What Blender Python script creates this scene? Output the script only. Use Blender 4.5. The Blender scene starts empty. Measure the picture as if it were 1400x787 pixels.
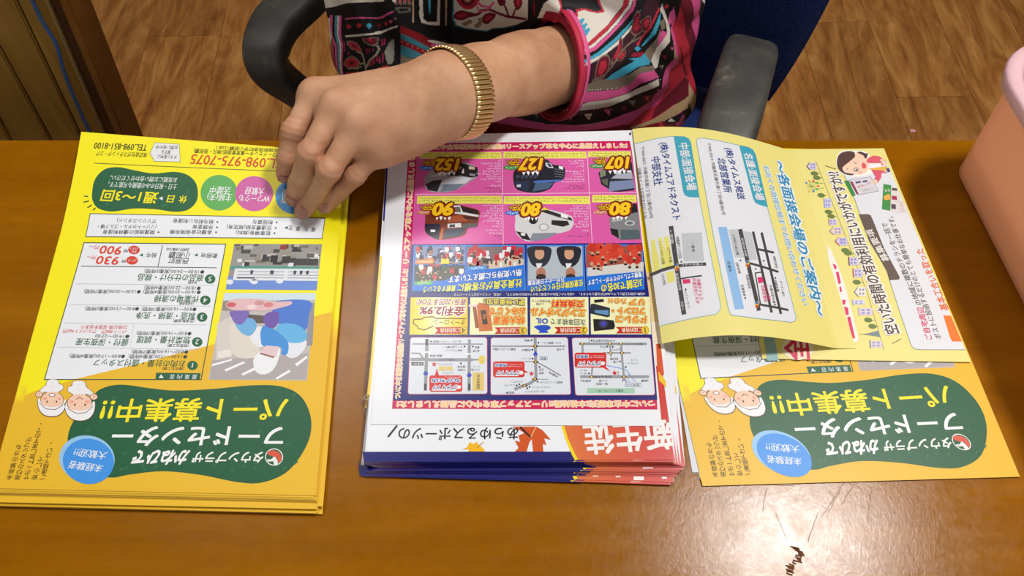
import bpy, bmesh, math, random
import numpy as np
from mathutils import Vector, Matrix
from mathutils.geometry import tessellate_polygon
from mathutils.bvhtree import BVHTree

SC = bpy.context.scene
COL = SC.collection
# ---------------------------------------------------------------- camera, world, lamps, exposure
DESK = 0.70                      # desk top height
CAMZ = 1.225
PITCH = math.radians(58.4)       # looking down
FPX = 1151.0                     # focal length in pixels of the 1400 px wide frame
cam_d = bpy.data.cameras.new('camera'); cam_d.sensor_width = 36.0; cam_d.lens = FPX / 1400.0 * 36.0
cam_d.clip_start = 0.02
cam = bpy.data.objects.new('camera', cam_d); COL.objects.link(cam)
cam.location = (0, 0, CAMZ); cam.rotation_euler = (math.pi / 2 - PITCH, 0, 0)
SC.camera = cam

world = bpy.data.worlds.new('room_light'); SC.world = world; world.use_nodes = True
wn = world.node_tree.nodes; wl = world.node_tree.links
bg = wn['Background']; bg.inputs['Color'].default_value = (0.88, 0.94, 1.0, 1); bg.inputs['Strength'].default_value = 0.80

def area(name, loc, target, size, size_y, power, color):
    d = bpy.data.lights.new(name, 'AREA'); d.shape = 'RECTANGLE'; d.size = size; d.size_y = size_y
    d.energy = power; d.color = color
    o = bpy.data.objects.new(name, d); COL.objects.link(o); o.location = loc
    o.rotation_euler = (Vector(target) - Vector(loc)).to_track_quat('-Z', 'Y').to_euler()
    return o
area('ceiling_lamp', (0.78, 0.64, 2.55), (0.10, 0.30, 0.7), 0.25, 0.19, 29, (1.0, 0.97, 0.93))
area('ceiling_panel_lamp', (-0.5, 1.35, 2.7), (0.0, 0.5, 0.7), 1.3, 0.5, 20, (1.0, 0.98, 0.95))

SC.view_settings.view_transform = 'Standard'; SC.view_settings.look = 'None'
SC.view_settings.gamma = 1.0; SC.view_settings.use_curve_mapping = False
SC.view_settings.exposure = 0.0
if hasattr(SC, 'cycles'):
    SC.cycles.max_bounces = 6; SC.cycles.use_denoising = True

# ---------------------------------------------------------------- helpers
RNG = random.Random(7)
NP = np.random.RandomState(5)
CP, SP_ = math.cos(PITCH), math.sin(PITCH)

def ray(px, py):
    u = (np.asarray(px, float) - 700.0) / FPX; v = (393.5 - np.asarray(py, float)) / FPX
    return u, CP + v * SP_, -SP_ + v * CP          # direction x, y, z
def at_z(px, py, z):
    dx, dy, dz = ray(px, py); t = (np.asarray(z) - CAMZ) / dz
    return Vector((float(t * dx), float(t * dy), float(z)))
def at_y(px, py, y):
    dx, dy, dz = ray(px, py); t = y / dy
    return Vector((float(t * dx), float(y), float(CAMZ + t * dz)))
def at_d(px, py, d):                                # depth along the optical axis
    dx, dy, dz = ray(px, py); return Vector((float(d * dx), float(d * dy), float(CAMZ + d * dz)))
def proj(x, y, z):
    rz = z - CAMZ; d = y * CP - rz * SP_; v = y * SP_ + rz * CP
    return 700.0 + FPX * x / d, 393.5 - FPX * v / d

def lin(c):
    """sRGB 0-255 -> linear rgba"""
    r = []
    for v in c[:3]:
        v = v / 255.0
        r.append(v / 12.92 if v <= 0.04045 else ((v + 0.055) / 1.055) ** 2.4)
    return (r[0], r[1], r[2], 1.0)

def tag(o, label=None, cat=None, group=None, kind=None):
    if label: o['label'] = label
    if cat: o['category'] = cat
    if group: o['group'] = group
    if kind: o['kind'] = kind
    return o
def empty(name, loc=(0, 0, 0), rz=0.0):
    o = bpy.data.objects.new(name, None); COL.objects.link(o); o.location = loc; o.rotation_euler = (0, 0, rz)
    o.empty_display_size = 0.02
    return o
def link(name, me, mat=None, parent=None, loc=None, smooth=False):
    o = bpy.data.objects.new(name, me); COL.objects.link(o)
    if mat is not None and len(me.materials) == 0: me.materials.append(mat)
    if parent is not None: o.parent = parent
    if loc is not None: o.location = loc
    if smooth:
        me.polygons.foreach_set('use_smooth', [True] * len(me.polygons))
    return o
def from_bm(name, bm, mat=None, parent=None, loc=None, smooth=False):
    me = bpy.data.meshes.new(name); bm.to_mesh(me); bm.free()
    return link(name, me, mat, parent, loc, smooth)

def add_box(bm, c, s, rot=None, bevel=0.0, seg=2):
    r = bmesh.ops.create_cube(bm, size=1.0)
    vs = r['verts']
    bmesh.ops.scale(bm, vec=Vector(s), verts=vs)
    if bevel > 0:
        es = list({e for v in vs for e in v.link_edges})
        rb = bmesh.ops.bevel(bm, geom=es, offset=bevel, segments=seg, affect='EDGES', profile=0.5)
        vs = list({v for f in rb['faces'] for v in f.verts} | set(v for v in vs if v.is_valid))
    if rot is not None: bmesh.ops.rotate(bm, cent=(0, 0, 0), matrix=rot, verts=vs)
    bmesh.ops.translate(bm, vec=Vector(c), verts=vs)
    return vs
def tube(bm, pts, radii, seg=12, flat=None, up=None, cap=True):
    """lofted tube; radii: list of r or (ra, rb)"""
    pts = [Vector(p) for p in pts]; rings = []
    n = len(pts); prev = None
    for i, p in enumerate(pts):
        t = (pts[min(i + 1, n - 1)] - pts[max(i - 1, 0)]).normalized()
        if up is not None: a = Vector(up)
        elif prev is not None: a = prev
        else: a = Vector((0, 0, 1)) if abs(t.z) < .9 else Vector((1, 0, 0))
        b = t.cross(a)
        if b.length < 1e-5: b = t.orthogonal()
        b.normalize(); a = b.cross(t).normalized(); prev = a
        r = radii[i] if isinstance(radii, (list, tuple)) and not (isinstance(radii, tuple) and len(radii) == 2 and n != 2) else radii
        ra, rb = (r if isinstance(r, (tuple, list)) else (r, r))
        rings.append([bm.verts.new(p + a * ra * math.sin(2 * math.pi * k / seg) + b * rb * math.cos(2 * math.pi * k / seg)) for k in range(seg)])
    for i in range(n - 1):
        for k in range(seg):
            bm.faces.new((rings[i][k], rings[i][(k + 1) % seg], rings[i + 1][(k + 1) % seg], rings[i + 1][k]))
    if cap:
        bm.faces.new(rings[0][::-1]); bm.faces.new(rings[-1])
    return rings
def catmull(pts, n=6, closed=False):
    P = [np.array(p, float) for p in pts]; out = []
    m = len(P); rng = range(m) if closed else range(m - 1)
    for i in rng:
        if closed: p0, p1, p2, p3 = P[(i - 1) % m], P[i], P[(i + 1) % m], P[(i + 2) % m]
        else: p0, p1, p2, p3 = P[max(i - 1, 0)], P[i], P[i + 1], P[min(i + 2, m - 1)]
        for k in range(n):
            t = k / n
            out.append(.5 * ((2 * p1) + (-p0 + p2) * t + (2 * p0 - 5 * p1 + 4 * p2 - p3) * t * t + (-p0 + 3 * p1 - 3 * p2 + p3) * t ** 3))
    if not closed: out.append(P[-1])
    return out

# ---------------------------------------------------------------- materials
MATS = {}
def mat(name, base=(200, 200, 200), rough=.5, spec=.5, metal=0.0, build=None, **kw):
    if name in MATS: return MATS[name]
    m = bpy.data.materials.new(name); m.use_nodes = True
    nt = m.node_tree; b = nt.nodes['Principled BSDF']
    b.inputs['Base Color'].default_value = lin(base); b.inputs['Roughness'].default_value = rough
    b.inputs['Specular IOR Level'].default_value = spec; b.inputs['Metallic'].default_value = metal
    for k, v in kw.items(): b.inputs[k.replace('_', ' ')].default_value = v
    if build: build(nt, b)
    MATS[name] = m
    return m
def N(nt, typ, **kw):
    n = nt.nodes.new(typ)
    for k, v in kw.items():
        if k in n.inputs: n.inputs[k].default_value = v
        else: setattr(n, k, v)
    return n
def ramp(nt, stops):
    r = nt.nodes.new('ShaderNodeValToRGB'); e = r.color_ramp.elements
    while len(e) > 1: e.remove(e[-1])
    e[0].position = stops[0][0]; e[0].color = lin(stops[0][1])
    for p, c in stops[1:]:
        x = e.new(p); x.color = lin(c)
    return r
def bump(nt, b, src, strength=.2, dist=.001):
    bu = N(nt, 'ShaderNodeBump'); bu.inputs['Strength'].default_value = strength; bu.inputs['Distance'].default_value = dist
    nt.links.new(src, bu.inputs['Height']); nt.links.new(bu.outputs['Normal'], b.inputs['Normal'])
    return bu
def noise(nt, scale=10, detail=4, rough=.5, vec=None, dist=0.0):
    n = N(nt, 'ShaderNodeTexNoise'); n.inputs['Scale'].default_value = scale; n.inputs['Detail'].default_value = detail
    n.inputs['Roughness'].default_value = rough; n.inputs['Distortion'].default_value = dist
    if vec is not None: nt.links.new(vec, n.inputs['Vector'])
    return n
def coords(nt, scale=(1, 1, 1), rot=(0, 0, 0), which='Object', rnd=False):
    tc = N(nt, 'ShaderNodeTexCoord'); mp = N(nt, 'ShaderNodeMapping')
    mp.inputs['Scale'].default_value = scale; mp.inputs['Rotation'].default_value = rot
    nt.links.new(tc.outputs[which], mp.inputs['Vector'])
    if rnd:
        oi = N(nt, 'ShaderNodeObjectInfo'); mu = N(nt, 'ShaderNodeMath', operation='MULTIPLY'); mu.inputs[1].default_value = 37.0
        nt.links.new(oi.outputs['Random'], mu.inputs[0])
        cx = N(nt, 'ShaderNodeCombineXYZ'); nt.links.new(mu.outputs[0], cx.inputs[0]); nt.links.new(mu.outputs[0], cx.inputs[2])
        nt.links.new(cx.outputs[0], mp.inputs['Location'])
    return mp.outputs['Vector']

def b_attr(nt, b):
    a = N(nt, 'ShaderNodeAttribute', attribute_name='Col'); nt.links.new(a.outputs['Color'], b.inputs['Base Color'])
M_PRINT = mat('printed_ink', rough=.42, spec=.35, build=b_attr)
M_GLOSSY = mat('glossy_print', rough=.22, spec=.5, build=b_attr)

def b_desk(nt, b):
    v = coords(nt, (1.2, 14, 1)); n = noise(nt, 3.0, 6, .6, v, .4)
    r = ramp(nt, [(.3, (138, 84, 1)), (.55, (151, 94, 3)), (.75, (162, 104, 6))])
    nt.links.new(n.outputs['Fac'], r.inputs['Fac'])
    v2 = coords(nt, (1, 1, 1)); n3 = noise(nt, 60, 5, .7, v2)
    mix = N(nt, 'ShaderNodeMix', data_type='RGBA', blend_type='MULTIPLY'); mix.inputs[0].default_value = .25
    r3 = ramp(nt, [(.3, (200, 190, 180)), (.6, (255, 255, 255))]); nt.links.new(n3.outputs['Fac'], r3.inputs['Fac'])
    nt.links.new(r.outputs['Color'], mix.inputs[6]); nt.links.new(r3.outputs['Color'], mix.inputs[7])
    nt.links.new(mix.outputs[2], b.inputs['Base Color'])
    # scratched, unevenly worn varnish
    n2 = noise(nt, 210, 6, .75, v2); n4 = noise(nt, 95, 6, .8, v2)
    rr = N(nt, 'ShaderNodeMapRange'); rr.inputs['From Min'].default_value = .3; rr.inputs['From Max'].default_value = .7
    rr.inputs['To Min'].default_value = .10; rr.inputs['To Max'].default_value = .24
    nt.links.new(n4.outputs['Fac'], rr.inputs['Value']); nt.links.new(rr.outputs[0], b.inputs['Roughness'])
    bump(nt, b, n2.outputs['Fac'], .22, .0005)
M_DESK = mat('varnished_desk_wood', rough=.3, spec=.24, build=b_desk)
M_SCRATCH = mat('varnish_scratch', (128, 78, 24), .55, .4)

def b_floor(nt, b):
    v = coords(nt, (5.5, 1.3, 1), rnd=True); n = noise(nt, 2.6, 7, .64, v, 2.6)
    r = ramp(nt, [(.25, (122, 72, 28)), (.42, (156, 101, 46)), (.55, (176, 122, 62)), (.75, (204, 152, 88))])
    nt.links.new(n.outputs['Fac'], r.inputs['Fac'])
    v2 = coords(nt, (26, 2.2, 1), rnd=True); n2 = noise(nt, 2.0, 6, .7, v2, .8)
    r2 = ramp(nt, [(.34, (168, 140, 112)), (.5, (255, 250, 244))]); nt.links.new(n2.outputs['Fac'], r2.inputs['Fac'])
    mix = N(nt, 'ShaderNodeMix', data_type='RGBA', blend_type='MULTIPLY'); mix.inputs[0].default_value = .55
    nt.links.new(r.outputs['Color'], mix.inputs[6]); nt.links.new(r2.outputs['Color'], mix.inputs[7])
    oi = N(nt, 'ShaderNodeObjectInfo'); mr = N(nt, 'ShaderNodeMapRange'); mr.inputs['To Min'].default_value = .80; mr.inputs['To Max'].default_value = 1.06
    nt.links.new(oi.outputs['Random'], mr.inputs['Value'])
    hs = N(nt, 'ShaderNodeHueSaturation'); nt.links.new(mr.outputs[0], hs.inputs['Value']); nt.links.new(mix.outputs[2], hs.inputs['Color'])
    nt.links.new(hs.outputs['Color'], b.inputs['Base Color'])
M_FLOOR = mat('wood_grain_vinyl', rough=.42, spec=.35, build=b_floor)
M_GAP = mat('floor_underlay', (70, 42, 22), .9, .1)

def b_panel(nt, b):
    v = coords(nt, (30, 30, 1.6), rnd=True); n = noise(nt, 2.5, 6, .6, v, .5)
    r = ramp(nt, [(.3, (148, 108, 44)), (.5, (166, 125, 54)), (.7, (180, 140, 66))])
    nt.links.new(n.outputs['Fac'], r.inputs['Fac']); nt.links.new(r.outputs['Color'], b.inputs['Base Color'])
M_PANEL = mat('olive_stained_plywood', rough=.33, spec=.45, build=b_panel)
def b_trim(nt, b):
    v = coords(nt, (40, 40, 6)); n = noise(nt, 3, 5, .6, v)
    r = ramp(nt, [(.35, (66, 36, 10)), (.6, (84, 48, 16))]); nt.links.new(n.outputs['Fac'], r.inputs['Fac']); nt.links.new(r.outputs['Color'], b.inputs['Base Color'])
M_TRIM = mat('dark_brown_edge_wood', rough=.4, spec=.4, build=b_trim)
def b_worn(nt, b):
    v = coords(nt, (30, 30, 12)); n = noise(nt, 4, 6, .7, v)
    r = ramp(nt, [(.3, (124, 76, 22)), (.62, (142, 90, 30)), (.74, (190, 140, 84))]); nt.links.new(n.outputs['Fac'], r.inputs['Fac']); nt.links.new(r.outputs['Color'], b.inputs['Base Color'])
M_WORN = mat('worn_brown_edge_wood', rough=.45, spec=.4, build=b_worn)
M_CABLE = mat('blue_cable_jacket', (64, 98, 150), .45, .4)

def b_pad(nt, b):
    v = coords(nt, (1, 1, 1)); n = noise(nt, 28, 6, .65, v)
    r = ramp(nt, [(.4, (58, 57, 55)), (.60, (76, 74, 69)), (.72, (124, 118, 104))]); nt.links.new(n.outputs['Fac'], r.inputs['Fac']); nt.links.new(r.outputs['Color'], b.inputs['Base Color'])
    n2 = noise(nt, 400, 2, .5, v); bump(nt, b, n2.outputs['Fac'], .15, .0005)
M_ARM = mat('worn_black_plastic', rough=.5, spec=.5, build=b_pad)
def b_mesh(nt, b):
    v = coords(nt, (1, 1, 1)); n = noise(nt, 500, 2, .5, v)
    r = ramp(nt, [(.35, (20, 34, 78)), (.65, (38, 58, 116))]); nt.links.new(n.outputs['Fac'], r.inputs['Fac']); nt.links.new(r.outputs['Color'], b.inputs['Base Color'])
    bump(nt, b, n.outputs['Fac'], .5, .001)
M_BLUE = mat('navy_seat_fabric', rough=.85, spec=.2, build=b_mesh)
M_BLACK = mat('black_plastic', (30, 30, 32), .45, .4)
M_STEEL = mat('steel_column', (150, 150, 155), .3, .5, 1.0)

def b_skin(nt, b):
    tc = coords(nt, (1, 1, 1)); n = noise(nt, 26, 5, .6, tc)
    r = ramp(nt, [(.3, (182, 132, 99)), (.5, (200, 151, 116)), (.7, (216, 170, 135))])
    nt.links.new(n.outputs['Fac'], r.inputs['Fac'])
    a = N(nt, 'ShaderNodeAttribute', attribute_name='tone')
    mix = N(nt, 'ShaderNodeMix', data_type='RGBA'); mix.inputs[7].default_value = lin((176, 112, 88))
    nt.links.new(a.outputs['Fac'], mix.inputs[0]); nt.links.new(r.outputs['Color'], mix.inputs[6])
    nt.links.new(mix.outputs[2], b.inputs['Base Color'])
    n2 = noise(nt, 620, 4, .6, tc)
    wv = coords(nt, (260, 900, 260), rot=(0, 0, .5)); n3 = noise(nt, 1.0, 3, .6, wv)
    ad = N(nt, 'ShaderNodeMath', operation='ADD'); nt.links.new(n2.outputs['Fac'], ad.inputs[0]); nt.links.new(n3.outputs['Fac'], ad.inputs[1])
    bump(nt, b, ad.outputs[0], .22, .0006)
M_SKIN = mat('skin', rough=.52, spec=.35, build=b_skin, Subsurface_Weight=.12, Subsurface_Scale=.006, Subsurface_Radius=(1.0, .35, .2))
M_NAIL = mat('fingernail', (222, 168, 150), .25, .5)
M_HAIR = mat('dark_hair', (38, 30, 27), .5, .4)
M_EYE = mat('eye_white', (232, 228, 222), .2, .5); M_IRIS = mat('dark_iris', (40, 26, 20), .15, .5); M_LIP = mat('lips', (176, 92, 84), .4, .4)
M_GOLD = mat('brushed_gold', (232, 204, 146), .36, .5, 1.0)
M_GOLDS = mat('gold_edge', (176, 140, 76), .35, .5, 1.0)
M_CLOTH = mat('printed_blouse_jersey', rough=.62, spec=.25, build=b_attr)
M_HEM = mat('crimson_hem_tape', (196, 44, 74), .55, .3)
M_HEMP = mat('pink_hem_tape', (226, 96, 152), .55, .3)
M_TROUS = mat('black_trousers', (28, 28, 34), .8, .2)
M_BEAD = mat('silver_bead', (235, 235, 235), .2, .6, .6)
M_THREAD = mat('pale_fibre', (205, 190, 165), .8, .2)

def b_bin(nt, b):
    tr = N(nt, 'ShaderNodeBsdfTranslucent'); tr.inputs['Color'].default_value = lin((255, 214, 182))
    mx = N(nt, 'ShaderNodeMixShader'); mx.inputs[0].default_value = .78
    out = nt.nodes['Material Output']
    nt.links.new(b.outputs[0], mx.inputs[1]); nt.links.new(tr.outputs[0], mx.inputs[2]); nt.links.new(mx.outputs[0], out.inputs['Surface'])
M_BIN = mat('translucent_salmon_plastic', (240, 190, 152), .4, .4, build=b_bin)
M_BINRIM = mat('pale_pink_plastic', (240, 196, 204), .35, .45)
M_PAPER = mat('plain_white_paper', (226, 229, 236), .6, .25)
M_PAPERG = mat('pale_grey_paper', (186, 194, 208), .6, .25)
# ---------------------------------------------------------------- printing on paper
_TX = {}
def glyphs(s, off=0.0, res=2):
    """flat triangle mesh of a line of text, size 1"""
    k = (s, round(off, 3), res)
    if k in _TX: return _TX[k]
    cu = bpy.data.curves.new('t', 'FONT'); cu.body = s; cu.size = 1.0; cu.offset = off; cu.resolution_u = res; cu.fill_mode = 'FRONT' if False else 'BOTH'
    o = bpy.data.objects.new('t', cu); me = o.to_mesh()
    n = len(me.vertices); v = np.zeros(n * 3); me.vertices.foreach_get('co', v); v = v.reshape(-1, 3)[:, :2]
    me.calc_loop_triangles(); t = np.zeros(len(me.loop_triangles) * 3, int); me.loop_triangles.foreach_get('vertices', t); t = t.reshape(-1, 3)
    o.to_mesh_clear(); bpy.data.objects.remove(o); bpy.data.curves.remove(cu)
    _TX[k] = (v, t); return _TX[k]
_EB = {}
def embolden(t, off, res):
    """heavier strokes: the same letters laid side by side a hair apart"""
    if off < .004: return glyphs(t, 0, res)
    k = (t, round(off, 3), res)
    if k not in _EB:
        v, f = glyphs(t, 0, res); nd = 2 if off < .016 else (4 if off < .045 else 8); V = []; F = []
        for i in range(nd):
            a = math.pi * 2 * i / nd + (0 if nd != 4 else math.pi / 4); V.append(v + off * np.array([math.cos(a), math.sin(a)])); F.append(f + i * len(v))
        if nd == 8: V.append(v); F.append(f + 8 * len(v))
        # each copy a few thousandths of a millimetre above the last
        _EB[k] = (np.concatenate([np.column_stack([v_, np.full(len(v_), i * .1)]) for i, v_ in enumerate(V)]), np.concatenate(F))
    return _EB[k]
_v, _ = glyphs('国'); EM_LO, EM_HI = float(_v[:, 1].min()), float(_v[:, 1].max())
_v, _ = glyphs('0'); DG_LO, DG_HI = float(_v[:, 1].min()), float(_v[:, 1].max())

class Sheet:
    """a paper whose surface is z = f(x, y); pixel measurements of the photograph are brought onto it"""
    def __init__(s, f, xf=None, surf=None):
        s.f = f; s.xf = xf; s.surf = surf or f      # xf carries the design to another copy of the leaflet
        s.V = []; s.F = []; s.C = []; s.n = 0; s.cut = None; s.k = 0
    def xy(s, pts):
        p = np.asarray(pts, float).reshape(-1, 2); dx, dy, dz = ray(p[:, 0], p[:, 1])
        z = np.full(len(p), DESK + .008)
        for _ in range(14):
            t = (z - CAMZ) / dz; x = t * dx; y = t * dy; z = .5 * z + .5 * s.f(x, y)
        t = (z - CAMZ) / dz
        return np.stack([t * dx, t * dy], 1)
    def add(s, V, F, col, lv):
        s.k = (s.k + 1) % 8                       # neighbours on one level never share a plane
        V = np.column_stack([np.asarray(V, float), np.zeros(len(V)) + lv + s.k * .03])
        if s.cut: V, F = cut_tris(V, F, s.cut)
        s.V.append(V); s.F.append(np.asarray(F, int) + s.n); s.n += len(V)
        s.C.append(np.tile(lin(col), (len(V), 1)) if len(np.shape(col)) == 1 else col)
    def poly(s, pts, col, lv=1, raw=False):
        V = np.asarray(pts, float) if raw else s.xy(pts)
        F = tessellate_polygon([[Vector((a, b, 0)) for a, b in V]])
        if F: s.add(V, [tuple(f) for f in F], col, lv)
    def blob(s, pts, col, lv=1, n=5): s.poly(catmull(pts, n, True), col, lv)
    def ell(s, cx, cy, rx, ry, col, lv=2, n=28, rot=0.0, a0=0.0, a1=2 * math.pi):
        c, q = math.cos(rot), math.sin(rot); P = []
        for k in range(n):
            a = a0 + (a1 - a0) * k / (n if a1 - a0 > 6.2 else n - 1); x, y = rx * math.cos(a), ry * math.sin(a)
            P.append((cx + x * c - y * q, cy + x * q + y * c))
        s.poly(P, col, lv)
    def line(s, pts, w, col, lv=2, closed=False):
        P = [np.array(p, float) for p in pts]
        if closed: P.append(P[0])
        for a, b in zip(P[:-1], P[1:]):
            d = b - a; L = np.hypot(*d)
            if L < 1e-6: continue
            d /= L; n = np.array([-d[1], d[0]]) * w / 2; e = d * (w / 2 if closed or len(P) > 2 else 0)
            V = s.xy([a + n - e, b + n + e, b - n + e, a - n - e]); s.add(V, [(0, 1, 2), (0, 2, 3)], col, lv)
    def quadbox(s, q, col, lv=1, edge=None, w=1.0):
        s.poly(q, col, lv)
        if edge is not None: s.line(q, w, edge, lv + 1, True)
    def text(s, t, x0, y0, x1, y1, h, col, lv=5, b=.012, out=None, ow=.05, out2=None, ow2=.1, fit=True, sl=0.0, res=2, mir=False):
        p = s.xy([(x0, y0), (x1, y1)]); m = (p[0] + p[1]) / 2; d = p[1] - p[0]; L = np.hypot(*d)
        if L < 1e-7: return
        d = d / L; up = np.array([-d[1], d[0]])
        z = float(s.f(m[0], m[1])); q0 = np.array(proj(m[0], m[1], z)); q1 = np.array(proj(m[0] + up[0] * .001, m[1] + up[1] * .001, z))
        hw = h / np.hypot(*(q1 - q0)) * .001
        lo, hi = (DG_LO, DG_HI) if all(ord(c) < 256 for c in t) else (EM_LO, EM_HI)
        base = glyphs(t, 0, 2)[0]
        if len(base) == 0: return
        bx0, bx1 = base[:, 0].min(), base[:, 0].max(); sy = hw / (hi - lo)
        sx = L / max(bx1 - bx0, 1e-6) if fit else sy
        if len(t) == 1 and ord(t) < 256: sx = sy
        for off, cc, l in ((b + ow2, out2, lv - 2), (b + ow, out, lv - 1), (b, col, lv)):
            if cc is None: continue
            v, f = embolden(t, off, res)
            X = (v[:, 0] - (bx0 + bx1) / 2) * sx; Y = (v[:, 1] - (lo + hi) / 2) * sy; X = X + sl * Y
            s.add(m + X[:, None] * d + Y[:, None] * up, f, cc, l + (v[:, 2] if v.shape[1] > 2 else 0))
    def column(s, t, x0, y0, x1, y1, h, col, lv=5, b=.012):
        """upright letters set one above the other, the sheet being upside down in the photograph"""
        n = len(t)
        for i, c in enumerate(t):
            k = i / (n - 1); x = x0 + (x1 - x0) * k; y = y0 + (y1 - y0) * k
            s.text(c, x + h / 2, y, x - h / 2, y, h * .92, col, lv, b, fit=(c not in '、。ー'))
    def scrib(s, x0, y0, x1, y1, h, col, lv=4, seed=0, fill=.62):
        """a line of print too small to read"""
        r = random.Random(seed + int(x0 * 7 + y0 * 13)); L = math.hypot(x1 - x0, y1 - y0)
        ux, uy = (x1 - x0) / L, (y1 - y0) / L; nx, ny = -uy, ux; t = 0.0
        while t < L - .4:
            w = h * r.uniform(.35, .8)
            for k in range(2):
                a = t + r.uniform(0, .25) * w; ww = w * r.uniform(.3, .7); o = (r.random() - .5) * h * .7; th = h * r.uniform(.16, .4)
                P = [(x0 + ux * (a) + nx * (o - th / 2), y0 + uy * a + ny * (o - th / 2)), (x0 + ux * (a + ww) + nx * (o - th / 2), y0 + uy * (a + ww) + ny * (o - th / 2)),
                     (x0 + ux * (a + ww) + nx * (o + th / 2), y0 + uy * (a + ww) + ny * (o + th / 2)), (x0 + ux * a + nx * (o + th / 2), y0 + uy * a + ny * (o + th / 2))]
                s.add(s.xy(P), [(0, 1, 2), (0, 2, 3)], col, lv)
            t += w * 1.12
            if r.random() > fill + .3: t += h * .5
    def build(s, name, material, parent=None):
        V = np.concatenate(s.V); F = np.concatenate(s.F); C = np.concatenate(s.C)
        x, y = V[:, 0], V[:, 1]
        if s.xf is not None:
            R, T = s.xf; xy = np.stack([x, y], 1) @ R.T + T; x, y = xy[:, 0], xy[:, 1]
        z = s.surf(x, y) + .00004 * (V[:, 2] + 1)
        # keep every face looking up
        a, b_, c = F[:, 0], F[:, 1], F[:, 2]
        cr = (x[b_] - x[a]) * (y[c] - y[a]) - (y[b_] - y[a]) * (x[c] - x[a])
        F = np.where((cr < 0)[:, None], F[:, ::-1], F); F = F[np.abs(cr) > 1e-13]
        me = mesh_np(name, np.stack([x, y, z], 1), F, C)
        return link(name, me, material, parent)

def mesh_np(name, V, F, C=None, smooth=False):
    me = bpy.data.meshes.new(name); V = np.asarray(V, float); F = np.asarray(F, int); k = F.shape[1]
    me.vertices.add(len(V)); me.vertices.foreach_set('co', V.ravel())
    me.loops.add(F.size); me.loops.foreach_set('vertex_index', F.ravel())
    me.polygons.add(len(F)); me.polygons.foreach_set('loop_start', np.arange(0, F.size, k)); me.polygons.foreach_set('loop_total', np.full(len(F), k))
    if smooth: me.polygons.foreach_set('use_smooth', np.ones(len(F), bool))
    me.update(calc_edges=True); me.validate()
    if C is not None:
        a = me.color_attributes.new('Col', 'FLOAT_COLOR', 'POINT'); a.data.foreach_set('color', np.asarray(C, float).ravel())
    return me

def cut_tris(V, F, cut):
    """splits triangles along a grid so that print follows a curved paper"""
    ax, step = cut
    V = [(v[1], v[0], v[2]) if ax else tuple(v) for v in V]; out = []
    st = list(map(tuple, F))
    while st:
        t = st.pop(); a, b, c = (V[i] for i in t)
        xs = sorted((a[0], b[0], c[0])); k0 = math.floor(xs[0] / step + 1e-7) + 1
        if xs[2] - xs[0] < step * .5 or k0 * step >= xs[2] - 1e-7: out.append(t); continue
        cx = k0 * step
        L = []; R = []
        for i in range(3):
            p, q = V[t[i]], V[t[(i + 1) % 3]]; pi = t[i]
            if p[0] <= cx: L.append(pi)
            if p[0] > cx: R.append(pi)
            if (p[0] <= cx) != (q[0] <= cx):
                u = (cx - p[0]) / (q[0] - p[0]); V.append((cx, p[1] + u * (q[1] - p[1]), p[2] + u * (q[2] - p[2]))); n = len(V) - 1; L.append(n); R.append(n)
        for i in range(1, len(L) - 1): out.append((L[0], L[i], L[i + 1]))
        for i in range(1, len(R) - 1): st.append((R[0], R[i], R[i + 1]))
    V = np.array(V)
    return (V[:, [1, 0, 2]] if ax else V), out

def paper(name, corners, f, material, base, parent=None, thick=.00022, nu=14, nv=18, edge=(214, 206, 190), flat=False):
    """a sheet of paper between four (x, y) corners TL TR BR BL, following z = f; base(u, v) gives its ground colour"""
    TL, TR, BR, BL = [np.array(c[:2], float) for c in corners]
    if flat: nu = nv = 1
    U, Vv = np.meshgrid(np.linspace(0, 1, nu + 1), np.linspace(0, 1, nv + 1))
    P = (TL * (1 - U[..., None]) + TR * U[..., None]) * (1 - Vv[..., None]) + (BL * (1 - U[..., None]) + BR * U[..., None]) * Vv[..., None]
    x, y = P[..., 0].ravel(), P[..., 1].ravel(); z = f(x, y); n = len(x)
    V = np.concatenate([np.stack([x, y, z], 1), np.stack([x, y, z - thick], 1)]); w = nu + 1; F = []
    for j in range(nv):
        for i in range(nu):
            a = j * w + i; F.append((a, a + w, a + w + 1, a + 1)); F.append((n + a, n + a + 1, n + a + w + 1, n + a + w))
    nt = len(F)
    ring = [i for i in range(w)] + [j * w + nu for j in range(1, nv + 1)] + [nv * w + i for i in range(nu - 1, -1, -1)] + [j * w for j in range(nv - 1, 0, -1)]
    for a, b in zip(ring, ring[1:] + ring[:1]): F.append((a, b, n + b, n + a))
    me = bpy.data.meshes.new(name); me.from_pydata([tuple(v) for v in V], [], F)
    ca = me.color_attributes.new('Col', 'FLOAT_COLOR', 'CORNER'); cols = []
    uu, vv = U.ravel(), Vv.ravel()
    for k, p in enumerate(me.polygons):
        for li in p.loop_indices:
            vi = me.loops[li].vertex_index % n
            cols.extend(lin(base(uu[vi], vv[vi])) if k < nt else lin(edge))
    ca.data.foreach_set('color', cols)
    return link(name, me, material, parent)
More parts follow.
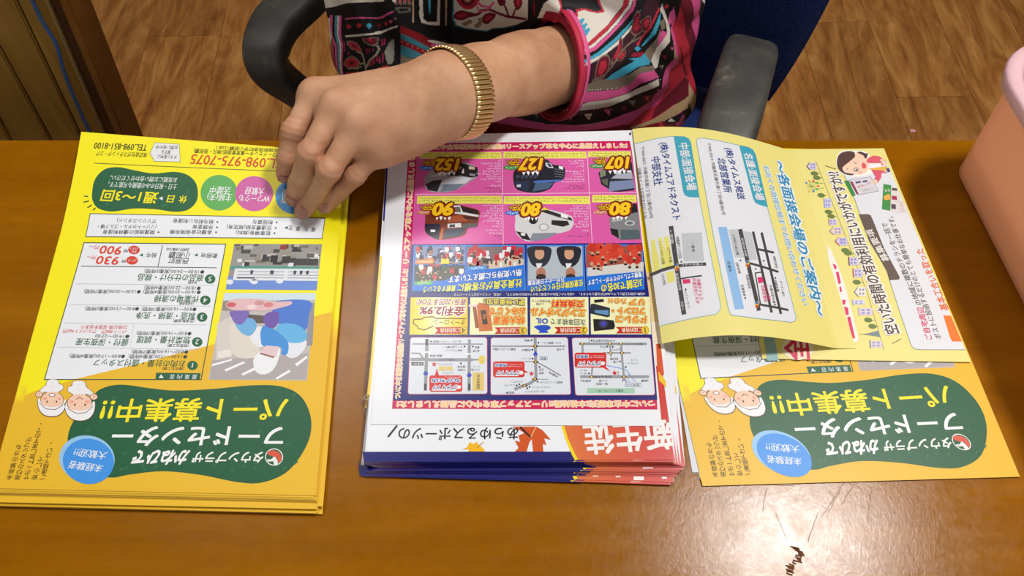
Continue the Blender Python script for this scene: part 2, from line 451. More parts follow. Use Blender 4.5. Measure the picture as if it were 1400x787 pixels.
# ---------------------------------------------------------------- setting: plank floor
A_FL = math.radians(1.74)        # the planks run a little askew to the desk
PW, PL_ = 0.152, 0.92
bm = bmesh.new(); add_box(bm, (0.1, 1.0, -.02), (5.4, 5.4, .03)); fl = from_bm('floor', bm, M_GAP); tag(fl, kind='structure')
bm = bmesh.new(); add_box(bm, (0, 0, 0), (PW - .0007, PL_ - .0007, .006), bevel=.0004, seg=1)
pme = bpy.data.meshes.new('floor_plank'); bm.to_mesh(pme); bm.free(); pme.materials.append(M_FLOOR)
offs = [0.0, .47, .21, .70, .34, .58, .12]
u0 = -0.763 + 1.394 * math.tan(A_FL) + PW / 2
for i in range(-12, 22):
    for j in range(-2, 4):
        u = u0 + i * PW; v = 1.394 + PL_ / 2 + (j * PL_) + (offs[i % 7] if i not in (0, 9) else 0.0) - PL_
        x = u * math.cos(A_FL) - v * math.sin(A_FL); y = v * math.cos(A_FL) + u * math.sin(A_FL)
        if not (-2.0 < x < 2.3 and -.9 < y < 3.4): continue
        o = bpy.data.objects.new('floor_plank', pme); COL.objects.link(o); o.parent = fl; o.location = (x, y, -.003); o.rotation_euler = (0, 0, A_FL)
bm = bmesh.new(); add_box(bm, (0, 0, 0), (5.4, .06, 2.8)); M_WALL = mat('off_white_wall_paint', (190, 182, 166), .8, .2)
for nm, lc, rz_ in (('wall_back', (.1, 3.1, 1.36), 0), ('wall_left', (-2.0, .5, 1.36), math.pi / 2), ('wall_right', (2.3, .5, 1.36), math.pi / 2)):
    me = bpy.data.meshes.new(nm); bm.to_mesh(me); tag(link(nm, me, M_WALL, loc=lc), kind='structure').rotation_euler = (0, 0, rz_)
bm.free(); bm = bmesh.new(); add_box(bm, (.1, .9, 2.79), (5.4, 5.4, .06)); tag(from_bm('ceiling', bm, mat('white_ceiling_board', (168, 163, 152), .85, .2)), kind='structure')
# small pink scrap on the floor
p = at_z(1248, 178.5, .001); bm = bmesh.new(); add_box(bm, p, (.010, .006, .001), bevel=.0004)
o = from_bm('paper_scrap', bm, mat('pink_scrap', (244, 172, 190), .6, .2)); tag(o, 'tiny pink scrap lying on the wooden floor right of the chair', 'scrap')

# ---------------------------------------------------------------- desk
desk = empty('desk', (0, .1, 0)); tag(desk, 'orange-brown varnished wooden desk carrying the piles of leaflets', 'desk')
EDGE_Y = at_z(700, 190, DESK).y
bm = bmesh.new(); y0 = -.28; add_box(bm, (0, (EDGE_Y + y0) / 2 - .1, DESK - .016), (1.9, EDGE_Y - y0, .032), bevel=.0025, seg=3)
from_bm('tabletop', bm, M_DESK, desk)
for sx in (-1, 1):
    for yy in (y0 + .04, EDGE_Y - .05):
        bm = bmesh.new(); add_box(bm, (sx * .90, yy - .1, (DESK - .034) / 2), (.05, .05, DESK - .034), bevel=.003); from_bm('leg', bm, M_TRIM, desk)
for yy in (y0 + .04, ):
    bm = bmesh.new(); add_box(bm, (0, yy - .1, DESK - .07), (1.74, .02, .07), bevel=.002); from_bm('apron', bm, M_TRIM, desk)
# scratches in the varnish
def strip(bm, pts, w, h=.00006):
    P = [Vector(p) for p in pts]
    for a, b in zip(P[:-1], P[1:]):
        d = (b - a); n = Vector((-d.y, d.x, 0)).normalized() * w / 2; up = Vector((0, 0, h))
        bm.faces.new([bm.verts.new(q + up) for q in (a - n, b - n, b + n, a + n)])
bm = bmesh.new(); rr = random.Random(3)
for (xa, ya, xb, yb) in [(1158, 652, 1124, 706), (1150, 668, 1132, 700), (1048, 668, 1042, 700), (1172, 655, 1150, 690), (1040, 662, 1085, 664), (1118, 700, 1104, 740), (1192, 668, 1186, 712), (1060, 700, 1075, 735)]:
    n = 5; strip(bm, [at_z(xa + (xb - xa) * k / n + rr.uniform(-1, 1), ya + (yb - ya) * k / n, DESK) for k in range(n + 1)], .00035)
sc = from_bm('scratch_marks', bm, M_SCRATCH, desk); sc.location = (0, -.1, 0)
bm = bmesh.new()
for k in range(16):
    y = 748 + k * 2.4; x = 1087 + 8 * math.sin(k * .35) + rr.uniform(-1.5, 1.5)
    strip(bm, [at_z(x - rr.uniform(3, 7), y - 1.5, DESK), at_z(x, y + rr.uniform(-1, 1), DESK), at_z(x + rr.uniform(2, 6), y + 1.5, DESK)], .0011)
sc = from_bm('chipped_scar', bm, mat('bare_dark_wood', (108, 62, 26), .7, .2), desk); sc.location = (0, -.1, 0)

# ---------------------------------------------------------------- wooden panel at the left, behind the desk
PY = .62
pan = empty('wood_panel', (0, PY, 0)); tag(pan, 'olive-brown grooved wooden panel with a dark edge post, at the far left behind the desk', 'panel')
def pl(px0, px1, py1=188.0):       # a line crossing y = 0 at px0 and y = py1 at px1, as x(z) in the plane y = PY
    a = at_y(px0, 0, PY); b = at_y(px1, py1, PY); s = (a.x - b.x) / (a.z - b.z)
    return lambda z: b.x + s * (z - b.z)
g = {'outer': pl(102, 178), 'ridge': pl(88, 166), 'hi2': pl(71, 150), 'hi': pl(66, 146), 'g1': pl(24, 113), 'g2': pl(-34, 70), 'g3': pl(-88, 15)}
TOPZ = .98
def slab(name, la, lb, y0_, y1_, mt, z0=0.0, z1=TOPZ, ins=0.0, par=pan, bev=.0015):
    bm = bmesh.new(); vs = []
    for z in (z0, z1):
        for (x, y) in ((la(z) + ins, y0_), (lb(z) - ins, y0_), (lb(z) - ins, y1_), (la(z) + ins, y1_)): vs.append(bm.verts.new((x, y - PY, z)))
    for f in ((0, 1, 2, 3), (7, 6, 5, 4), (0, 4, 5, 1), (1, 5, 6, 2), (2, 6, 7, 3), (3, 7, 4, 0)): bm.faces.new([vs[i] for i in f])
    bmesh.ops.recalc_face_normals(bm, faces=bm.faces)
    bmesh.ops.bevel(bm, geom=list(bm.edges), offset=bev, segments=2, affect='EDGES')
    return from_bm(name, bm, mt, par)
far = lambda z: g['g3'](z) - .10
far2 = lambda z: g['g3'](z) - .22
slab('backing', far2, g['hi'], PY + .006, PY + .016, M_WORN)
for a, b in ((far2, far), (far, g['g3']), (g['g3'], g['g2']), (g['g2'], g['g1']), (g['g1'], g['hi'])):
    slab('board', a, b, PY - .002, PY + .006, M_PANEL, ins=.0011, z1=TOPZ - .005)
slab('edge_moulding', g['hi'], g['hi2'], PY - .007, PY + .006, mat('painted_highlight_moulding', (168, 138, 84), .3, .5), bev=.001)  # bright highlight along the panel edge, put into this strip's pale colour
slab('edge_post', g['hi2'], g['ridge'], PY - .004, PY + .03, M_TRIM)
slab('edge_strip', g['ridge'], g['outer'], PY - .010, PY + .03, M_WORN)

# blue cable hanging over the panel
pts = [(40, -12), (44, 0), (53, 20), (63, 38), (74, 55), (80, 70), (85, 90), (92, 110), (98, 126), (108, 148), (121, 177), (134, 200)]
P3 = [at_y(a, b, PY - .0105) for a, b in pts]
q_ = P3[0]; P3 = [q_ + Vector((-.07 * k / 4, 0, (TOPZ - q_.z - .004) * k / 4)) for k in (4, 3, 2, 1)] + P3
q_ = P3[0]; P3 = [q_ + Vector((-.004, .05, .0)), q_ + Vector((-.003, .042, .0085)), q_ + Vector((-.001, .006, .0085))] + P3
e_ = P3[-1]; P3 += [e_ + Vector((-.0, 0, -.05)), e_ + Vector((-.02, -.002, -.16)), Vector((e_.x - .06, PY - .016, .05)), Vector((e_.x - .08, PY - .04, .004)), Vector((e_.x - .25, PY - .10, .004))]
bm = bmesh.new(); tube(bm, catmull(P3, 6), .0019, 10); o = from_bm('network_cable', bm, M_CABLE, smooth=True)
tag(o, 'thin blue cable hanging down the wooden panel at the far left', 'cable')

# ---------------------------------------------------------------- pink tray at the right
B0 = at_z(1323, 241, DESK); B1 = at_z(1400, 391, DESK)
dv = (B1 - B0); dv.z = 0; dv.normalize(); out = Vector((dv.y, -dv.x, 0))
if out.x > 0: out = -out
BH = .112; BLn, BWd = .285, .20
def rrect(cx, cy, hx, hy, r, n=7):
    P = []
    for (sx, sy, a0) in ((1, 1, 0), (-1, 1, 90), (-1, -1, 180), (1, -1, 270)):
        for k in range(n + 1):
            a = math.radians(a0 + 90 * k / n); P.append((cx + sx * (hx - r) + r * math.cos(a), cy + sy * (hy - r) + r * math.sin(a)))
    return P
ang = math.atan2(dv.y, dv.x)       # local +x runs towards the camera side
cen = B0 + dv * (BLn / 2 - .012) - out * (BWd / 2 - .009); cen.z = DESK
tray = empty('plastic_tray', cen, ang); tag(tray, 'salmon-pink translucent plastic tray with a pale rim at the right edge of the desk', 'tray')
def loft(bm, rings, close=True):
    R = [[bm.verts.new(p) for p in r] for r in rings]; n = len(R[0])
    for a, b in zip(R[:-1], R[1:]):
        for k in range(n): bm.faces.new((a[k], a[(k + 1) % n], b[(k + 1) % n], b[k]))
    return R
FL = .010                           # the walls flare outwards
def ring(z, d, r): return [(x, y, z) for x, y in rrect(0, 0, BLn / 2 + d, BWd / 2 + d, r)]
bm = bmesh.new()
R = loft(bm, [ring(.0005, -.003, .012), ring(.0015, -.001, .014), ring(.004, 0, .015), ring(BH - .006, FL, .034), ring(BH - .006, FL - .0022, .032), ring(.006, -.0022, .013), ring(.003, -.004, .012)])
bm.faces.new(R[0][::-1]); bm.faces.new(R[-1]); bmesh.ops.recalc_face_normals(bm, faces=bm.faces)
from_bm('tray_body', bm, M_BIN, tray)
bm = bmesh.new()
R = loft(bm, [ring(BH - .011, FL + .0005, .035), ring(BH - .011, FL + .0068, .040), ring(BH - .003, FL + .0085, .042), ring(BH, FL + .007, .041), ring(BH, FL - .001, .033), ring(BH - .003, FL - .004, .031), ring(BH - .010, FL - .0045, .030), ring(BH - .010, FL - .0024, .031)])
n = len(R[0])
for k in range(n): bm.faces.new((R[-1][k], R[-1][(k + 1) % n], R[0][(k + 1) % n], R[0][k]))
bmesh.ops.recalc_face_normals(bm, faces=bm.faces); from_bm('rim', bm, M_BINRIM, tray, smooth=True)
# what the tray holds: a block of white paper sheets, seen as the darker band low on its side
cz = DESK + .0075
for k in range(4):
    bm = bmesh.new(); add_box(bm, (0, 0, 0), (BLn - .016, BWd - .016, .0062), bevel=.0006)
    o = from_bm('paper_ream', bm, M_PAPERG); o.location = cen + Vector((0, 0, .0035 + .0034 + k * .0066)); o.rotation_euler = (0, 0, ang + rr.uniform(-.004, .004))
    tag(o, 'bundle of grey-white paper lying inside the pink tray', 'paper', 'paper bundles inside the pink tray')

# ---------------------------------------------------------------- office chair
AZ = .655
CX, CY = .055, .66
chair = empty('office_chair', (CX, CY, 0)); tag(chair, 'office chair with navy fabric back and worn black loop armrests, under the person', 'chair')
CHR = Matrix.Translation(Vector((-CX, -CY, 0)))
a_far = at_z(1030, 58, AZ); a_near = at_z(992, 185, AZ); adir = (a_near - a_far).normalized()     # direction of the armrests
anr = Vector((-adir.y, adir.x, 0))
def armrest(front, length, lead, par):
    """front: top of the front bend; a closed loop arm in the vertical plane of adir"""
    back = front - adir * length
    P = [back + Vector((0, 0, -.22)) + adir * .05, back + Vector((0, 0, -.09)) - adir * .0, back + Vector((0, 0, -.025)) + adir * .004, back + adir * .035,
         (front + back) / 2 + Vector((0, 0, .003)), front - adir * .045, front - adir * .012 + Vector((0, 0, -.012)), front + adir * .004 + Vector((0, 0, -.045)), front - adir * .01 + Vector((0, 0, -.085)), front - adir * .05 + Vector((0, 0, -.15)), front - adir * .10 + Vector((0, 0, -.225))]
    W = [.017, .019, .022, .026, .027, .027, .026, .024, .022, .02, .018]; T = [.012, .013, .014, .015, .015, .015, .016, .016, .015, .013, .012]
    P2 = catmull(P, 5); n = len(P2); R = []
    for i in range(n):
        k = i / 5; a = int(min(k, len(W) - 2)); t = min(k - a, 1); R.append((T[a] * (1 - t) + T[a + 1] * t, W[a] * (1 - t) + W[a + 1] * t))
    bm = bmesh.new(); Pv = [Vector(p) for p in P2]; seg = 20; rings = []
    for i, p in enumerate(Pv):
        t = (Pv[min(i + 1, n - 1)] - Pv[max(i - 1, 0)]).normalized(); b = anr; a = b.cross(t).normalized()
        ra, rb = R[i]; rg = []
        for q in range(seg):
            th = 2 * math.pi * q / seg; c, s_ = math.cos(th), math.sin(th); e = .42
            rg.append(bm.verts.new(p + a * ra * math.copysign(abs(s_) ** e, s_) + b * rb * math.copysign(abs(c) ** e, c)))
        rings.append(rg)
    for A_, B_ in zip(rings[:-1], rings[1:]):
        for q in range(seg): bm.faces.new((A_[q], A_[(q + 1) % seg], B_[(q + 1) % seg], B_[q]))
    bm.faces.new(rings[0][::-1]); bm.faces.new(rings[-1])
    bmesh.ops.recalc_face_normals(bm, faces=bm.faces); bmesh.ops.transform(bm, matrix=CHR, verts=bm.verts)
    return from_bm('armrest', bm, M_ARM, par, smooth=True), back
LP = [(470, -60, .640, .013, .022), (440, -28, .652, .014, .024), (408, 2, .656, .014, .025), (380, 30, .656, .014, .0235), (366, 58, .655, .014, .0215), (364, 82, .648, .015, .0195), (376, 102, .628, .015, .017), (398, 119, .600, .014, .0155), (428, 140, .565, .013, .015), (470, 168, .52, .012, .014)]
def armrest_px(LP, par):
    Pv = [at_z(a, b, c) for a, b, c, _, _ in LP]; P2 = [Vector(p) for p in catmull(Pv, 5)]; n = len(P2); bm = bmesh.new(); rings = []; seg = 20; pb = None
    for i, p in enumerate(P2):
        t = (P2[min(i + 1, n - 1)] - P2[max(i - 1, 0)]).normalized(); k = i / 5; a0 = int(min(k, len(LP) - 2)); f = min(k - a0, 1); ra = LP[a0][3] * (1 - f) + LP[a0 + 1][3] * f; rb = LP[a0][4] * (1 - f) + LP[a0 + 1][4] * f
        b = t.cross(Vector((0, 0, 1))) if pb is None else (pb - t * pb.dot(t)); b.normalize(); pb = b; a = b.cross(t).normalized(); rg = []
        for q in range(seg):
            th = 2 * math.pi * q / seg; c, s_ = math.cos(th), math.sin(th); e = .42
            rg.append(bm.verts.new(p + a * ra * math.copysign(abs(s_) ** e, s_) + b * rb * math.copysign(abs(c) ** e, c)))
        rings.append(rg)
    for A_, B_ in zip(rings[:-1], rings[1:]):
        for q in range(seg): bm.faces.new((A_[q], A_[(q + 1) % seg], B_[(q + 1) % seg], B_[q]))
    bm.faces.new(rings[0][::-1]); bm.faces.new(rings[-1]); bmesh.ops.recalc_face_normals(bm, faces=bm.faces); bmesh.ops.transform(bm, matrix=CHR, verts=bm.verts)
    return from_bm('armrest', bm, M_ARM, par, smooth=True), P2[-1] + Vector((0, 0, .22)) - adir * .05
armL, bL = armrest_px(LP, chair)
fr_ = a_far + adir * ((a_near - a_far).length + .035)
armR, bR = armrest(fr_, (fr_ - a_far).length + .012, 0, chair)
# backrest
def slab_round(w, h, t, r, curve, n=8):
    """cushion: superellipse outline, curved about the vertical axis"""
    bm = bmesh.new(); nx, nz = 22, 24; G = {}
    for side in (0, 1):
        for i in range(nx + 1):
            for j in range(nz + 1):
                a = i / nx * 2 - 1; c = j / nz * 2 - 1
                # map the square to a rounded rectangle
                k = .22; x = a * math.sqrt(max(0, 1 - k * c * c)) * w / 2; z = c * math.sqrt(max(0, 1 - k * a * a)) * h / 2
                ed = min(1.0, min(1 - abs(a), 1 - abs(c)) * 5); th = t / 2 * (.25 + .75 * math.sin(ed * math.pi / 2))
                G[side, i, j] = bm.verts.new((x, -curve * (x / (w / 2)) ** 2 + (th if side else -th), z))
    for side in (0, 1):
        for i in range(nx):
            for j in range(nz):
                f = [G[side, i, j], G[side, i + 1, j], G[side, i + 1, j + 1], G[side, i, j + 1]]; bm.faces.new(f if side == 0 else f[::-1])
    for i in range(nx):
        for j, s in ((0, 1), (nz, -1)):
            f = [G[0, i, j], G[1, i, j], G[1, i + 1, j], G[0, i + 1, j]]; bm.faces.new(f)
    for j in range(nz):
        for i in (0, nx):
            f = [G[0, i, j], G[0, i, j + 1], G[1, i, j + 1], G[1, i, j]]; bm.faces.new(f)
    bmesh.ops.recalc_face_normals(bm, faces=bm.faces)
    return bm
caz = math.atan2(-adir.x, adir.y) + math.pi if adir.y < 0 else 0.0
caz = math.atan2(adir.y, adir.x) + math.pi / 2
back_dir = -adir
bm = slab_round(.47, .56, .055, .1, .045); o = from_bm('backrest', bm, M_BLUE, chair, smooth=True)
mid = Vector((CX, CY, 0)) + Vector((.012, 0, 0)) + back_dir * .215
o.location = (mid.x - CX, mid.y - CY, .715); o.rotation_euler = (math.radians(-6), 0, caz)
bm = bmesh.new()
rgs = []
for z, s in ((-.03, .86), (-.026, .96), (0, 1.0), (.022, .97), (.032, .86), (.036, .5)): rgs.append([(x, y, z) for x, y in rrect(0, 0, .215 * s, .215 * s, .07 * s)])
R = loft(bm, rgs); bm.faces.new(R[0][::-1]); bm.faces.new(R[-1]); o = from_bm('seat', bm, M_BLUE, chair, smooth=True); o.location = (0, 0, .398); o.rotation_euler = (0, 0, caz)
bm = bmesh.new(); add_box(bm, (0, 0, .355), (.26, .26, .026), bevel=.01); from_bm('seat_mount', bm, M_BLACK, chair)
for s_, bb in ((-1, bL), (1, bR)):
    q = bb + Vector((0, 0, -.22)) + adir * .05 - Vector((CX, CY, 0)); bm = bmesh.new()
    tube(bm, [q, Vector((q.x * .7, q.y * .7 - .0, .362)), Vector((q.x * .35, q.y * .4, .355))], [.014, .014, .014], 10); from_bm('arm_bracket', bm, M_BLACK, chair, smooth=True)
bm = bmesh.new(); bb = back_dir * .24; tube(bm, [Vector((0, 0, .350)), Vector((bb.x * .8, bb.y * .8, .345)), Vector((bb.x * 1.18, bb.y * 1.18, .43)), Vector((bb.x * 1.12, bb.y * 1.12, .62))], [(.008, .03)] * 4, 10); from_bm('back_bracket', bm, M_BLACK, chair)
bm = bmesh.new(); bmesh.ops.create_cone(bm, cap_ends=True, segments=20, radius1=.026, radius2=.022, depth=.26, matrix=Matrix.Translation((0, 0, .235))); from_bm('column', bm, M_STEEL, chair, smooth=True)
for k in range(5):
    a = math.radians(20 + 72 * k); d = Vector((math.cos(a), math.sin(a), 0)); bm = bmesh.new()
    tube(bm, [Vector((0, 0, .11)), d * .15 + Vector((0, 0, .095)), d * .28 + Vector((0, 0, .07))], [(.02, .03), (.015, .024), (.010, .016)], 10); lg = from_bm('base_leg', bm, M_BLACK, chair, smooth=True)
    bm = bmesh.new()
    for s_ in (-1, 1):
        m4 = Matrix.Translation(d * .285 + Vector((0, 0, .0265)) + Vector((-d.y, d.x, 0)) * .012 * s_) @ Matrix.Rotation(a, 4, 'Z') @ Matrix.Rotation(math.pi / 2, 4, 'X')
        bmesh.ops.create_cone(bm, cap_ends=True, segments=20, radius1=.0262, radius2=.0262, depth=.014, matrix=m4)
    from_bm('caster', bm, M_BLACK, lg)
# ---------------------------------------------------------------- leaflets
def flat(z): return lambda x, y: np.zeros_like(np.asarray(x, float)) + z
WH = (236, 239, 246); YEL = (250, 238, 10); AMB = (236, 188, 40); GRN = (30, 96, 62); INK = (38, 46, 44); REDO = (222, 66, 40)
T_ = .00032                                            # pitch of the sheets in a pile
# ---- pile of yellow food-centre leaflets, left
NL = 26; ZL = DESK + .0006 + NL * T_
def f_left(x, y):
    t = np.clip((np.asarray(y) - .335) / .13, 0, 1.3); return ZL + .011 * t ** 2
S1 = Sheet(f_left); S1.cut = (1, .006)
C1 = [tuple(S1.xy([c])[0]) for c in ((111, 180), (471, 208), (432, 677), (-12, 667))]
def amber_line(x): return np.interp(x, [-20, 35, 60, 103, 284, 440], [545, 540, 529, 519, 473, 430])
_q = S1.xy([(35, 540), (103, 519), (284, 473), (440, 426)])
def base_left(u, v):
    x = C1[3][0] + u * (C1[2][0] - C1[3][0]); TLx = C1[0][0] + u * (C1[1][0] - C1[0][0]); xx = TLx * (1 - v) + x * v
    yt = C1[0][1] * (1 - u) + C1[1][1] * u; yb = C1[3][1] * (1 - u) + C1[2][1] * u; yy = yt * (1 - v) + yb * v
    return AMB if yy < np.interp(xx, _q[:, 0], _q[:, 1]) else YEL

def chef(S, cx, cy, s, mir=1):
    """small cartoon kitchen worker, upside down: white hat below, body above"""
    OUT = (104, 74, 58); SKIN = (246, 205, 180)
    X = lambda a: cx + a * s * mir; Y = lambda b: cy + b * s
    def bl(p, c, l, n=4): S.blob([(X(a), Y(b)) for a, b in p], c, l, n)
    for (g_, c, l) in ((.7, OUT, 3), (0, (240, 240, 244), 4)):
        bl([(-6 - g_, -26), (8 + g_, -26), (9 + g_, -14), (7 + g_, -9), (-6 - g_, -9), (-8 - g_, -14)], c, l)
        bl([(-6, -20 - g_), (-13, -16 - g_), (-19 - g_, -9), (-16, -6 + g_), (-11, -10 + g_), (-5, -12 + g_)], c, l)
        bl([(7, -20 - g_), (13, -20 - g_), (15 + g_, -15), (9, -11 + g_), (6, -12 + g_)], c, l)
    S.ell(X(-18), Y(-7), 5.2 * s, 4.2 * s, OUT, 4); S.ell(X(-18), Y(-7), 4.5 * s, 3.5 * s, SKIN, 5)
    S.line([(X(-20), Y(-8)), (X(-17), Y(-6.5))], .5, OUT, 6)
    S.ell(X(0), Y(1), 16 * s, 12.4 * s, OUT, 4); S.ell(X(0), Y(1), 15.3 * s, 11.7 * s, SKIN, 5)
    hat = [(-19.5, 1), (-18, 12), (-12, 20), (-2, 23), (9, 21), (16, 14), (19, 3), (17, 0), (14, 7), (5, 10), (-6, 10), (-14, 6), (-17, -1)]
    bl([(a * 1.04, b * 1.035 + .3) for a, b in hat], OUT, 5); bl(hat, (243, 243, 246), 6)
    S.line([(X(-17), Y(5)), (X(-8), Y(13)), (X(4), Y(14)), (X(15), Y(8))], .8, OUT, 7)
    for a in (-7, 6): S.ell(X(a), Y(3), 1.0 * s, 1.5 * s, (50, 34, 28), 6, 10)
    for a in (-10, 10): S.ell(X(a), Y(-1), 2.8 * s, 1.8 * s, (240, 168, 150), 6, 12)
    if mir > 0: S.ell(X(0), Y(-6), 4.6 * s, 2.5 * s, OUT, 6, 14); S.ell(X(0), Y(-6), 3.6 * s, 1.7 * s, (250, 250, 250), 7, 14)
    else: S.line([(X(-4), Y(-4)), (X(0), Y(-6.5)), (X(4), Y(-4))], .9, OUT, 6)
    for a, b in ((0, -22), (0, -17)): S.ell(X(a + 1), Y(b), .7, .7, (190, 190, 196), 6, 8)

def print_leaflet(S):
    # amber ground below the slanting edge, finer than the paper's own grid
    S.poly([(-9, 650)] + [(-10, 655)] + [(35, 540), (60, 530), (103, 519), (180, 500), (284, 473), (360, 452), (440, 430), (451.6, 427.4), (448.4, 470), (432.2, 674), (-11, 664)], AMB, 0)
    S.poly([(35, 539.5), (60, 529.5), (103, 518.5), (180, 499.5), (284, 472.5), (360, 451.5), (440, 429.5), (451.8, 427), (454, 400), (300, 400), (100, 420), (58, 460)], YEL, .3)
    # head of the sheet (far end)
    S.text('TEL.098-851-8100', 201, 202, 129, 199, 8, (48, 52, 30)); S.text('株式会社ポスティング・コア', 201, 212, 132, 209.5, 6, (58, 60, 30), b=0)
    S.quadbox([(211.4, 195), (245, 197), (246.7, 221.3), (211.4, 220.7), (205, 210)], (232, 234, 236), 1, (70, 84, 60), .5)
    for a, b, c, d, t in ((242, 214.5, 215, 213.8, 'チラシ配布に'), (233, 208, 221, 207.6, '関する'), (243, 201.7, 213, 200.8, 'お問い合わせ')): S.text(t, a, b, c, d, 4.8, (60, 66, 66), b=0)
    S.line([(129, 223), (250, 228.6), (380, 234), (452, 237.5)], .8, (50, 84, 40), 2)
    S.text('TEL.098-975-7075', 397, 224.5, 261, 217.3, 12.5, (214, 76, 34)); S.text('(総合フードセンター運営管理部/端元・我那覇)', 392, 212, 265, 206, 5.4, (70, 66, 30), b=0)
    S.text('中頭郡西原町字小那覇1228-1', 380, 205.5, 296, 201.6, 4.4, (70, 66, 30), b=0)
    S.blob([(126, 263), (130, 245), (143, 231.5), (162, 228.5), (183, 232.5), (210, 237), (239, 234.8), (258, 240), (269, 253), (269.5, 273), (258, 286), (239.5, 289.5), (213, 286), (183, 285), (154, 289), (135, 285), (127, 275)], GRN, 1)
    S.text('お気軽にお問い合わせください。', 242, 246.3, 151, 243, 6.8, (232, 240, 236)); S.text('土日・祝日のみの勤務も可能です。', 242, 255.5, 148, 252, 7.2, (232, 240, 236))
    S.text('休', 255.5, 272.8, 245, 272, 10, (244, 232, 20), b=.02); S.text('日', 238, 272, 229, 271.5, 10, (244, 232, 20), b=.02)
    S.poly([(217, 271.2), (222.5, 268.7), (222.5, 273.9)], WH, 3); S.text('週1～3回', 215, 270.5, 139.4, 266.8, 15, (244, 232, 20), b=.03)
    for q in (((115, 268), (120.5, 268.6)), ((114.5, 276.3), (122, 274.6)), ((119.5, 284.2), (125.6, 280)), ((127, 287.4), (130.8, 284))): S.line(q, 1.5, (58, 84, 40))
    S.ell(402, 268.5, 25.5, 24, (66, 152, 216), 1); S.ell(299.5, 263.4, 25.3, 24.4, (96, 176, 90), 1); S.ell(347.5, 264.7, 26, 24, (206, 98, 166), 2)
    for t, a, b, c, d, h in (('主婦(夫)', 317, 270.4, 283.5, 269, 9.5), ('活躍中', 315.5, 260.6, 287.5, 258.6, 9.5), ('Wワークも', 369, 272.2, 327, 270.6, 9), ('大歓迎', 361, 262, 335.5, 260.6, 9.5), ('経験者', 418, 275, 384, 273, 9), ('歓迎', 410, 264, 386, 263, 9)): S.text(t, a, b, c, d, h, (246, 248, 250))
    # benefits box
    S.quadbox([(123.4, 292), (444.4, 298), (440.4, 326), (117.2, 323.5)], WH, 1, (52, 66, 60), 1)
    for i, ch in enumerate('福利厚生'): S.text(ch, 432 - i * 10.6, 314.2 - i * .8, 426 - i * 10.6, 313.8 - i * .8, 6, INK, b=0)
    S.poly([(388.5, 311.2), (393.5, 309), (393.5, 313.4)], (30, 90, 60), 3)
    for t, a, b, c, d in (('駐車場有(無料)', 370, 318.7, 322.7, 317.6), ('交通費支給(規定有)', 371.6, 311.4, 310, 310), ('制服貸与', 373, 304, 345.7, 303), ('各種社会保険完備', 290, 317.3, 232.8, 316.8), ('休憩室有', 291.5, 310.6, 263.5, 309.6), ('給与前払い制度有', 292, 303.4, 236.8, 301.3), ('関連施設の優待制度有', 211.4, 317.3, 140.7, 316.8)):
        S.text(t, a, b, c, d, 5.7, INK, b=0); S.ell(a + 5.4, b + .1, 1.3, 1.2, (44, 60, 52), 3, 10)
    S.text('(リゾートホテル・ゴルフ場・', 214, 310, 134, 309.3, 5.6, INK, b=0); S.text('ガソリンスタンド)', 214, 302.6, 160, 300.8, 5.6, INK, b=0)
    # main box
    BX = [(114.9, 331.7), (308.6, 333.7), (275, 518.7), (60.8, 518.7)]
    S.quadbox(BX, WH, 1, (44, 70, 58), 1.2)
    S.poly([(103, 518), (180, 499.5), (284, 472.5), (275.3, 518)], AMB, 1.6)
    S.line([(110.8, 363.8), (296.3, 366)], 1, (44, 60, 58)); S.line([(222.4, 335), (216, 364.4)], 1, (44, 60, 58))
    S.text('勤務地', 297, 349.8, 275, 348.6, 6.3, INK, b=0); S.poly([(265.5, 348.6), (270.5, 346.4), (270.5, 350.8)], GRN, 3)
    S.text('西原町', 258, 356.6, 230.6, 355.6, 8.4, INK, b=0); S.text('小那覇', 260.4, 348.5, 231, 347.8, 8.4, INK, b=0); S.text('(西原町小那覇1228)', 259, 341.2, 227.6, 340.6, 4, INK, b=0)
    S.text('給与', 214, 349, 200.5, 348.6, 6.3, INK, b=0); S.poly([(190.5, 348.6), (195.5, 346.4), (195.5, 350.8)], GRN, 3)
    S.ell(180.6, 355.8, 8, 5.9, (214, 66, 48), 2); S.ell(183.3, 341.6, 8, 6, (214, 66, 48), 2); S.text('パート', 186.5, 355.9, 174.6, 355.7, 5, WH, b=0); S.text('学生', 187, 343.8, 180, 343.6, 4, WH, b=0); S.text('バイト', 189, 339.6, 177.5, 339.4, 4, WH, b=0)
    for (x, y) in ((169.5, 354), (172, 340)): S.text('時給', x + 3, y + 3, x - 3, y + 3, 4.2, INK, b=0)
    S.text('930', 162.5, 356.6, 132, 355.2, 11.5, REDO, b=.02); S.text('円～', 131, 351.6, 119, 350.6, 6.2, REDO, b=0); S.text('900', 166, 342.8, 136.8, 341, 11.5, REDO, b=.02); S.text('円～', 135.6, 337.6, 122.4, 336.6, 6.2, REDO, b=0)
    for q in (((104, 387.8), (294, 390)), ((96.7, 416.4), (288, 418.5)), ((88, 441.3), (282.3, 444)), ((79.2, 474.3), (273.5, 477.8))): S.line(q, .5, (170, 178, 180), 2)
    S.line([(183, 443), (178.5, 474)], .4, (170, 178, 180), 2)
    G2 = (30, 100, 62)
    for n_, x, y in (('5', 287.3, 381.4), ('4', 280.8, 410.4), ('3', 276.4, 433.4), ('2', 269.7, 467.4), ('1', 263.3, 499.5)):
        S.ell(x, y, 7.2, 6.4, G2, 3); S.text(n_, x + 2.2, y, x - 2.2, y, 7, WH, lv=6)
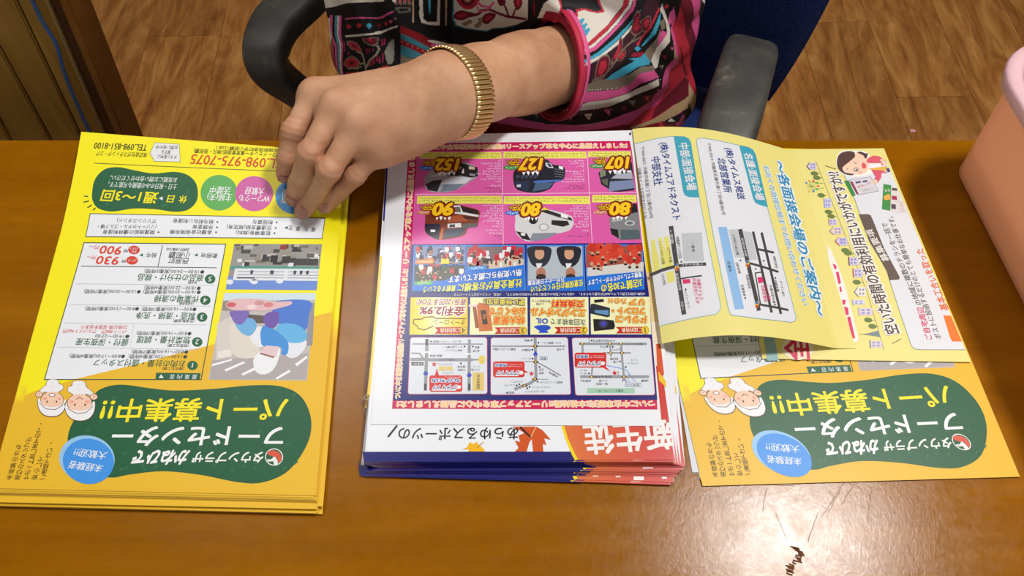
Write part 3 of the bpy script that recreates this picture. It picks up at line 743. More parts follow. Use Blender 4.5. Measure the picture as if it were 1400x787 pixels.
    for t, a, b, c, d in (('商品の仕分け・検品', 278, 379.6, 188.8, 378.6), ('作業場の清掃', 272, 408.3, 211.6, 407.8), ('製造・清掃・洗浄', 267, 432, 186.5, 430.6), ('惣菜計量・調理', 260.4, 464.6, 187.3, 463.8), ('盛付・深夜生産', 175.6, 468, 104, 467), ('お肉の計量・盛付スタッフ', 253, 497, 128.9, 495.4)): S.text(t, a, b, c, d, 9.6, G2, b=.01)
    for t, a, b, c, d in (('[物流課]', 270, 385.8, 257, 385.8), ('[品質管理課]', 265, 414.6, 245, 414.4), ('[豆腐製造課]', 266, 438.6, 237, 438.4), ('[惣菜加工課]', 258, 472.2, 229, 472), ('[精肉加工課]', 251.6, 503.7, 222.4, 503.5)): S.text(t, a, b, c, d, 4.2, (60, 74, 66), b=0)
    for t, a, b, c, d in (('●19:00～24:00(実働5時間)', 279.4, 371.7, 197.6, 370.3), ('●16:00～20:00(実働4時間)', 274.4, 399.5, 196, 398.8), ('●12:00～20:00(実働7時間)', 192.5, 398.8, 114.9, 398.1), ('●18:00～22:00(実働4時間)', 274.4, 394, 197.6, 392.8),
                          ('●8:00～16:00(実働7時間)', 268.6, 422.8, 194, 422.2), ('●8:00～13:00(実働5時間)', 190, 422.2, 116.6, 421.7), ('●8:00～16:00(実働7時間)', 261.8, 456, 186.7, 455.3), ('●19:00～27:00', 177, 459.9, 130.4, 459.2), ('●13:00～17:00(実働4時間)', 256, 487.6, 176, 487), ('●8:00～17:00(実働4時間)', 171, 487, 95.3, 486.4), ('●8:00～16:00(実働7時間)', 257.5, 481, 180, 480.5)): S.text(t, a, b, c, d, 5.6, (60, 70, 66), b=0)
    S.text('パート980円　アルバイト960円', 172.7, 453.4, 86.5, 452.3, 5.6, (214, 60, 52), b=0); S.text('22時以降 深夜手当あり', 174, 447.2, 111.4, 446.6, 5.6, (214, 60, 52), b=0)
    S.poly([(213.6, 509.3), (274.6, 510), (273, 519.4), (212.5, 518.9)], GRN, 3)
    for i, ch in enumerate('募集内容'): S.text(ch, 269.5 - i * 10.2, 514.9, 262.8 - i * 10.2, 514.8, 6.4, WH, b=0)
    S.poly([(217, 516.6), (224, 516.6), (220.5, 511.6)], WH, 4)
    # photograph of a car park before a long white building
    A, B, C, D = (320.3, 333.1), (440.4, 333.7), (432.8, 396.6), (308.6, 395.4)
    S.poly([A, B, C, D], (150, 148, 146), 1)
    def in1(u, v): 
        a = np.array(A) * (1 - u) + np.array(B) * u; b = np.array(D) * (1 - u) + np.array(C) * u; p = a * (1 - v) + b * v; return (p[0], p[1])
    def rc(f, u0, v0, u1, v1, c, l): S.poly([f(u0, v0), f(u1, v0), f(u1, v1), f(u0, v1)], c, l)
    rc(in1, 0, .72, 1, 1, (108, 142, 218), 2); rc(in1, .0, .49, 1, .56, (78, 150, 138), 3); rc(in1, .06, .54, 1, .80, (226, 230, 238), 3)
    for k in (.60, .67, .73): rc(in1, .1, k, .62, k + .018, (160, 166, 176), 4); rc(in1, .66, k, 1, k + .018, (160, 166, 176), 4)
    rc(in1, .1, .735, .3, .76, (50, 56, 80), 4)
    for u in (.24, .46, .47, .72, .79, .86): rc(in1, u, .58, u + .03, .66, (66, 68, 76), 5)
    for u, v in ((0, .84), (.25, .8), (.27, .83), (.55, .81)): S.ell(*in1(u + .03, v), 5, 3.5, (226, 232, 244), 3, 12)
    r = random.Random(2)
    for k in range(60):
        u, v = r.random() * .94, r.random() * .44; w = r.uniform(.03, .12); hh = r.uniform(.03, .1); c = r.choice([(66, 62, 62), (188, 186, 184), (46, 46, 50), (226, 228, 232), (120, 112, 104), (94, 92, 90), (150, 142, 130)])
        rc(in1, u, v, min(u + w, 1), min(v + hh, .49), c, 2 + (k % 5) * .3)
    rc(in1, .53, .02, .6, .12, (150, 50, 46), 5); rc(in1, .44, .25, .52, .4, (40, 38, 40), 5); rc(in1, .57, .27, .66, .42, (50, 48, 50), 5); rc(in1, .72, .32, .98, .46, (64, 62, 62), 5)
    # photograph of kitchen staff handling meat
    A2, B2, C2, D2 = (306.5, 400.4), (431.9, 400.4), (419.6, 520), (285, 518.7)
    S.poly([A2, B2, C2, D2], (196, 190, 188), 1)
    def in2(x, y): return (290 + x / 3.9375, 330 + y / 3.9375)
    def bp(p, c, l): S.blob([in2(*q) for q in p], c, l, 4)
    def pp(p, c, l): S.poly([in2(*q) for q in p], c, l)
    pp([(66, 278), (558, 278), (556, 314), (60, 318)], (206, 226, 236), 2)
    pp([(60, 318), (280, 318), (270, 360), (180, 380), (52, 372)], (150, 140, 132), 1.5); pp([(28, 440), (110, 400), (200, 500), (150, 600), (20, 640)], (214, 208, 200), 2)
    pp([(180, 390), (290, 400), (300, 440), (200, 440)], (96, 84, 80), 2); bp([(110, 440), (180, 470), (250, 560), (240, 620), (130, 620), (90, 520)], (222, 216, 206), 2.3)
    pp([(0, 640), (520, 600), (508, 742), (-14, 742)], (176, 170, 172), 2); pp([(30, 590), (100, 580), (106, 620), (34, 628)], (232, 228, 222), 2.6)
    for q in (((0, 660), (106, 632), (108, 640), (0, 672)), ((66, 690), (170, 645), (178, 654), (74, 700)), ((158, 712), (240, 672), (246, 684), (166, 722)), ((340, 735), (416, 690), (424, 700), (352, 742)), ((446, 660), (510, 615), (514, 626), (456, 672))): pp(q, (246, 246, 250), 3)
    pp([(525, 330), (552, 330), (540, 560), (505, 560)], (150, 146, 152), 3)
    bp([(200, 480), (270, 460), (300, 540), (260, 570), (215, 540)], (232, 234, 240), 3)
    bp([(125, 430), (170, 410), (225, 420), (240, 460), (210, 505), (170, 500), (135, 465)], (112, 176, 228), 4)
    bp([(325, 380), (345, 322), (525, 320), (520, 400), (500, 480), (400, 470), (350, 430)], (72, 122, 212), 3.3)
    bp([(380, 540), (500, 530), (500, 575), (450, 625), (400, 615)], (228, 232, 242), 3.6)
    bp([(345, 460), (400, 440), (470, 455), (512, 500), (490, 540), (420, 545), (360, 510)], (98, 180, 232), 4)
    bp([(265, 470), (300, 450), (370, 500), (410, 545), (405, 605), (372, 605), (370, 570), (280, 565), (262, 530)], (66, 146, 222), 4.4)
    bp([(222, 640), (250, 600), (300, 570), (360, 570), (362, 620), (330, 690), (280, 716), (235, 700)], (238, 240, 246), 5)
    pp([(258, 600), (290, 560), (362, 566), (345, 622)], (226, 202, 206), 6); pp([(256, 606), (262, 600), (336, 620), (332, 628)], (150, 90, 84), 6.5)
    bp([(100, 376), (195, 374), (190, 410), (160, 446), (125, 440), (105, 410)], (124, 104, 184), 5); bp([(275, 410), (305, 382), (355, 380), (360, 430), (330, 466), (290, 455)], (108, 84, 172), 5)
    bp([(74, 345), (105, 315), (180, 308), (270, 312), (330, 326), (420, 322), (426, 340), (360, 360), (290, 374), (190, 372), (110, 370)], (226, 186, 192), 6)
    for a, b, c_ in ((100, 340, (206, 96, 106)), (300, 340, (214, 128, 132)), (210, 352, (238, 214, 216)), (250, 330, (206, 150, 156))): bp([(a - 22, b), (a, b - 12), (a + 30, b - 4), (a + 18, b + 12), (a - 12, b + 12)], c_, 7)
    # the large green field with its title
    S.blob([(137, 532), (165, 525.6), (206, 530.6), (240, 533.6), (291.6, 531.4), (343, 526.6), (384, 528), (411.7, 542), (425.4, 573), (420, 607), (394.5, 643), (360, 659), (326, 659), (274.4, 649), (223, 644), (178, 648.4), (151, 652.6), (117, 645), (96, 621), (93.3, 593.5), (106, 566), (122, 548)], (24, 92, 58), 1, 7)
    r = random.Random(5)
    for k in range(46):
        x, y = r.uniform(112, 410), r.uniform(537, 646)
        if k: S.poly([(x - 3.4, y + 1.6), (x + 1.4, y - 3.2), (x + 3.2, y + 1), (x + .4, y + .2), (x - .6, y + 3)], (44, 110, 72), 2)
    for k in range(14):
        x, y = r.uniform(140, 258), r.uniform(240, 282); S.poly([(x - 2.4, y + 1.2), (x + 1.2, y - 2.2), (x + 2.4, y + .8)], (54, 118, 84), 2)
    S.text('パート募集中!!', 392.8, 557.8, 139, 560.5, 30, (248, 232, 22), b=.022, res=4)
    S.text('フードセンター', 387.7, 595.5, 154.4, 595, 27, (244, 247, 248), b=.03, res=4)
    S.text('タウンプラザ', 360, 624.4, 263.5, 624.4, 15, (240, 244, 244), b=.03, sl=0); S.text('かねひで', 256, 624.6, 183, 624.6, 20, (244, 247, 248), b=.045, sl=.25)
    S.ell(374.8, 624.6, 12.3, 11.8, (238, 240, 240), 3, 32); S.ell(374.8, 624.6, 11, 10.5, (24, 92, 58), 4, 32)
    S.blob([(366, 617), (372, 615.5), (379, 617), (384, 622), (384.6, 630), (381, 632), (378, 625), (372, 623.5), (366.6, 621)], (216, 84, 60), 5); S.blob([(365, 628), (371, 627.5), (375, 624), (378, 627), (380, 633), (375, 636), (373.6, 630.6), (368, 631)], (238, 240, 240), 5)
    S.ell(119, 627, 38, 32, (150, 200, 240), 3, 36, .12); S.ell(121, 630.5, 35, 31, (62, 150, 236), 4, 36, .15)
    S.text('未経験者', 140, 640.6, 94.5, 634.4, 11, (236, 244, 252), lv=7); S.text('大歓迎!!', 146, 622.8, 102, 617.5, 11, (236, 244, 252), lv=7)
    chef(S, 71.5, 546, 1.0, 1); chef(S, 109, 550, 1.08, -1)
    for t, a, b, c, d in (('未経験の方も', 13.3, 652, 25.6, 611), ('周りのスタッフが', 24.7, 652, 39.3, 600.7), ('サポート致しますので、', 36.6, 652, 55.6, 581), ('安心して', 47.8, 652, 56, 627), ('ご連絡下さい。', 59, 652, 69.8, 607.5)): S.column(t, a, b, c, d, 7.6, (84, 66, 28), b=0)

print_leaflet(S1)
GL = 'yellow food-centre leaflets stacked in the left pile'
P0 = at_z(430, 703, DESK + .001).y - C1[2][1]
low = [Vector((x, y, 0)) for x, y in C1]
def put_sheet(me_obj, z, dx, dy, rz, cen, label, cat, group):
    me_obj.location = (cen[0] + dx, cen[1] + dy, z); me_obj.rotation_euler = (0, 0, rz); tag(me_obj, label, cat, group)
cen1 = (sum(c[0] for c in C1) / 4, sum(c[1] for c in C1) / 4)
loc = [(c[0] - cen1[0], c[1] - cen1[1]) for c in C1]
def base_left_low(u, v): return base_left(u, v)
proto = paper('leaflet', loc, flat(0.0), M_PRINT, base_left_low, nu=8, nv=14, edge=(240, 214, 150))
rs = random.Random(11); LT = None
LABL = 'yellow and amber leaflet inside the left pile, only its edges showing'
for i in range(NL - 1):
    o = proto if i == 0 else proto.copy()
    if i: COL.objects.link(o)
    if i < 9: dx, dy, rz = .0012 + rs.uniform(-.0008, .0008), P0 + rs.uniform(0, .0012), rs.uniform(-.002, .002)
    elif i < 15: dx, dy, rz = .0008 + rs.uniform(-.001, .001), P0 * .72 + rs.uniform(-.0008, .0012), rs.uniform(-.003, .002)
    else: dx, dy, rz = rs.uniform(-.0012, .0008), -.0012 - .0028 * (NL - 2 - i) / 10 + rs.uniform(-.0004, .0004), rs.uniform(-.002, .001)
    if i in (3, 12): dx += .0022
    put_sheet(o, DESK + .0004 + (i + 1) * T_, dx, dy, rz, cen1, LABL if i else 'lowest yellow leaflet of the left pile, lying flat on the desk', 'leaflet', GL)
top1 = paper('leaflet', C1, f_left, M_PRINT, base_left, nu=24, nv=40, edge=(244, 226, 160))
tag(top1, 'yellow leaflet with a green title field, top of the left pile under the hand', 'leaflet', 'yellow food-centre leaflets')
S1.build('printing', M_PRINT, top1)

# ---- the same leaflet again, lying at the lower right
ZR = DESK + .0012
FR = flat(ZR)
srcp = [(374.8, 624.6), (62, 518), (120, 629), (274, 519), (432, 677), (-12, 667)]
dstp = [(1316.5, 607), (957, 513), (1071, 622), (1166, 509), (1387, 648), (967, 665)]
a_ = S1.xy(srcp); b_ = Sheet(FR).xy(dstp); am, bmn = a_.mean(0), b_.mean(0)
H_ = (a_ - am).T @ (b_ - bmn); U_, _s, Vt_ = np.linalg.svd(H_); R_ = Vt_.T @ U_.T; Tt = bmn - R_ @ am
print('right leaflet fit residual mm', np.round(np.hypot(*((a_ @ R_.T + Tt) - b_).T) * 1000, 1))
CR = [tuple(R_ @ np.array(c) + Tt) for c in C1]
S2 = Sheet(f_left, (R_, Tt), FR)
S2.V, S2.F, S2.C, S2.n = S1.V, S1.F, S1.C, S1.n
topR = paper('leaflet', CR, FR, M_PRINT, base_left, nu=24, nv=40, edge=(244, 226, 160))
tag(topR, 'yellow leaflet with a green title field, at lower right under the pale yellow sheets', 'leaflet', 'yellow food-centre leaflets')
S2.build('printing', M_PRINT, topR)
for k, (q, m_, lb) in enumerate(([[(1320, 500), M_PAPER, '']] and [([(935, 470), (1150, 470), (1180, 652), (955, 655)], M_PAPERG, 'pale grey sheet, lowest under the lower-right yellow leaflet'), ([(905, 400), (1150, 400), (1180, 640), (946.5, 645.5)], M_PAPER, 'white sheet showing along the left edge of the lower-right yellow leaflet'),
                             ([(1100, 570), (1330, 570), (1361, 650.0), (1110, 659)], M_PAPER, 'white sheet peeping out below the lower-right yellow leaflet')])):
    z = DESK + .0004 + k * .0002
    c = [Sheet(flat(z)).xy([p])[0] for p in q]
    o = paper('paper_sheet', c, flat(z), m_, lambda u, v: (230, 232, 236), flat=True, thick=.00015); tag(o, lb, 'paper')

# ---- pile of autumn sports-school leaflets, middle
NM = 30; ZM = DESK + .0005 + NM * T_
SM = Sheet(flat(ZM))
CM = [tuple(SM.xy([c])[0]) for c in ((530.5, 185), (884, 178), (922, 627), (499.5, 631.5))]
NAVY = (22, 22, 110); RED = (206, 56, 48); ORG = (222, 116, 62)
def sport_base(S, full):
    S.poly([(497, 617.3), (790, 617), (800, 629.5), (499.5, 631.4)], NAVY, 1)
    arc = [(768, 560), (771, 582), (776, 599), (785.6, 622), (789.5, 629)]
    S.poly([(x - 3.5, y) for x, y in arc] + [(910, 600), (900, 560)], (246, 216, 20), 2)
    n = 22                                           # orange fading to red, as printed
    for k in range(n):
        t0, t1 = k / n, (k + 1) / n; mx = lambda t: tuple(np.array(ORG) * (1 - min(1, t * 1.15)) + np.array(RED) * min(1, t * 1.15)); P = []
        for y in (500, 560, 582, 599, 622, 628.6):
            x0 = np.interp(y, [500, 560, 582, 599, 622, 629], [764, 768, 771.5, 776.5, 787, 791.5]); x1 = np.interp(y, [500, 628], [904.5, 921.8]); P.append((x0, x1, y))
        S.poly([(a + (b - a) * t0, y) for a, b, y in P] + [(a + (b - a) * t1, y) for a, b, y in P[::-1]], mx(t0), 3)
    # pictures along the right margin
    S.poly([(868, 206), (884, 206), (889, 282), (872, 282)], (226, 178, 120), 1)
    for k in range(5): S.line([(870 + k * 3, 206), (874 + k * 3, 282)], .8, (190, 136, 84), 2)
    S.poly([(872, 283), (889.5, 283), (899, 400), (880, 400)], (246, 214, 10), 1); S.poly([(884, 372), (897.5, 372), (903, 440), (888, 440)], (236, 206, 150), 2); S.poly([(889, 400), (900, 400), (906, 500), (892, 500)], (240, 224, 200), 1.5)
    S.poly([(897, 470), (903, 470), (908, 512), (899, 512)], (214, 86, 44), 4); S.poly([(900, 508), (910, 520), (911, 530), (901, 520)], (240, 196, 40), 5)
    # blue and yellow rules at the left margin
    S.poly([(529, 205), (531.5, 205), (526, 302), (523.5, 302)], (36, 46, 130), 2); S.poly([(519.5, 350), (523, 350), (506, 540), (503, 540)], (244, 206, 30), 2)
    if full:
        S.text('新生徒', 918, 592, 799, 600, 38, (244, 240, 238), lv=6, b=.035, res=4)
        S.text('あらゆるスポーツの', 708.5, 592, 545, 592.3, 16.5, (20, 20, 24), lv=6, b=.012, res=4)
        S.line([(543, 581.4), (530.7, 597)], 2.4, (20, 20, 24), 6); S.line([(711, 583.5), (725, 597)], 2.4, (20, 20, 24), 6)
        S.poly([(700, 583), (733, 583), (742, 588), (753, 601), (744, 599), (747, 608), (742, 607), (743, 617), (729, 617), (727, 600), (724, 604), (720, 617), (704, 617), (709, 612), (704, 602), (711, 604), (709, 595), (717, 592), (713, 589)], (208, 84, 28), 4)
        S.line([(733, 583), (726, 597)], 1.2, (240, 190, 140), 5)
        S.poly([(632, 614), (639, 611), (642, 604), (648, 607), (651, 603.5), (656, 609), (661, 613), (663, 617), (640, 617), (642, 614)], (242, 186, 20), 4); S.line([(652, 612), (661, 604)], 1, (190, 130, 40), 5)
    else:
        S.poly([(866, 590), (880, 590), (881, 626.5), (867, 627)], (244, 240, 238), 5)
        for x in (811, 842, 905): S.poly([(x, 621), (x + 7, 620.7), (x + 7.4, 623.4), (x + .4, 624)], (244, 240, 238), 5)
sport_base(SM, True)
GM = 'sports-school leaflets in the middle pile'
cenM = (sum(c[0] for c in CM) / 4, sum(c[1] for c in CM) / 4)
locM = [(c[0] - cenM[0], c[1] - cenM[1]) for c in CM]
SL = Sheet(flat(ZM)); sport_base(SL, False); SL.xf = (np.eye(2), -np.array(cenM)); SL.surf = flat(0.0)
# low sheets carry their ground print in the same mesh
pl_ = paper('leaflet', locM, flat(0.0), M_GLOSSY, lambda u, v: WH, flat=True, edge=(196, 120, 110))
pr_ = SL.build('printing', M_GLOSSY, pl_)
def merged(name, a, b, m_):
    va = [tuple(v.co) for v in a.vertices]; vb = [tuple(v.co) for v in b.vertices]; n_ = len(va); fa = [tuple(p.vertices) for p in a.polygons]; fb = [tuple(i + n_ for i in p.vertices) for p in b.polygons]
    me_ = bpy.data.meshes.new(name); me_.from_pydata(va + vb, [], fa + fb); c_ = me_.color_attributes.new('Col', 'FLOAT_COLOR', 'CORNER'); ca_ = [tuple(d.color) for d in a.color_attributes['Col'].data]; cb_ = [tuple(d.color) for d in b.color_attributes['Col'].data]
    out = list(ca_)
    for p in b.polygons: out += [cb_[i] for i in p.vertices]
    c_.data.foreach_set('color', [x for q in out for x in q]); me_.materials.append(m_); return me_
me = merged('leaflet', pl_.data, pr_.data, M_GLOSSY)
bpy.data.objects.remove(pr_); pl_.data = me
P0m = at_z(919, 658, DESK + .001); PLm = at_z(497, 637, DESK + .001)
rs = random.Random(4)
LABM = 'navy and red sports leaflet inside the middle pile, only its edges showing'
for i in range(NM - 1):
    o = pl_ if i == 0 else pl_.copy()
    if i: COL.objects.link(o)
    t = i / (NM - 2)
    if i < 6: dx, dy, rz = .0035 + rs.uniform(-.001, .001), -.0098 + rs.uniform(-.0004, .0010), -.034 + rs.uniform(-.004, .002)
    elif i < 14: dx, dy, rz = .004 + .0025 * (i - 6) / 8 + rs.uniform(-.002, .001), -.0065 + .0026 * (i - 6) / 8 + rs.uniform(-.0003, .0003), -.020 + .013 * (i - 6) / 8
    else:
        st = [.0105, .0098, .0100, .0072, .0068, .0060, .0046, .0040, .0022, .0010, .0008, .0005, .0004, .0002, .0002][min(i - 14, 14)]
        dx, dy, rz = st * .75, -.0026 + (i - 14) * .00014, -.004 + rs.uniform(-.003, .002)
    if i in (2, 9): dx -= .004
    put_sheet(o, DESK + .0004 + (i + 1) * T_, dx, dy, rz, cenM, LABM if i else 'lowest sports leaflet of the middle pile, lying askew on the desk', 'leaflet', GM)
topM = paper('leaflet', CM, flat(ZM), M_GLOSSY, lambda u, v: (238, 241, 248), flat=True, edge=(210, 200, 200))
tag(topM, 'autumn sports leaflet with maple leaves and a red field, under the car advertisement', 'leaflet')
SM.build('printing', M_GLOSSY, topM)
# ---- used-car advertisement, top of the middle pile
ZC = ZM + .0006
SCa = Sheet(flat(ZC))
CC = [tuple(SCa.xy([c])[0]) for c in ((533.5, 187), (864, 178), (905, 582), (507, 579.5))]
topC = paper('leaflet', CC, flat(ZC), M_GLOSSY, lambda u, v: (236, 239, 246), flat=True, edge=(226, 226, 230), thick=.0003)
tag(topC, 'glossy pink and navy used-car advertisement, top of the middle pile', 'leaflet')
def print_cars(S):
    NV = (26, 30, 118); PK = (218, 92, 168); CR = (200, 22, 92); YT = (250, 214, 40); W = (240, 242, 247)
    # ornamental frame
    S.poly([(559, 196), (861, 192.4), (864, 207), (878, 331), (887, 400), (899, 559.6), (536, 558.6)], CR, 0)
    r = random.Random(9)
    for k in range(64):                       # woven red squares
        x = 540 + k * 5.6; S.poly([(x, 546 + (k % 2) * 6), (x + 5, 546 + (k % 2) * 6), (x + 5, 551.5 + (k % 2) * 6), (x, 551.5 + (k % 2) * 6)], (214, 30, 60), .5)
    for k in range(60):
        y = 205 + k * 5.7; x = 559.5 - (y - 196) * .0635; S.poly([(x + (k % 2) * 4, y), (x + 4 + (k % 2) * 4, y), (x + 4 + (k % 2) * 4, y + 5), (x + (k % 2) * 4, y + 5)], (222, 50, 120), .5)
    FR_ = 'ついに中古車販売!本格始動!!リースアップ車を中心に品揃えしました!'
    def frame(a, b, c, d, h, t=FR_): S.text(t, a, b, c, d, h, (246, 190, 40), lv=4, b=.01, out=(252, 236, 236), ow=.07)
    frame(895, 551.5, 543, 552.5, 8.6); frame(575, 201.5, 857, 199, 6.6)
    frame(543.5, 545, 554.5, 368, 8); frame(555, 360, 564.6, 203, 7.6, 'リースアップ車を中心に品揃えしました!')
    # pink field with six cars
    S.poly([(570, 206.5), (862.8, 205.2), (878, 332), (562.7, 334)], PK, 1)
    S.line([(568, 265.6), (870, 263.4)], .7, (250, 214, 236), 2); S.line([(686.6, 206), (688, 334)], .7, (250, 214, 236), 2); S.line([(802.6, 206), (809.6, 333)], .7, (250, 214, 236), 2)
    cells = [(574, 208, 685, 217), (688.5, 207.5, 801, 216.5), (804.5, 207, 862, 215), (570.5, 268, 686, 278.5), (689, 268.5, 806, 279), (810, 266.5, 869.5, 276.5)]
    prices = [('152', 626, 596, 225, 15), ('127', 740, 711, 224.5, 15), ('107', 858.5, 829, 222.5, 15), ('90', 619, 592.5, 286, 16), ('80', 737.5, 713.5, 286.5, 16), ('80', 860.5, 834, 285.5, 16)]
    ov = [(32, 110, 214), (70, 150, 70), (70, 150, 70), (206, 120, 90), (32, 110, 214), (206, 120, 90)]
    SH = {0: (176, 176, 184), 1: (34, 40, 62), 2: (150, 154, 166), 3: (150, 70, 44), 4: (214, 216, 220), 5: (150, 150, 156)}
    for i, (x0, y0, x1, y1) in enumerate(cells):
        S.poly([(x0, y0), (x1, y0 - .2), (x1 + .8, y1), (x0 - .6, y1)], (236, 232, 104), 2)
        S.scrib(x0 + 2, y0 + 2.8, x1 - 2, y0 + 2.6, 3, (128, 124, 60), 3, i); S.scrib(x0 + 2, y0 + 6.4, x1 - 2, y0 + 6.2, 3, (128, 124, 60), 3, i + 9)
    def P(pts, c, l): S.poly(pts, c, l)
    def B(pts, c, l): S.blob(pts, c, l, 4)
    def jag(x0, x1, y, c=(250, 250, 252)):     # the white starburst under the price
        n = 4; pts = [(x1, y - 4), (x0, y - 4)]
        for k in range(n + 1):
            x = x0 + (x1 - x0) * k / n; pts.append((x, y + 1))
            if k < n: pts.append((x + (x1 - x0) / n * .5, y + 7))
        P(pts, c, 5)
    # 1 silver hatchback
    B([(580.5, 246), (583, 239), (592, 231), (612, 224), (632, 221), (648, 226.5), (653.5, 231), (653, 241), (640, 250), (620, 261), (598, 263), (583, 259)], (158, 160, 168), 2)
    P([(582, 252), (592, 247), (604, 246), (598, 262), (585, 260)], (40, 42, 46), 3); P([(602, 262), (607, 252.5), (634, 251.5), (622, 260.5)], (112, 126, 140), 4)
    P([(627, 222), (653, 229), (653.5, 241), (644, 243), (630, 240), (610, 241), (622, 234), (631, 230)], (34, 34, 38), 3); P([(606, 246), (618, 241.5), (646, 243), (636, 251), (603, 252)], (206, 210, 222), 3.4)
    P([(641, 227), (649, 228.5), (649, 232), (641, 231.4)], (200, 180, 160), 4); P([(632, 233), (634, 230), (634.5, 237), (631, 237)], (220, 220, 224), 4); P([(642, 237), (650, 238), (650, 241), (642, 240)], (140, 142, 150), 4)
    S.ell(598.5, 237, 4, 4, (60, 58, 60), 3); P([(588, 242), (607, 231), (622, 226), (628, 230), (606, 240)], (188, 190, 196), 3)
    # 2 black minivan
    B([(702, 236), (712, 228), (735, 219), (748, 218.5), (756, 225), (768, 226.5), (772.5, 232), (771.5, 243), (766, 247), (758, 250), (752, 258), (735, 263.5), (716, 262), (704, 256)], (24, 28, 42), 2)
    P([(703, 248), (724, 247), (722, 262), (706, 256)], (34, 46, 74), 3); P([(728, 262), (733, 249), (757, 250), (750, 258)], (70, 96, 126), 4); P([(728, 249), (733, 247), (770, 245.5), (766, 248), (733, 250.5)], (70, 110, 190), 4)
    P([(746, 222), (753, 223.5), (757, 230), (750, 229.5), (746, 226.5)], (214, 218, 226), 4); P([(747.4, 223), (752.4, 224.3), (755, 228.6), (750.6, 228.4)], (60, 66, 84), 5); P([(764, 226.5), (770, 228), (769.6, 232), (764, 230.4)], (232, 234, 238), 4)
    for k in range(4): S.line([(758, 231 + k * 3.4), (771, 233 + k * 3.2)], .6, (120, 126, 140), 4)
    for k in range(5): P([(706 + k * 6, 240), (710 + k * 6, 239), (710 + k * 6, 243), (706 + k * 6, 244)], (60, 72, 96), 4)
    P([(706, 253), (712, 252), (712, 256), (707, 256)], (200, 210, 224), 5)
    # 3 grey van, cut by the fold
    P([(818, 236), (830, 228), (845, 222), (864, 222), (867.5, 260), (850, 262), (838, 262), (822, 252)], (40, 42, 52), 2)
    P([(832, 262), (834, 248), (866, 246), (868, 257)], (124, 138, 176), 3); P([(835, 244), (843, 238), (864, 236), (865.5, 245)], (170, 174, 190), 3); P([(838, 232), (850, 230), (849, 238), (840, 238)], (200, 200, 208), 4)
    P([(820, 232), (828, 229), (828, 240), (821, 243)], (130, 134, 110), 3); P([(822, 246), (831, 244), (831, 254), (826, 252)], (96, 100, 84), 3); P([(857, 233), (863, 233), (863.5, 236), (857, 236)], (220, 222, 228), 5)
    # 4 brown kei wagon
    B([(581.5, 300), (583, 288), (600, 281), (622, 279), (640, 283), (655, 288), (655, 298), (652, 310), (640, 312), (634, 322), (603, 328), (590, 324), (581, 316)], (122, 56, 38), 2)
    P([(581, 306), (602, 306), (600, 328), (590, 324), (582, 317)], (30, 34, 58), 3); P([(606, 326), (609, 314), (637, 311.5), (630, 322)], (52, 66, 84), 4); P([(600, 328), (604, 312), (607, 312), (604, 328)], (196, 104, 60), 5)
    P([(628, 281), (654, 288), (653, 297), (633, 293)], (40, 34, 36), 3); P([(620, 281), (629, 281), (633, 290), (654, 294), (654, 296.6), (630, 293), (619, 291.5)], (226, 228, 230), 4); P([(621.5, 283), (629, 283), (630, 290.5), (621.5, 290)], (110, 106, 104), 5)
    P([(612, 306), (630, 305), (631, 310.5), (612, 312)], (222, 222, 224), 4); P([(615, 307), (622, 306.6), (622, 310.6), (614, 311)], (70, 74, 84), 5); P([(632, 306), (652, 305), (651, 311), (632, 311.5)], (96, 92, 92), 4)
    P([(633, 295.5), (653, 298), (652, 300.5), (636, 299)], (56, 36, 32), 4); P([(612, 296), (630, 294), (640, 302), (612, 304)], (168, 84, 54), 3); P([(588.5, 314), (595, 314), (595, 317.2), (589, 317.2)], (240, 240, 244), 5)
    # 5 white compact
    B([(704.5, 302), (706, 292), (722, 288), (745, 286), (770, 291), (782, 297), (784, 306), (778, 315), (760, 320), (744, 326), (722, 330), (708, 322), (704, 312)], (208, 210, 214), 2)
    P([(705, 316), (720, 319), (726, 329), (714, 326.5)], (26, 26, 30), 3); P([(724, 329), (728, 319), (763, 318), (750, 325.5), (735, 329.5)], (132, 140, 152), 3); S.ell(729, 299, 6.6, 7.5, (28, 28, 32), 4, 20)
    P([(736, 288), (748, 287), (781, 298), (783, 302), (764, 297)], (40, 40, 44), 4); P([(754, 301), (776, 302), (778.5, 307), (770, 310), (754, 307)], (38, 38, 42), 4); S.ell(743.5, 310.5, 7, 5.2, (170, 174, 180), 3.4, 20); S.ell(743.5, 310.5, 5, 3.7, (222, 224, 228), 4, 20)
    P([(767, 292), (776, 294.5), (776, 299), (767, 297)], (238, 238, 240), 5); P([(712, 318.5), (718, 319), (718, 322.4), (712.6, 322)], (236, 238, 240), 5); P([(744, 283), (752, 288), (749, 291), (741, 287)], (222, 214, 40), 4)
    # 6 silver wagon, cut by the fold
    P([(833, 300), (838, 290), (868, 286), (872.6, 290), (876, 326), (848, 328), (836, 320)], (128, 130, 134), 2)
    P([(848, 314), (874, 314), (875.6, 327), (849, 328)], (84, 100, 106), 3); P([(834, 312), (845, 314), (846, 326), (836, 320)], (34, 36, 34), 3); P([(854, 280), (870.5, 278), (872, 290), (862, 292)], (30, 30, 34), 3); S.ell(861, 305, 7, 3.6, (196, 198, 202), 4, 18); S.ell(861, 305, 4.6, 2.2, (110, 112, 118), 5, 18)
    P([(836, 296), (852, 296), (850, 302), (837, 304)], (168, 170, 174), 4)
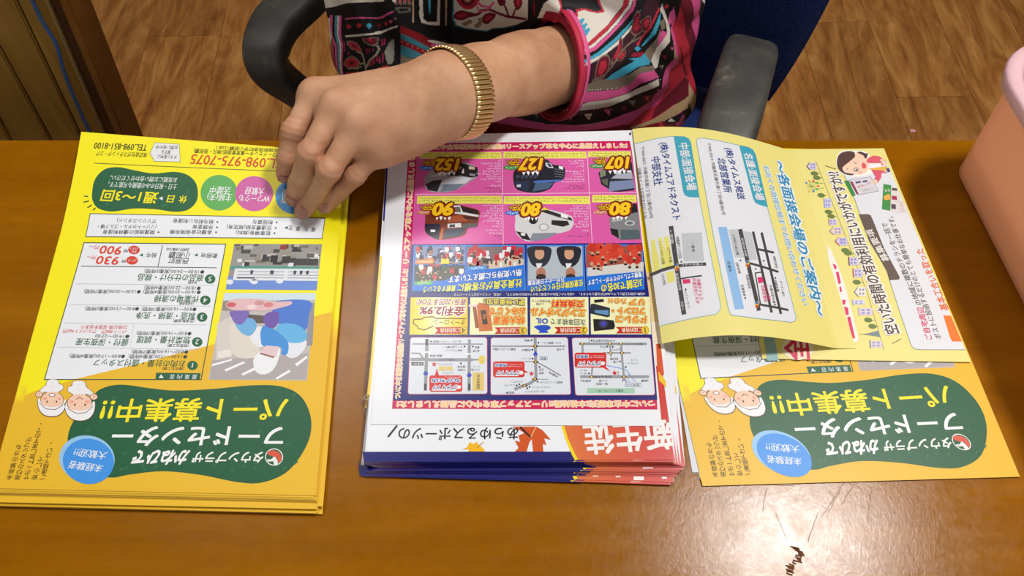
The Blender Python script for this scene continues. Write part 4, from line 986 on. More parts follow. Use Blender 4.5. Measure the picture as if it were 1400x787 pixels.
    for i, (t, a, b, y, h) in enumerate(prices):
        jag(b + 2, a - 2, y + 8.5)
        P([(b - 20, y + 3), (b + 3, y - 1), (b + 4, y + 8), (b - 8, y + 4.5)], (250, 222, 20), 4)
        S.text(t, a, y, b, y + .4, h, (250, 202, 30), lv=8, b=.05, out=(120, 34, 16), ow=.11, sl=.2, res=3)
        S.text('万円', b - .5, y - 2.6, b - 12, y - 2.6, 8, (250, 202, 30), lv=8, b=.03, out=(120, 34, 16), ow=.12, sl=.2)
        S.text('税込', b - 13, y - 2.4, b - 18, y - 2.4, 4.6, (250, 214, 90), lv=8, b=.0, out=(120, 34, 16), ow=.16)
        S.ell(b - 13, y + 4.6, 10, 3.2, ov[i], 5, 20); S.scrib(b - 6, y + 4.6, b - 20, y + 4.6, 3.4, (240, 244, 250), 6, i, .9)
    for cx, cy, n in ((685, 220, 12), (799, 220, 11), (686, 281, 13), (805, 281.5, 12)):
        wl_ = [26, 34, 20, 28, 8, 14, 22, 18, 10, 3, 27, 16, 20]
        for k in range(n):
            y = cy + k * 3.55 * (1 if k < 9 else 1.06); S.scrib(cx - .5 + k * .05, y, cx - wl_[(k + int(cx)) % 13], y, 2.9, (236, 220, 240) if k < n - 2 else (96, 60, 96), 3, k)
    # navy field: three photographs with slogans
    S.poly([(562.7, 334), (878, 332), (887, 400), (898.6, 546.4), (537.5, 547.4)], NV, 1)
    BL = (26, 116, 222)
    def cell(q): S.quadbox(q, BL, 2, (92, 158, 238), .9)
    cell([(566.5, 336), (716.4, 335.6), (718.4, 397), (564, 397.5)]); cell([(720.6, 335.6), (797, 335.2), (800, 397), (720.6, 397)]); cell([(800, 335.2), (877.5, 334.6), (880.5, 395.6), (803, 396.6)])
    def crowd(x0, y0, x1, y1, n, shirts, bgc, s=4.6, seed=1):
        P([(x0, y0), (x1, y0), (x1, y1), (x0, y1)], bgc, 3); r = random.Random(seed)
        for k in range(n):
            x, y = r.uniform(x0 + 3, x1 - 3), r.uniform(y0 + 3, y1 - 5); l = 4 + (k % 6) * .35; c = r.choice(shirts)
            P([(x - s * .6, y - s), (x + s * .6, y - s), (x + s * .7, y + s * .1), (x + s * .3, y + s * .5), (x - s * .3, y + s * .5), (x - s * .7, y + s * .1)], c, l)
            S.ell(x, y + s * .85, s * .34, s * .42, (206, 158, 128), l + .2, 8); S.ell(x, y + s * 1.12, s * .34, s * .22, (44, 34, 32), l + .3, 8)
    crowd(567.6, 337, 636.4, 361.6, 46, [(190, 40, 56), (226, 228, 236), (70, 84, 130), (40, 44, 70), (206, 60, 70)], (126, 140, 176), 4.4, 3)
    P([(603, 354), (614, 354), (614, 361), (603, 361)], (224, 210, 40), 7)
    crowd(566.4, 362.6, 635, 386, 34, [(190, 44, 50), (232, 232, 226), (60, 76, 60), (44, 44, 44)], (60, 74, 62), 4.8, 4)
    crowd(638, 337, 715, 367, 52, [(196, 40, 54), (190, 34, 46), (226, 228, 236), (60, 40, 44)], (130, 110, 112), 5, 5)
    P([(668, 357), (716, 354), (716, 367.6), (668, 367.6)], (206, 196, 176), 6.2)
    for k in range(7): S.ell(672 + k * 6.4, 358 + (k % 3) * 2, 1.6, 3.6, ((60, 56, 60), (180, 40, 50), (230, 230, 236))[k % 3], 6.6, 10)
    P([(566, 385), (606, 384), (640, 372), (716.6, 362), (717.6, 397), (564.4, 397)], BL, 7)
    S.poly([(568, 355.6), (593, 353.6), (592, 360.6), (567.6, 361)], (236, 150, 70), 7.2); S.poly([(639, 364.6), (666, 363), (664, 369), (640, 370)], (60, 150, 226), 7.2); S.poly([(566.6, 385), (592, 383.6), (591, 389), (566.4, 389.6)], (84, 176, 84), 7.2)
    for q in ((590, 357.2, 572, 358), (661, 366, 645, 367.2), (588, 386.4, 571, 387.2)): S.scrib(*q, 3.4, (246, 250, 252), 7.6, 2, .9)
    def slog(t, a, b, c, d, h, col=(238, 236, 60)): S.text(t, a, b, c, d, h, col, lv=9, b=.03, out=(30, 70, 170), ow=.07, sl=.18)
    slog('社員全員がお客様に', 713.6, 386.6, 626, 393.6, 10.5); slog('貢献するという', 623, 394, 579, 396, 8)
    slog('熱い気持ちに燃えています', 713, 372.4, 613, 382.6, 9, (240, 246, 250))
    P([(722, 337), (796, 336.6), (797, 378), (722, 385)], (178, 190, 200), 3)
    for cx, s, c in ((736.6, 1.0, (42, 48, 60)), (777, 1.0, (34, 40, 52))):
        for dx, up in ((0, 0), ):
            B([(cx - 14, 338), (cx + 15, 338), (cx + 16, 352), (cx + 10, 362), (cx, 366), (cx - 9, 362), (cx - 14, 352)], c, 4)
            P([(cx - 4, 360), (cx + 5, 360), (cx + 2, 367), (cx - 2, 367)], (230, 230, 236), 5); S.ell(cx + 3, 373.5, 6.6, 8, (178, 122, 98), 5.5, 18); S.ell(cx + 3, 379, 6.8, 4.6, (52, 42, 40), 6, 18)
            S.ell(cx + 1, 347, 6.6, 8, (206, 158, 130), 6.2, 18); P([(cx - 6, 338), (cx + 8, 338), (cx + 7, 342), (cx - 5, 342)], (60, 46, 42), 6.4)
    P([(720.8, 385), (797.8, 377.4), (800, 397), (720.8, 397)], BL, 7); slog('万が一の土日祝営業', 772, 381.4, 721.6, 387, 6.6, (240, 246, 250)); slog('任意保険お任せください!!', 797, 386.4, 726, 396, 8.6)
    crowd(801, 336, 877.4, 366, 40, [(208, 62, 44), (214, 74, 50), (196, 52, 40)], (158, 84, 70), 7, 8)
    P([(803, 366), (880, 358), (880, 380), (803, 384)], (212, 210, 206), 3.6); P([(802.4, 378), (878.6, 371), (880.4, 396), (803, 396.6)], BL, 7)
    slog('整備士でしっかりサポートします', 877, 375, 804, 386.6, 7, (240, 246, 250)); slog('3店舗で30名の', 877.6, 386.4, 822, 394.4, 11)
    S.text('※特典1は取付工賃として11,000円が必要となります。　※当社でのご契約のお客様に自社での取付が条件です。　※写真、イラストは全てイメージです。', 882, 401.6, 619, 402.6, 3.8, W, b=0)
    # four coupons
    for q in ([(643, 406.5), (721, 406.3), (721.4, 457.4), (642, 457.6)], [(725, 406.3), (804.4, 406), (805, 457), (725, 457.4)], [(807, 406), (887.6, 405.6), (890.6, 457), (808, 457)]): S.poly(q, (240, 240, 190), 2)
    for k in range(12):
        t = k / 12; tt = (k + 1) / 12; g_ = abs(.42 - t) * 2.2; c = tuple(np.array((252, 250, 200)) * (1 - min(1, g_)) + np.array((240, 206, 20)) * min(1, g_))
        f = lambda u, y: (561.6 + (639.4 - 561.6) * u - (y - 406.5) * .035 * (1 - u), y); S.poly([f(t, 406.5), f(tt, 406.5), f(tt, 457.4), f(t, 457.4)], c, 2)
    def hot(t, a, b, c, d, h, col=(232, 106, 26), o=(248, 226, 120), o2=None): S.text(t, a, b, c, d, h, col, lv=8, b=.04, out=o, ow=.07, out2=o2 or (150, 60, 20), ow2=.11, sl=.12)
    for (x0, x1, y, n) in ((594, 632, 451.2, '4'), (676, 713, 451.4, '3'), (758, 796, 451, '2'), (842, 880, 450.8, '1')):
        S.poly([(x0, y - 4), (x1, y - 4.2), (x1, y + 4.8), (x0, y + 5), (x0 + 4.4, y + .4)], (196, 40, 30), 4); S.text('ご成約特典', x1 - 3, y, x0 + 8, y + .2, 6.4, (250, 240, 214), lv=6)
        S.ell(x1 + 2, y + .4, 5.6, 5.6, (206, 166, 30), 5, 20); S.ell(x1 + 2, y + .4, 4.4, 4.4, (236, 206, 70), 6, 20); S.text(n, x1 + 3.8, y + .4, x1, y + .4, 7, (110, 70, 10), lv=8)
    hot('リア', 880.4, 413, 860, 412.6, 8.4); hot('プレゼント!!', 856, 411.6, 831.6, 411.2, 6.4); hot('フロント・', 881.6, 425, 837, 424.6, 9); hot('ドラレコ', 883, 436.6, 843, 436.2, 9.4)
    P([(811, 436), (812, 452.6), (839, 450), (841, 446), (839, 438), (828, 436.6)], (26, 26, 30), 4); S.ell(825, 442.6, 6.6, 6, (60, 60, 70), 5, 20); S.ell(825, 442.6, 3.6, 3.4, (70, 70, 190), 6, 16); P([(807.6, 415.6), (812, 415), (834, 421), (833.6, 432.6), (830, 433.6), (807, 428.6)], (40, 46, 56), 4); P([(813, 424), (832, 424), (832, 431), (813, 427.6)], (96, 146, 190), 5); P([(812, 410), (825, 408.6), (826, 412.6), (813, 414)], (30, 30, 36), 4)
    hot('交換無料', 798, 415.4, 754, 414.8, 9.4, (216, 50, 34)); S.text('6ヵ月毎', 743, 415.6, 733, 415.4, 3.8, INK, b=0); S.text('弊社指定オイル', 752, 411.6, 727, 411.4, 3.6, INK, b=0)
    hot('エンジンオイル', 799.6, 427.8, 725.4, 426, 10); S.text('次回車検まで', 800.6, 440.4, 753, 439.4, 8.2, (40, 50, 70), b=.01); S.text('OIL', 749, 439, 733, 438.6, 7, (30, 70, 190), b=.04)
    B([(730, 446.6), (736, 444.6), (748, 444.4), (753, 448), (748, 451.6), (738, 452), (733, 449)], (30, 80, 200), 4); P([(738, 452), (748, 452), (750, 455), (736, 455)], (30, 80, 200), 4)
    S.text('更に特典追加!!', 717, 412.9, 661.4, 412.3, 8, (244, 226, 60), lv=8, b=.03, out=(30, 40, 120), ow=.09); hot('おみくじで', 717.6, 425.2, 669.8, 425.6, 9.4); hot('特大開運', 717, 437, 675, 437.6, 10)
    P([(652, 418), (655, 413.6), (669, 416.6), (673.6, 452), (655, 453)], (206, 110, 40), 5); P([(646, 419), (651, 419), (655, 448), (650, 448.6)], (150, 84, 40), 4); P([(640.6, 416.6), (654, 416), (654, 419.4), (641, 419.4)], (236, 206, 214), 4.6); P([(657, 424), (664, 424), (667, 443), (660, 444)], (60, 40, 30), 6); S.text('金', 664.6, 433, 659.6, 433, 7, (220, 140, 60), lv=7)
    S.text('最長120回までOK!', 637, 412.9, 570, 412.9, 8.6, (150, 30, 20), lv=8, b=.02, out=(252, 250, 240), ow=.08, sl=.15); S.text('金利2.9%', 635.4, 425.4, 574, 424.8, 12, (150, 30, 20), lv=8, b=.04, out=(252, 250, 240), ow=.1, sl=.15); S.text('オートローン', 636, 440.6, 593, 440, 8, (60, 40, 20), b=.0)
    S.line([(637, 435.5), (597, 435.2), (592, 433), (580, 433.6), (577, 436), (566, 436.6), (565, 442), (570, 445), (572, 449), (580, 451), (587, 448), (592, 446)], 1.3, (110, 60, 20), 4)
    # three maps
    def mapbox(q):
        a, b, c, d = [np.array(p, float) for p in q]; P_ = []
        for p, pn, pp_ in ((a, b, d), (b, c, a), (c, d, b), (d, a, c)):
            u = (pn - p) / np.hypot(*(pn - p)); v = (pp_ - p) / np.hypot(*(pp_ - p)); P_ += [p + v * 3, p + v * .9 + u * .9, p + u * 3]
        S.poly(P_, (222, 228, 238), 2); S.line([tuple(x) for x in P_], .8, (186, 60, 90), 2.6, True)
    mapbox([(561, 461), (666, 461), (666.4, 538.4), (557.4, 538.8)]); mapbox([(671, 461.4), (776.4, 461), (780.6, 539.4), (670.6, 539.6)]); mapbox([(781.6, 461.6), (889.4, 461.6), (895.8, 540), (786.6, 540.4)])
    GR = (150, 154, 160)
    m1 = lambda x, y: (550 + x / 7.867, 450 + y / 7.867); m2 = lambda x, y: (665 + x / 7.867, 450 + y / 7.867); m3 = lambda x, y: (780 + x / 7.867, 450 + y / 7.867)
    def road(m, p, w, c=GR, l=3): S.line([m(*q) for q in p], w / 7.867, c, l)
    def lab(m, x0, y, x1, t, h=24, c=(70, 78, 96)): S.text(t, *m(x1, y), *m(x0, y + 1), h / 7.867, c, lv=5, b=0)
    def dot(m, x, y): S.ell(*m(x, y), 1.3, 1.2, (40, 46, 60), 5, 10)
    def star(m, x, y, s=30):
        S.poly([m(x + s * (1 if k % 2 == 0 else .42) * math.sin(math.pi * k / 5), y - s * (1 if k % 2 == 0 else .42) * math.cos(math.pi * k / 5)) for k in range(10)], (216, 40, 40), 6)
    def shop(m, x0, y0, x1, y1, t, tail):
        S.poly([m(*p) for p in ((x0 + 16, y0), (x1 - 16, y0), (x1, y0 + 16), (x1, y1 - 16), (x1 - 16, y1), (x0 + 16, y1), (x0, y1 - 16), (x0, y0 + 16))], (212, 40, 36), 5); S.poly([m(*p) for p in tail], (212, 40, 36), 5)
        ym = y0 + (y1 - y0) * .32; yb = y0 + (y1 - y0) * .72
        if t == 'ながち店':
            S.text(t, *m(x1 - 26, ym), *m(x0 + 26, ym), 5, (30, 60, 150), lv=8, b=.03, out=(240, 242, 248), ow=.12); S.scrib(*m(x1 - 16, y0 + 20), *m(x0 + 170, y0 + 20), 1.8, W, 7, 3, .9)
        else:
            S.quadbox([m(x0 + 18, y0 + 22), m(x0 + 150, y0 + 22), m(x0 + 150, y0 + 60), m(x0 + 18, y0 + 60)], (226, 230, 244), 6); S.text(t, *m(x0 + 146, y0 + 41), *m(x0 + 22, y0 + 41), 3.8, (30, 60, 150), lv=8, b=.02)
            S.scrib(*m(x1 - 22, y0 + 34), *m(x0 + 160, y0 + 34), 1.7, W, 7, 3, .9); S.scrib(*m(x1 - 22, y0 + 54), *m(x0 + 160, y0 + 54), 1.7, W, 7, 5, .9)
        S.text('プライト7', *m(x1 - 60, yb), *m(x0 + 40, yb + 2), 6, (30, 60, 150), lv=8, b=.03, out=(244, 246, 250), ow=.14, sl=.2)
        S.ell(*m(x1 - 36, yb), 3, 2.7, (240, 236, 236), 6, 14); S.poly([m(x0 + 14, y1 - 12), m(x0 + 60, yb + 24), m(x1 - 60, yb + 24), m(x1 - 70, y1 - 12)], (240, 236, 240), 6)
    # map 1
    road(m1, [(110, 158), (868, 160)], 14); road(m1, [(105, 325), (230, 322), (300, 328), (740, 328)], 34); road(m1, [(740, 328), (840, 326)], 18); road(m1, [(268, 105), (248, 660)], 36, GR, 3.3); road(m1, [(722, 108), (718, 665)], 34, GR, 3.3)
    road(m1, [(105, 258), (185, 260), (235, 320)], 16, GR, 3.2)
    for a, b in ((262, 252), (716, 272)): S.poly([m1(a - 42, b - 2), m1(a, b - 16), m1(a + 42, b - 8), m1(a + 42, b + 8), m1(a, b), m1(a - 42, b + 16)], (236, 240, 246), 4)
    for a in ((252, 470), (720, 488)): S.poly([m1(a[0] - 28, a[1] + 4), m1(a[0], a[1] - 26), m1(a[0] + 28, a[1] + 4), m1(a[0] + 16, a[1] + 26), m1(a[0] - 16, a[1] + 26)], (50, 74, 190), 5)
    S.ell(*m1(856, 328), 4.8, 6, (226, 206, 96), 4, 18); S.poly([m1(98, 354), m1(228, 354), m1(228, 390), m1(98, 390)], (40, 40, 46), 5); lab(m1, 106, 372, 220, '名嘉地IC', 22, W)
    S.poly([m1(392, 398), m1(462, 398), m1(462, 446), m1(392, 446)], (226, 200, 120), 4); S.poly([m1(472, 400), m1(542, 400), m1(542, 446), m1(472, 446)], (226, 200, 120), 4); S.poly([m1(756, 464), m1(880, 464), m1(880, 660), m1(756, 660)], (226, 200, 120), 4)
    S.column('自動車学校', *m1(816, 630), *m1(818, 500), 4, (60, 60, 50))
    for x0, y, x1, t in ((330, 132, 630, 'あしびなー・サーキット豊見城'), (430, 190, 650, 'セール品市場ぐー'), (455, 226, 650, '沖縄アウトレット'), (325, 284, 430, '瀬長の湯'), (400, 328, 560, '小禄バイパス'), (385, 376, 545, 'マックスバリュ'), (430, 468, 550, 'メイクマン'), (595, 402, 676, '豊見城'), (595, 436, 676, '中央病院'), (780, 194, 830, '豊崎'), (756, 232, 830, '道の駅'), (765, 402, 836, 'レース'), (765, 434, 836, 'スカイ')): lab(m1, x0, y, x1, t)
    for q in ((308, 132), (670, 186), (760, 186), (308, 286), (630, 368), (752, 434)): dot(m1, *q)
    star(m1, 344, 376); shop(m1, 292, 496, 645, 672, 'ながち店', [(372, 420), (396, 500), (350, 500)])
    for q in ((262, 130), (248, 610), (722, 610)): S.poly([m1(q[0] - 12, q[1] - 26), m1(q[0] + 12, q[1] - 26), m1(q[0] + 12, q[1] + 44), m1(q[0] - 12, q[1] + 44)], (64, 66, 74), 4)
    # map 2
    road(m2, [(60, 182), (850, 182)], 15); road(m2, [(410, 345), (520, 347)], 10); road(m2, [(545, 538), (670, 538)], 8); road(m2, [(560, 362), (640, 405), (795, 495)], 14)
    road(m2, [(524, 105), (530, 345), (534, 500), (520, 545), (470, 580), (400, 606), (315, 640)], 32, GR, 3.3)
    S.poly([m2(502, 274), m2(528, 230), m2(554, 274), m2(542, 284), m2(514, 284)], (50, 74, 200), 5)
    for q in ((526, 182), (530, 352), (522, 536), (412, 608)):
        S.ell(*m2(*q), 4, 1.7, (40, 60, 40), 5, 14); S.ell(*m2(*q), 1.3, 1.3, (240, 210, 90), 6, 10); S.ell(*m2(q[0] - 20, q[1]), 1.1, 1.1, (200, 60, 50), 6, 10)
    for x0, y, x1, t in ((400, 120, 466, '津嘉山'), (600, 146, 806, 'サンエー南風原シティ'), (92, 214, 316, '那覇さんぴん公園'), (756, 216, 806, '与那'), (380, 222, 476, '那覇BP'), (380, 316, 480, 'ローソン'), (566, 434, 618, 'GS'), (566, 470, 618, '病院'), (262, 562, 386, 'ビッグワン'), (188, 602, 305, 'ニューマン'), (570, 570, 818, '南風原クリーニングセンター'), (490, 622, 686, 'ファミリーマート'), (418, 668, 622, 'ローカルライフ'), (218, 680, 300, '首里城')): lab(m2, x0, y, x1, t)
    for q in ((486, 118), (560, 144), (494, 220), (498, 316), (571, 406), (325, 604), (355, 592), (440, 634), (466, 620), (550, 564)): dot(m2, *q)
    S.line([m2(574, 296), m2(656, 296), m2(656, 330), m2(574, 330)], .4, (90, 110, 160), 4, True); lab(m2, 584, 314, 644, '兼城', 24)
    S.text('那覇空港', *m2(750, 500), *m2(674, 462), 3, (70, 78, 96), lv=5, b=0)
    for q in ((78, 212, -1), (830, 214, 1), (216, 684, -1), (760, 510, 1)): S.poly([m2(q[0] + 10 * q[2], q[1]), m2(q[0] - 8 * q[2], q[1] - 9), m2(q[0] - 8 * q[2], q[1] + 9)], INK, 5)
    star(m2, 486, 478); shop(m2, 72, 346, 410, 516, '西原店', [(408, 440), (455, 464), (408, 466)])
    # map 3
    S.line([m3(396, 390), m3(540, 420), m3(600, 440), m3(640, 490)], 1.3, (130, 170, 232), 3); S.line([m3(620, 480), m3(700, 565)], 1.1, (130, 170, 232), 3); S.line([m3(600, 520), m3(640, 570)], .8, (130, 170, 232), 3)
    road(m3, [(88, 156), (820, 158)], 26); road(m3, [(345, 254), (648, 254)], 16); road(m3, [(104, 510), (844, 510)], 30); road(m3, [(200, 95), (200, 145)], 10); road(m3, [(128, 165), (134, 300)], 22); road(m3, [(236, 395), (226, 500)], 18)
    road(m3, [(424, 165), (436, 292)], 20); road(m3, [(544, 165), (556, 330), (574, 500), (576, 545)], 22, GR, 3.2); road(m3, [(574, 520), (604, 570)], 14); road(m3, [(570, 520), (556, 566)], 12); road(m3, [(512, 450), (514, 500)], 10)
    for q in ((126, 156), (422, 156), (540, 156), (430, 254), (552, 254), (226, 510), (574, 510)):
        S.ell(*m3(*q), 3.2, 1.5, (110, 70, 50), 5, 14); S.ell(*m3(*q), 1.2, 1.3, (244, 224, 120), 6, 10)
    S.poly([m3(178, 632), m3(690, 632), m3(690, 688), m3(178, 688)], (164, 208, 180), 3); lab(m3, 270, 660, 570, '沖縄キャンプキンザー', 30, (30, 80, 60))
    for x0, y, x1, t in ((240, 122, 480, '大平特別支援学校'), (318, 188, 376, 'PTA'), (446, 218, 538, 'なかTV'), (425, 318, 510, '自練'), (460, 350, 510, '二重'), (98, 444, 176, 'セン'), (98, 474, 176, 'ター'), (650, 330, 720, 'リース'), (590, 366, 730, 'ファミリー'), (130, 554, 220, '宜野湾'), (306, 552, 400, 'バス停'), (276, 586, 400, '第一病院'), (760, 552, 820, '那覇'), (598, 598, 740, '西洲入口')): lab(m3, x0, y, x1, t)
    lab(m3, 250, 510, 440, '国道58号線', 22, (60, 60, 66)); lab(m3, 590, 158, 780, '浦添バイパス', 18, (60, 60, 66))
    for q in ((227, 120), (396, 186), (454, 188), (532, 348), (594, 406), (198, 476)): dot(m3, *q)
    S.line([m3(590, 574), m3(758, 580), m3(758, 618), m3(588, 618)], .4, (90, 110, 160), 4, True)
    for q in ((114, 552, -1), (832, 550, 1)): S.poly([m3(q[0] + 10 * q[2], q[1]), m3(q[0] - 8 * q[2], q[1] - 9), m3(q[0] - 8 * q[2], q[1] + 9)], INK, 5)
    star(m3, 474, 470, 32); shop(m3, 44, 252, 384, 412, '浦添店', [(340, 408), (430, 454), (384, 408)])
    # small mark in the far corner
    S.ell(861.5, 183, 1.4, 2.2, (40, 40, 70), 3, 10)
print_cars(SCa)
SCa.build('printing', M_GLOSSY, topC)
# ---- two pale yellow sheets of a job notice, upper right
PY_ = (240, 230, 142)
ZB = DESK + .0026
SB = Sheet(flat(ZB))
CB = [tuple(SB.xy([c])[0]) for c in ((1010, 205), (1208.5, 202.6), (1327.5, 494.6), (1042, 490))]
CB[0] = (CB[3][0] + (CB[0][0] - CB[3][0]) * .25 + .0, CB[0][1])
topB = paper('leaflet', CB, flat(ZB), M_PRINT, lambda u, v: PY_, flat=True, edge=(238, 228, 160), thick=.0005)
tag(topB, 'pale yellow job notice with a waving woman drawing, right of the curled sheet', 'leaflet')
def print_B(S):
    c3 = lambda x, y: (1080 + x / 5.622, 190 + y / 5.622); c4 = lambda x, y: (1100 + x / 4.143, 320 + y / 4.143)
    BR = (92, 74, 66)
    S.poly([(1043, 455), (1057.5, 455), (1064.5, 492.4), (1049, 493)], (150, 190, 196), 2)
    S.ell(1091, 474.5, 22, 17.5, (248, 240, 214), 2, 32); S.text('全', 1092, 492, 1089, 462, 32, (222, 50, 96), lv=5, b=.03)
    # skyline
    S.line([(1115.6, 221), c3(440, 780), (1186, 401), (1208.6, 478)], .6, (150, 146, 120), 3)
    tr = (110, 130, 66)
    for (x, y) in ((188, 265), (206, 298), (240, 433), (296, 560), (316, 594)): S.ell(*c3(x, y), 5.2, 2.9, tr, 4, 16, .15); S.line([c3(x + 20, y), c3(x + 42, y + 2)], .5, (110, 96, 60), 3)
    for (x, y) in ((230, 92), (245, 108), (295, 272), (360, 486), (384, 522)): S.ell(*c4(x, y), 5.6, 3.2, tr, 4, 16, .15); S.line([c4(x + 14, y), c4(x + 36, y + 2)], .5, (110, 96, 60), 3)
    LV = (214, 206, 232); WN = (150, 150, 206)
    def house(f, x, y, w, h, wall=LV, roof=(120, 110, 110), flat_=False):
        S.poly([f(x, y), f(x + w, y), f(x + w + 4, y + h), f(x + 4, y + h)], wall, 4)
        if not flat_: S.poly([f(x + 2, y - h * .12), f(x + 6, y + h * 1.12), f(x - w * .5, y + h * .55)], roof, 3.6); S.poly([f(x + 3, y + h * .05), f(x + 5, y + h * .95), f(x - w * .34, y + h * .53)], wall, 4.2)
        else: S.poly([f(x - 4, y - 2), f(x + 2, y - 2), f(x + 6, y + h + 2), f(x, y + h + 2)], roof, 4.4)
        for a in (.2, .6):
            for b in (.18, .6): S.poly([f(x + w * a, y + h * b), f(x + w * (a + .24), y + h * b), f(x + w * (a + .24), y + h * (b + .22)), f(x + w * a, y + h * (b + .22))], WN, 5)
    house(c3, 150, 182, 50, 54, roof=(96, 92, 96)); house(c3, 262, 458, 52, 70, (206, 206, 244), (120, 150, 220), True); house(c3, 298, 616, 60, 46, LV, (160, 84, 60), True); house(c3, 332, 676, 66, 58, (232, 214, 200), (170, 150, 150)); house(c3, 372, 756, 56, 50, LV, (200, 100, 90))
    house(c4, 194, 20, 46, 44, LV, (200, 80, 80)); house(c4, 250, 130, 50, 46, LV, (120, 30, 50), True); house(c4, 274, 196, 52, 48, LV, (200, 70, 60), True); house(c4, 300, 300, 44, 52, (240, 236, 220), (140, 140, 150)); house(c4, 272, 372, 66, 28, (226, 226, 240), (170, 170, 190), True); house(c4, 306, 418, 76, 42, (226, 214, 224), (190, 180, 200), True); house(c4, 370, 604, 66, 38, (226, 214, 224), (120, 120, 130), True)
    S.poly([c4(420, 545), c4(428, 582), c4(335, 568)], (130, 150, 150), 4); S.line([c4(310, 566), c4(424, 564)], .5, (110, 120, 120), 5)
    for a in range(10):                        # ferris wheel
        an = a * math.pi / 5; p = (165 + 52 * math.cos(an), 362 + 42 * math.sin(an)); S.line([c3(165, 362), c3(*p)], .4, (130, 170, 80), 4); S.ell(*c3(*p), 1.7, 1.5, [(226, 110, 80), (120, 180, 90), (90, 140, 210), (230, 180, 80)][a % 4], 5, 10)
    S.line([c3(150, 330), c3(255, 342)], .6, (130, 170, 80), 4); S.line([c3(165, 392), c3(262, 376)], .6, (130, 170, 80), 4)
    # bold pink heading, half covered by the curled sheet
    S.poly([c4(128, 60), c4(150, 90), c4(175, 150), c4(205, 220), c4(232, 300), c4(262, 420), c4(305, 590), c4(296, 612), c4(262, 612), c4(230, 500), c4(140, 200)], (248, 244, 236), 3)
    for q in ([(158, 166), (178, 176), (182, 196), (170, 200)], [(176, 214), (192, 214), (206, 278), (192, 284)], [(196, 300), (206, 296), (212, 326), (200, 328)], [(212, 372), (232, 372), (230, 398), (216, 400)], [(222, 410), (246, 416), (250, 456), (234, 460)], [(240, 470), (258, 466), (286, 588), (270, 594)]): S.poly([c4(*p) for p in q], (226, 50, 104), 4)
    S.text('空いた時間の有効利用にいかがですか!?', 1221, 456, 1138, 235, 16.5, BR, lv=8, b=.03, out=(250, 250, 246), ow=.13, res=3)
    S.line([(1219.5, 469.8), (1232, 463)], .9, BR); S.line([(1128, 226.5), (1143, 231.2)], .9, BR)
    # white panel
    pb = [(1153.6, 238), (1160, 253), (1169, 274), (1188.5, 330), (1202, 352), (1213, 372), (1216, 383), (1232, 432), (1243, 464), (1246, 473), (1251.5, 477.2), (1262, 477.8), (1319.3, 478), (1256, 326), (1219, 238), (1212, 221)]
    S.poly(pb, (228, 232, 240), 2); S.line(pb[:13], .7, (130, 150, 150), 3)
    S.poly([(1174, 293), (1185, 292.6), (1190, 294), (1193, 300), (1209, 340), (1223, 366), (1230, 379), (1229, 382), (1216, 383.2), (1212, 370), (1202, 352), (1188.5, 330)], (104, 88, 80), 4)
    S.text('募集要項', 1212, 357, 1187.5, 314, 9.2, (240, 238, 234), lv=6, b=.02)
    S.text('ご自宅周辺', 1270.6, 464, 1257.2, 420, 8.6, (222, 50, 96), b=.02); S.text('の地域に複数のチラシを一括で', 1256.4, 417, 1208.6, 305, 8.4, BR, b=.01); S.text('ポストに投函するだけのとても簡単なお仕事です。', 1283.6, 463, 1216.6, 296, 8, BR, b=.01)
    S.text('基本工合いを取った', 1292.6, 424, 1256.6, 340, 10.6, (234, 110, 36), b=.02)
    S.poly([(1289.5, 431), (1300, 431.4), (1315, 466.8), (1302, 466.8), (1299, 462)], (238, 122, 30), 3)
    # woman with bobbed hair and a pink cardigan, holding leaflets
    HR = (92, 62, 58); SK = (250, 214, 190)
    S.blob([c3(*p) for p in ((352, 180), (372, 112), (430, 88), (490, 90), (560, 92), (610, 120), (600, 165), (640, 200), (640, 260), (560, 285), (470, 290), (400, 270), (372, 230))], (250, 250, 244), 3)
    S.blob([c3(*p) for p in ((410, 225), (440, 170), (500, 115), (560, 120), (598, 160), (604, 210), (590, 250), (545, 272), (480, 270), (430, 258))], SK, 4)
    S.blob([c3(*p) for p in ((360, 180), (376, 122), (420, 98), (470, 95), (502, 112), (496, 140), (450, 180), (415, 208), (404, 228), (424, 258), (490, 270), (470, 280), (420, 270), (376, 236))], HR, 5)
    S.blob([c3(*p) for p in ((510, 104), (540, 98), (586, 112), (598, 106), (594, 136), (578, 152), (566, 130), (540, 116))], HR, 5); S.blob([c3(*p) for p in ((496, 112), (520, 104), (530, 130), (508, 138))], SK, 5)
    S.ell(*c3(508, 236), 3.2, 2.8, HR, 6, 16); S.ell(*c3(508, 236), 2.2, 1.9, (248, 248, 246), 6.5, 16); S.ell(*c3(510, 238), 1.2, 1.3, HR, 7, 12); S.line([c3(492, 178), c3(504, 190), c3(512, 184)], .7, HR, 6); S.line([c3(436, 238), c3(446, 222)], .6, HR, 6)
    S.blob([c3(*p) for p in ((552, 190), (572, 186), (586, 208), (576, 228), (556, 222))], (232, 90, 100), 6); S.ell(*c3(540, 258), 2.4, 1.8, (248, 180, 160), 5, 12)
    S.poly([c3(*p) for p in ((596, 150), (640, 128), (680, 132), (730, 160), (745, 196), (700, 206), (620, 192), (586, 176))], (226, 96, 116), 4); S.poly([c3(*p) for p in ((606, 188), (700, 186), (704, 218), (610, 226))], (248, 248, 248), 5); S.poly([c3(*p) for p in ((690, 160), (716, 150), (738, 180), (742, 210), (716, 200))], SK, 4.5)
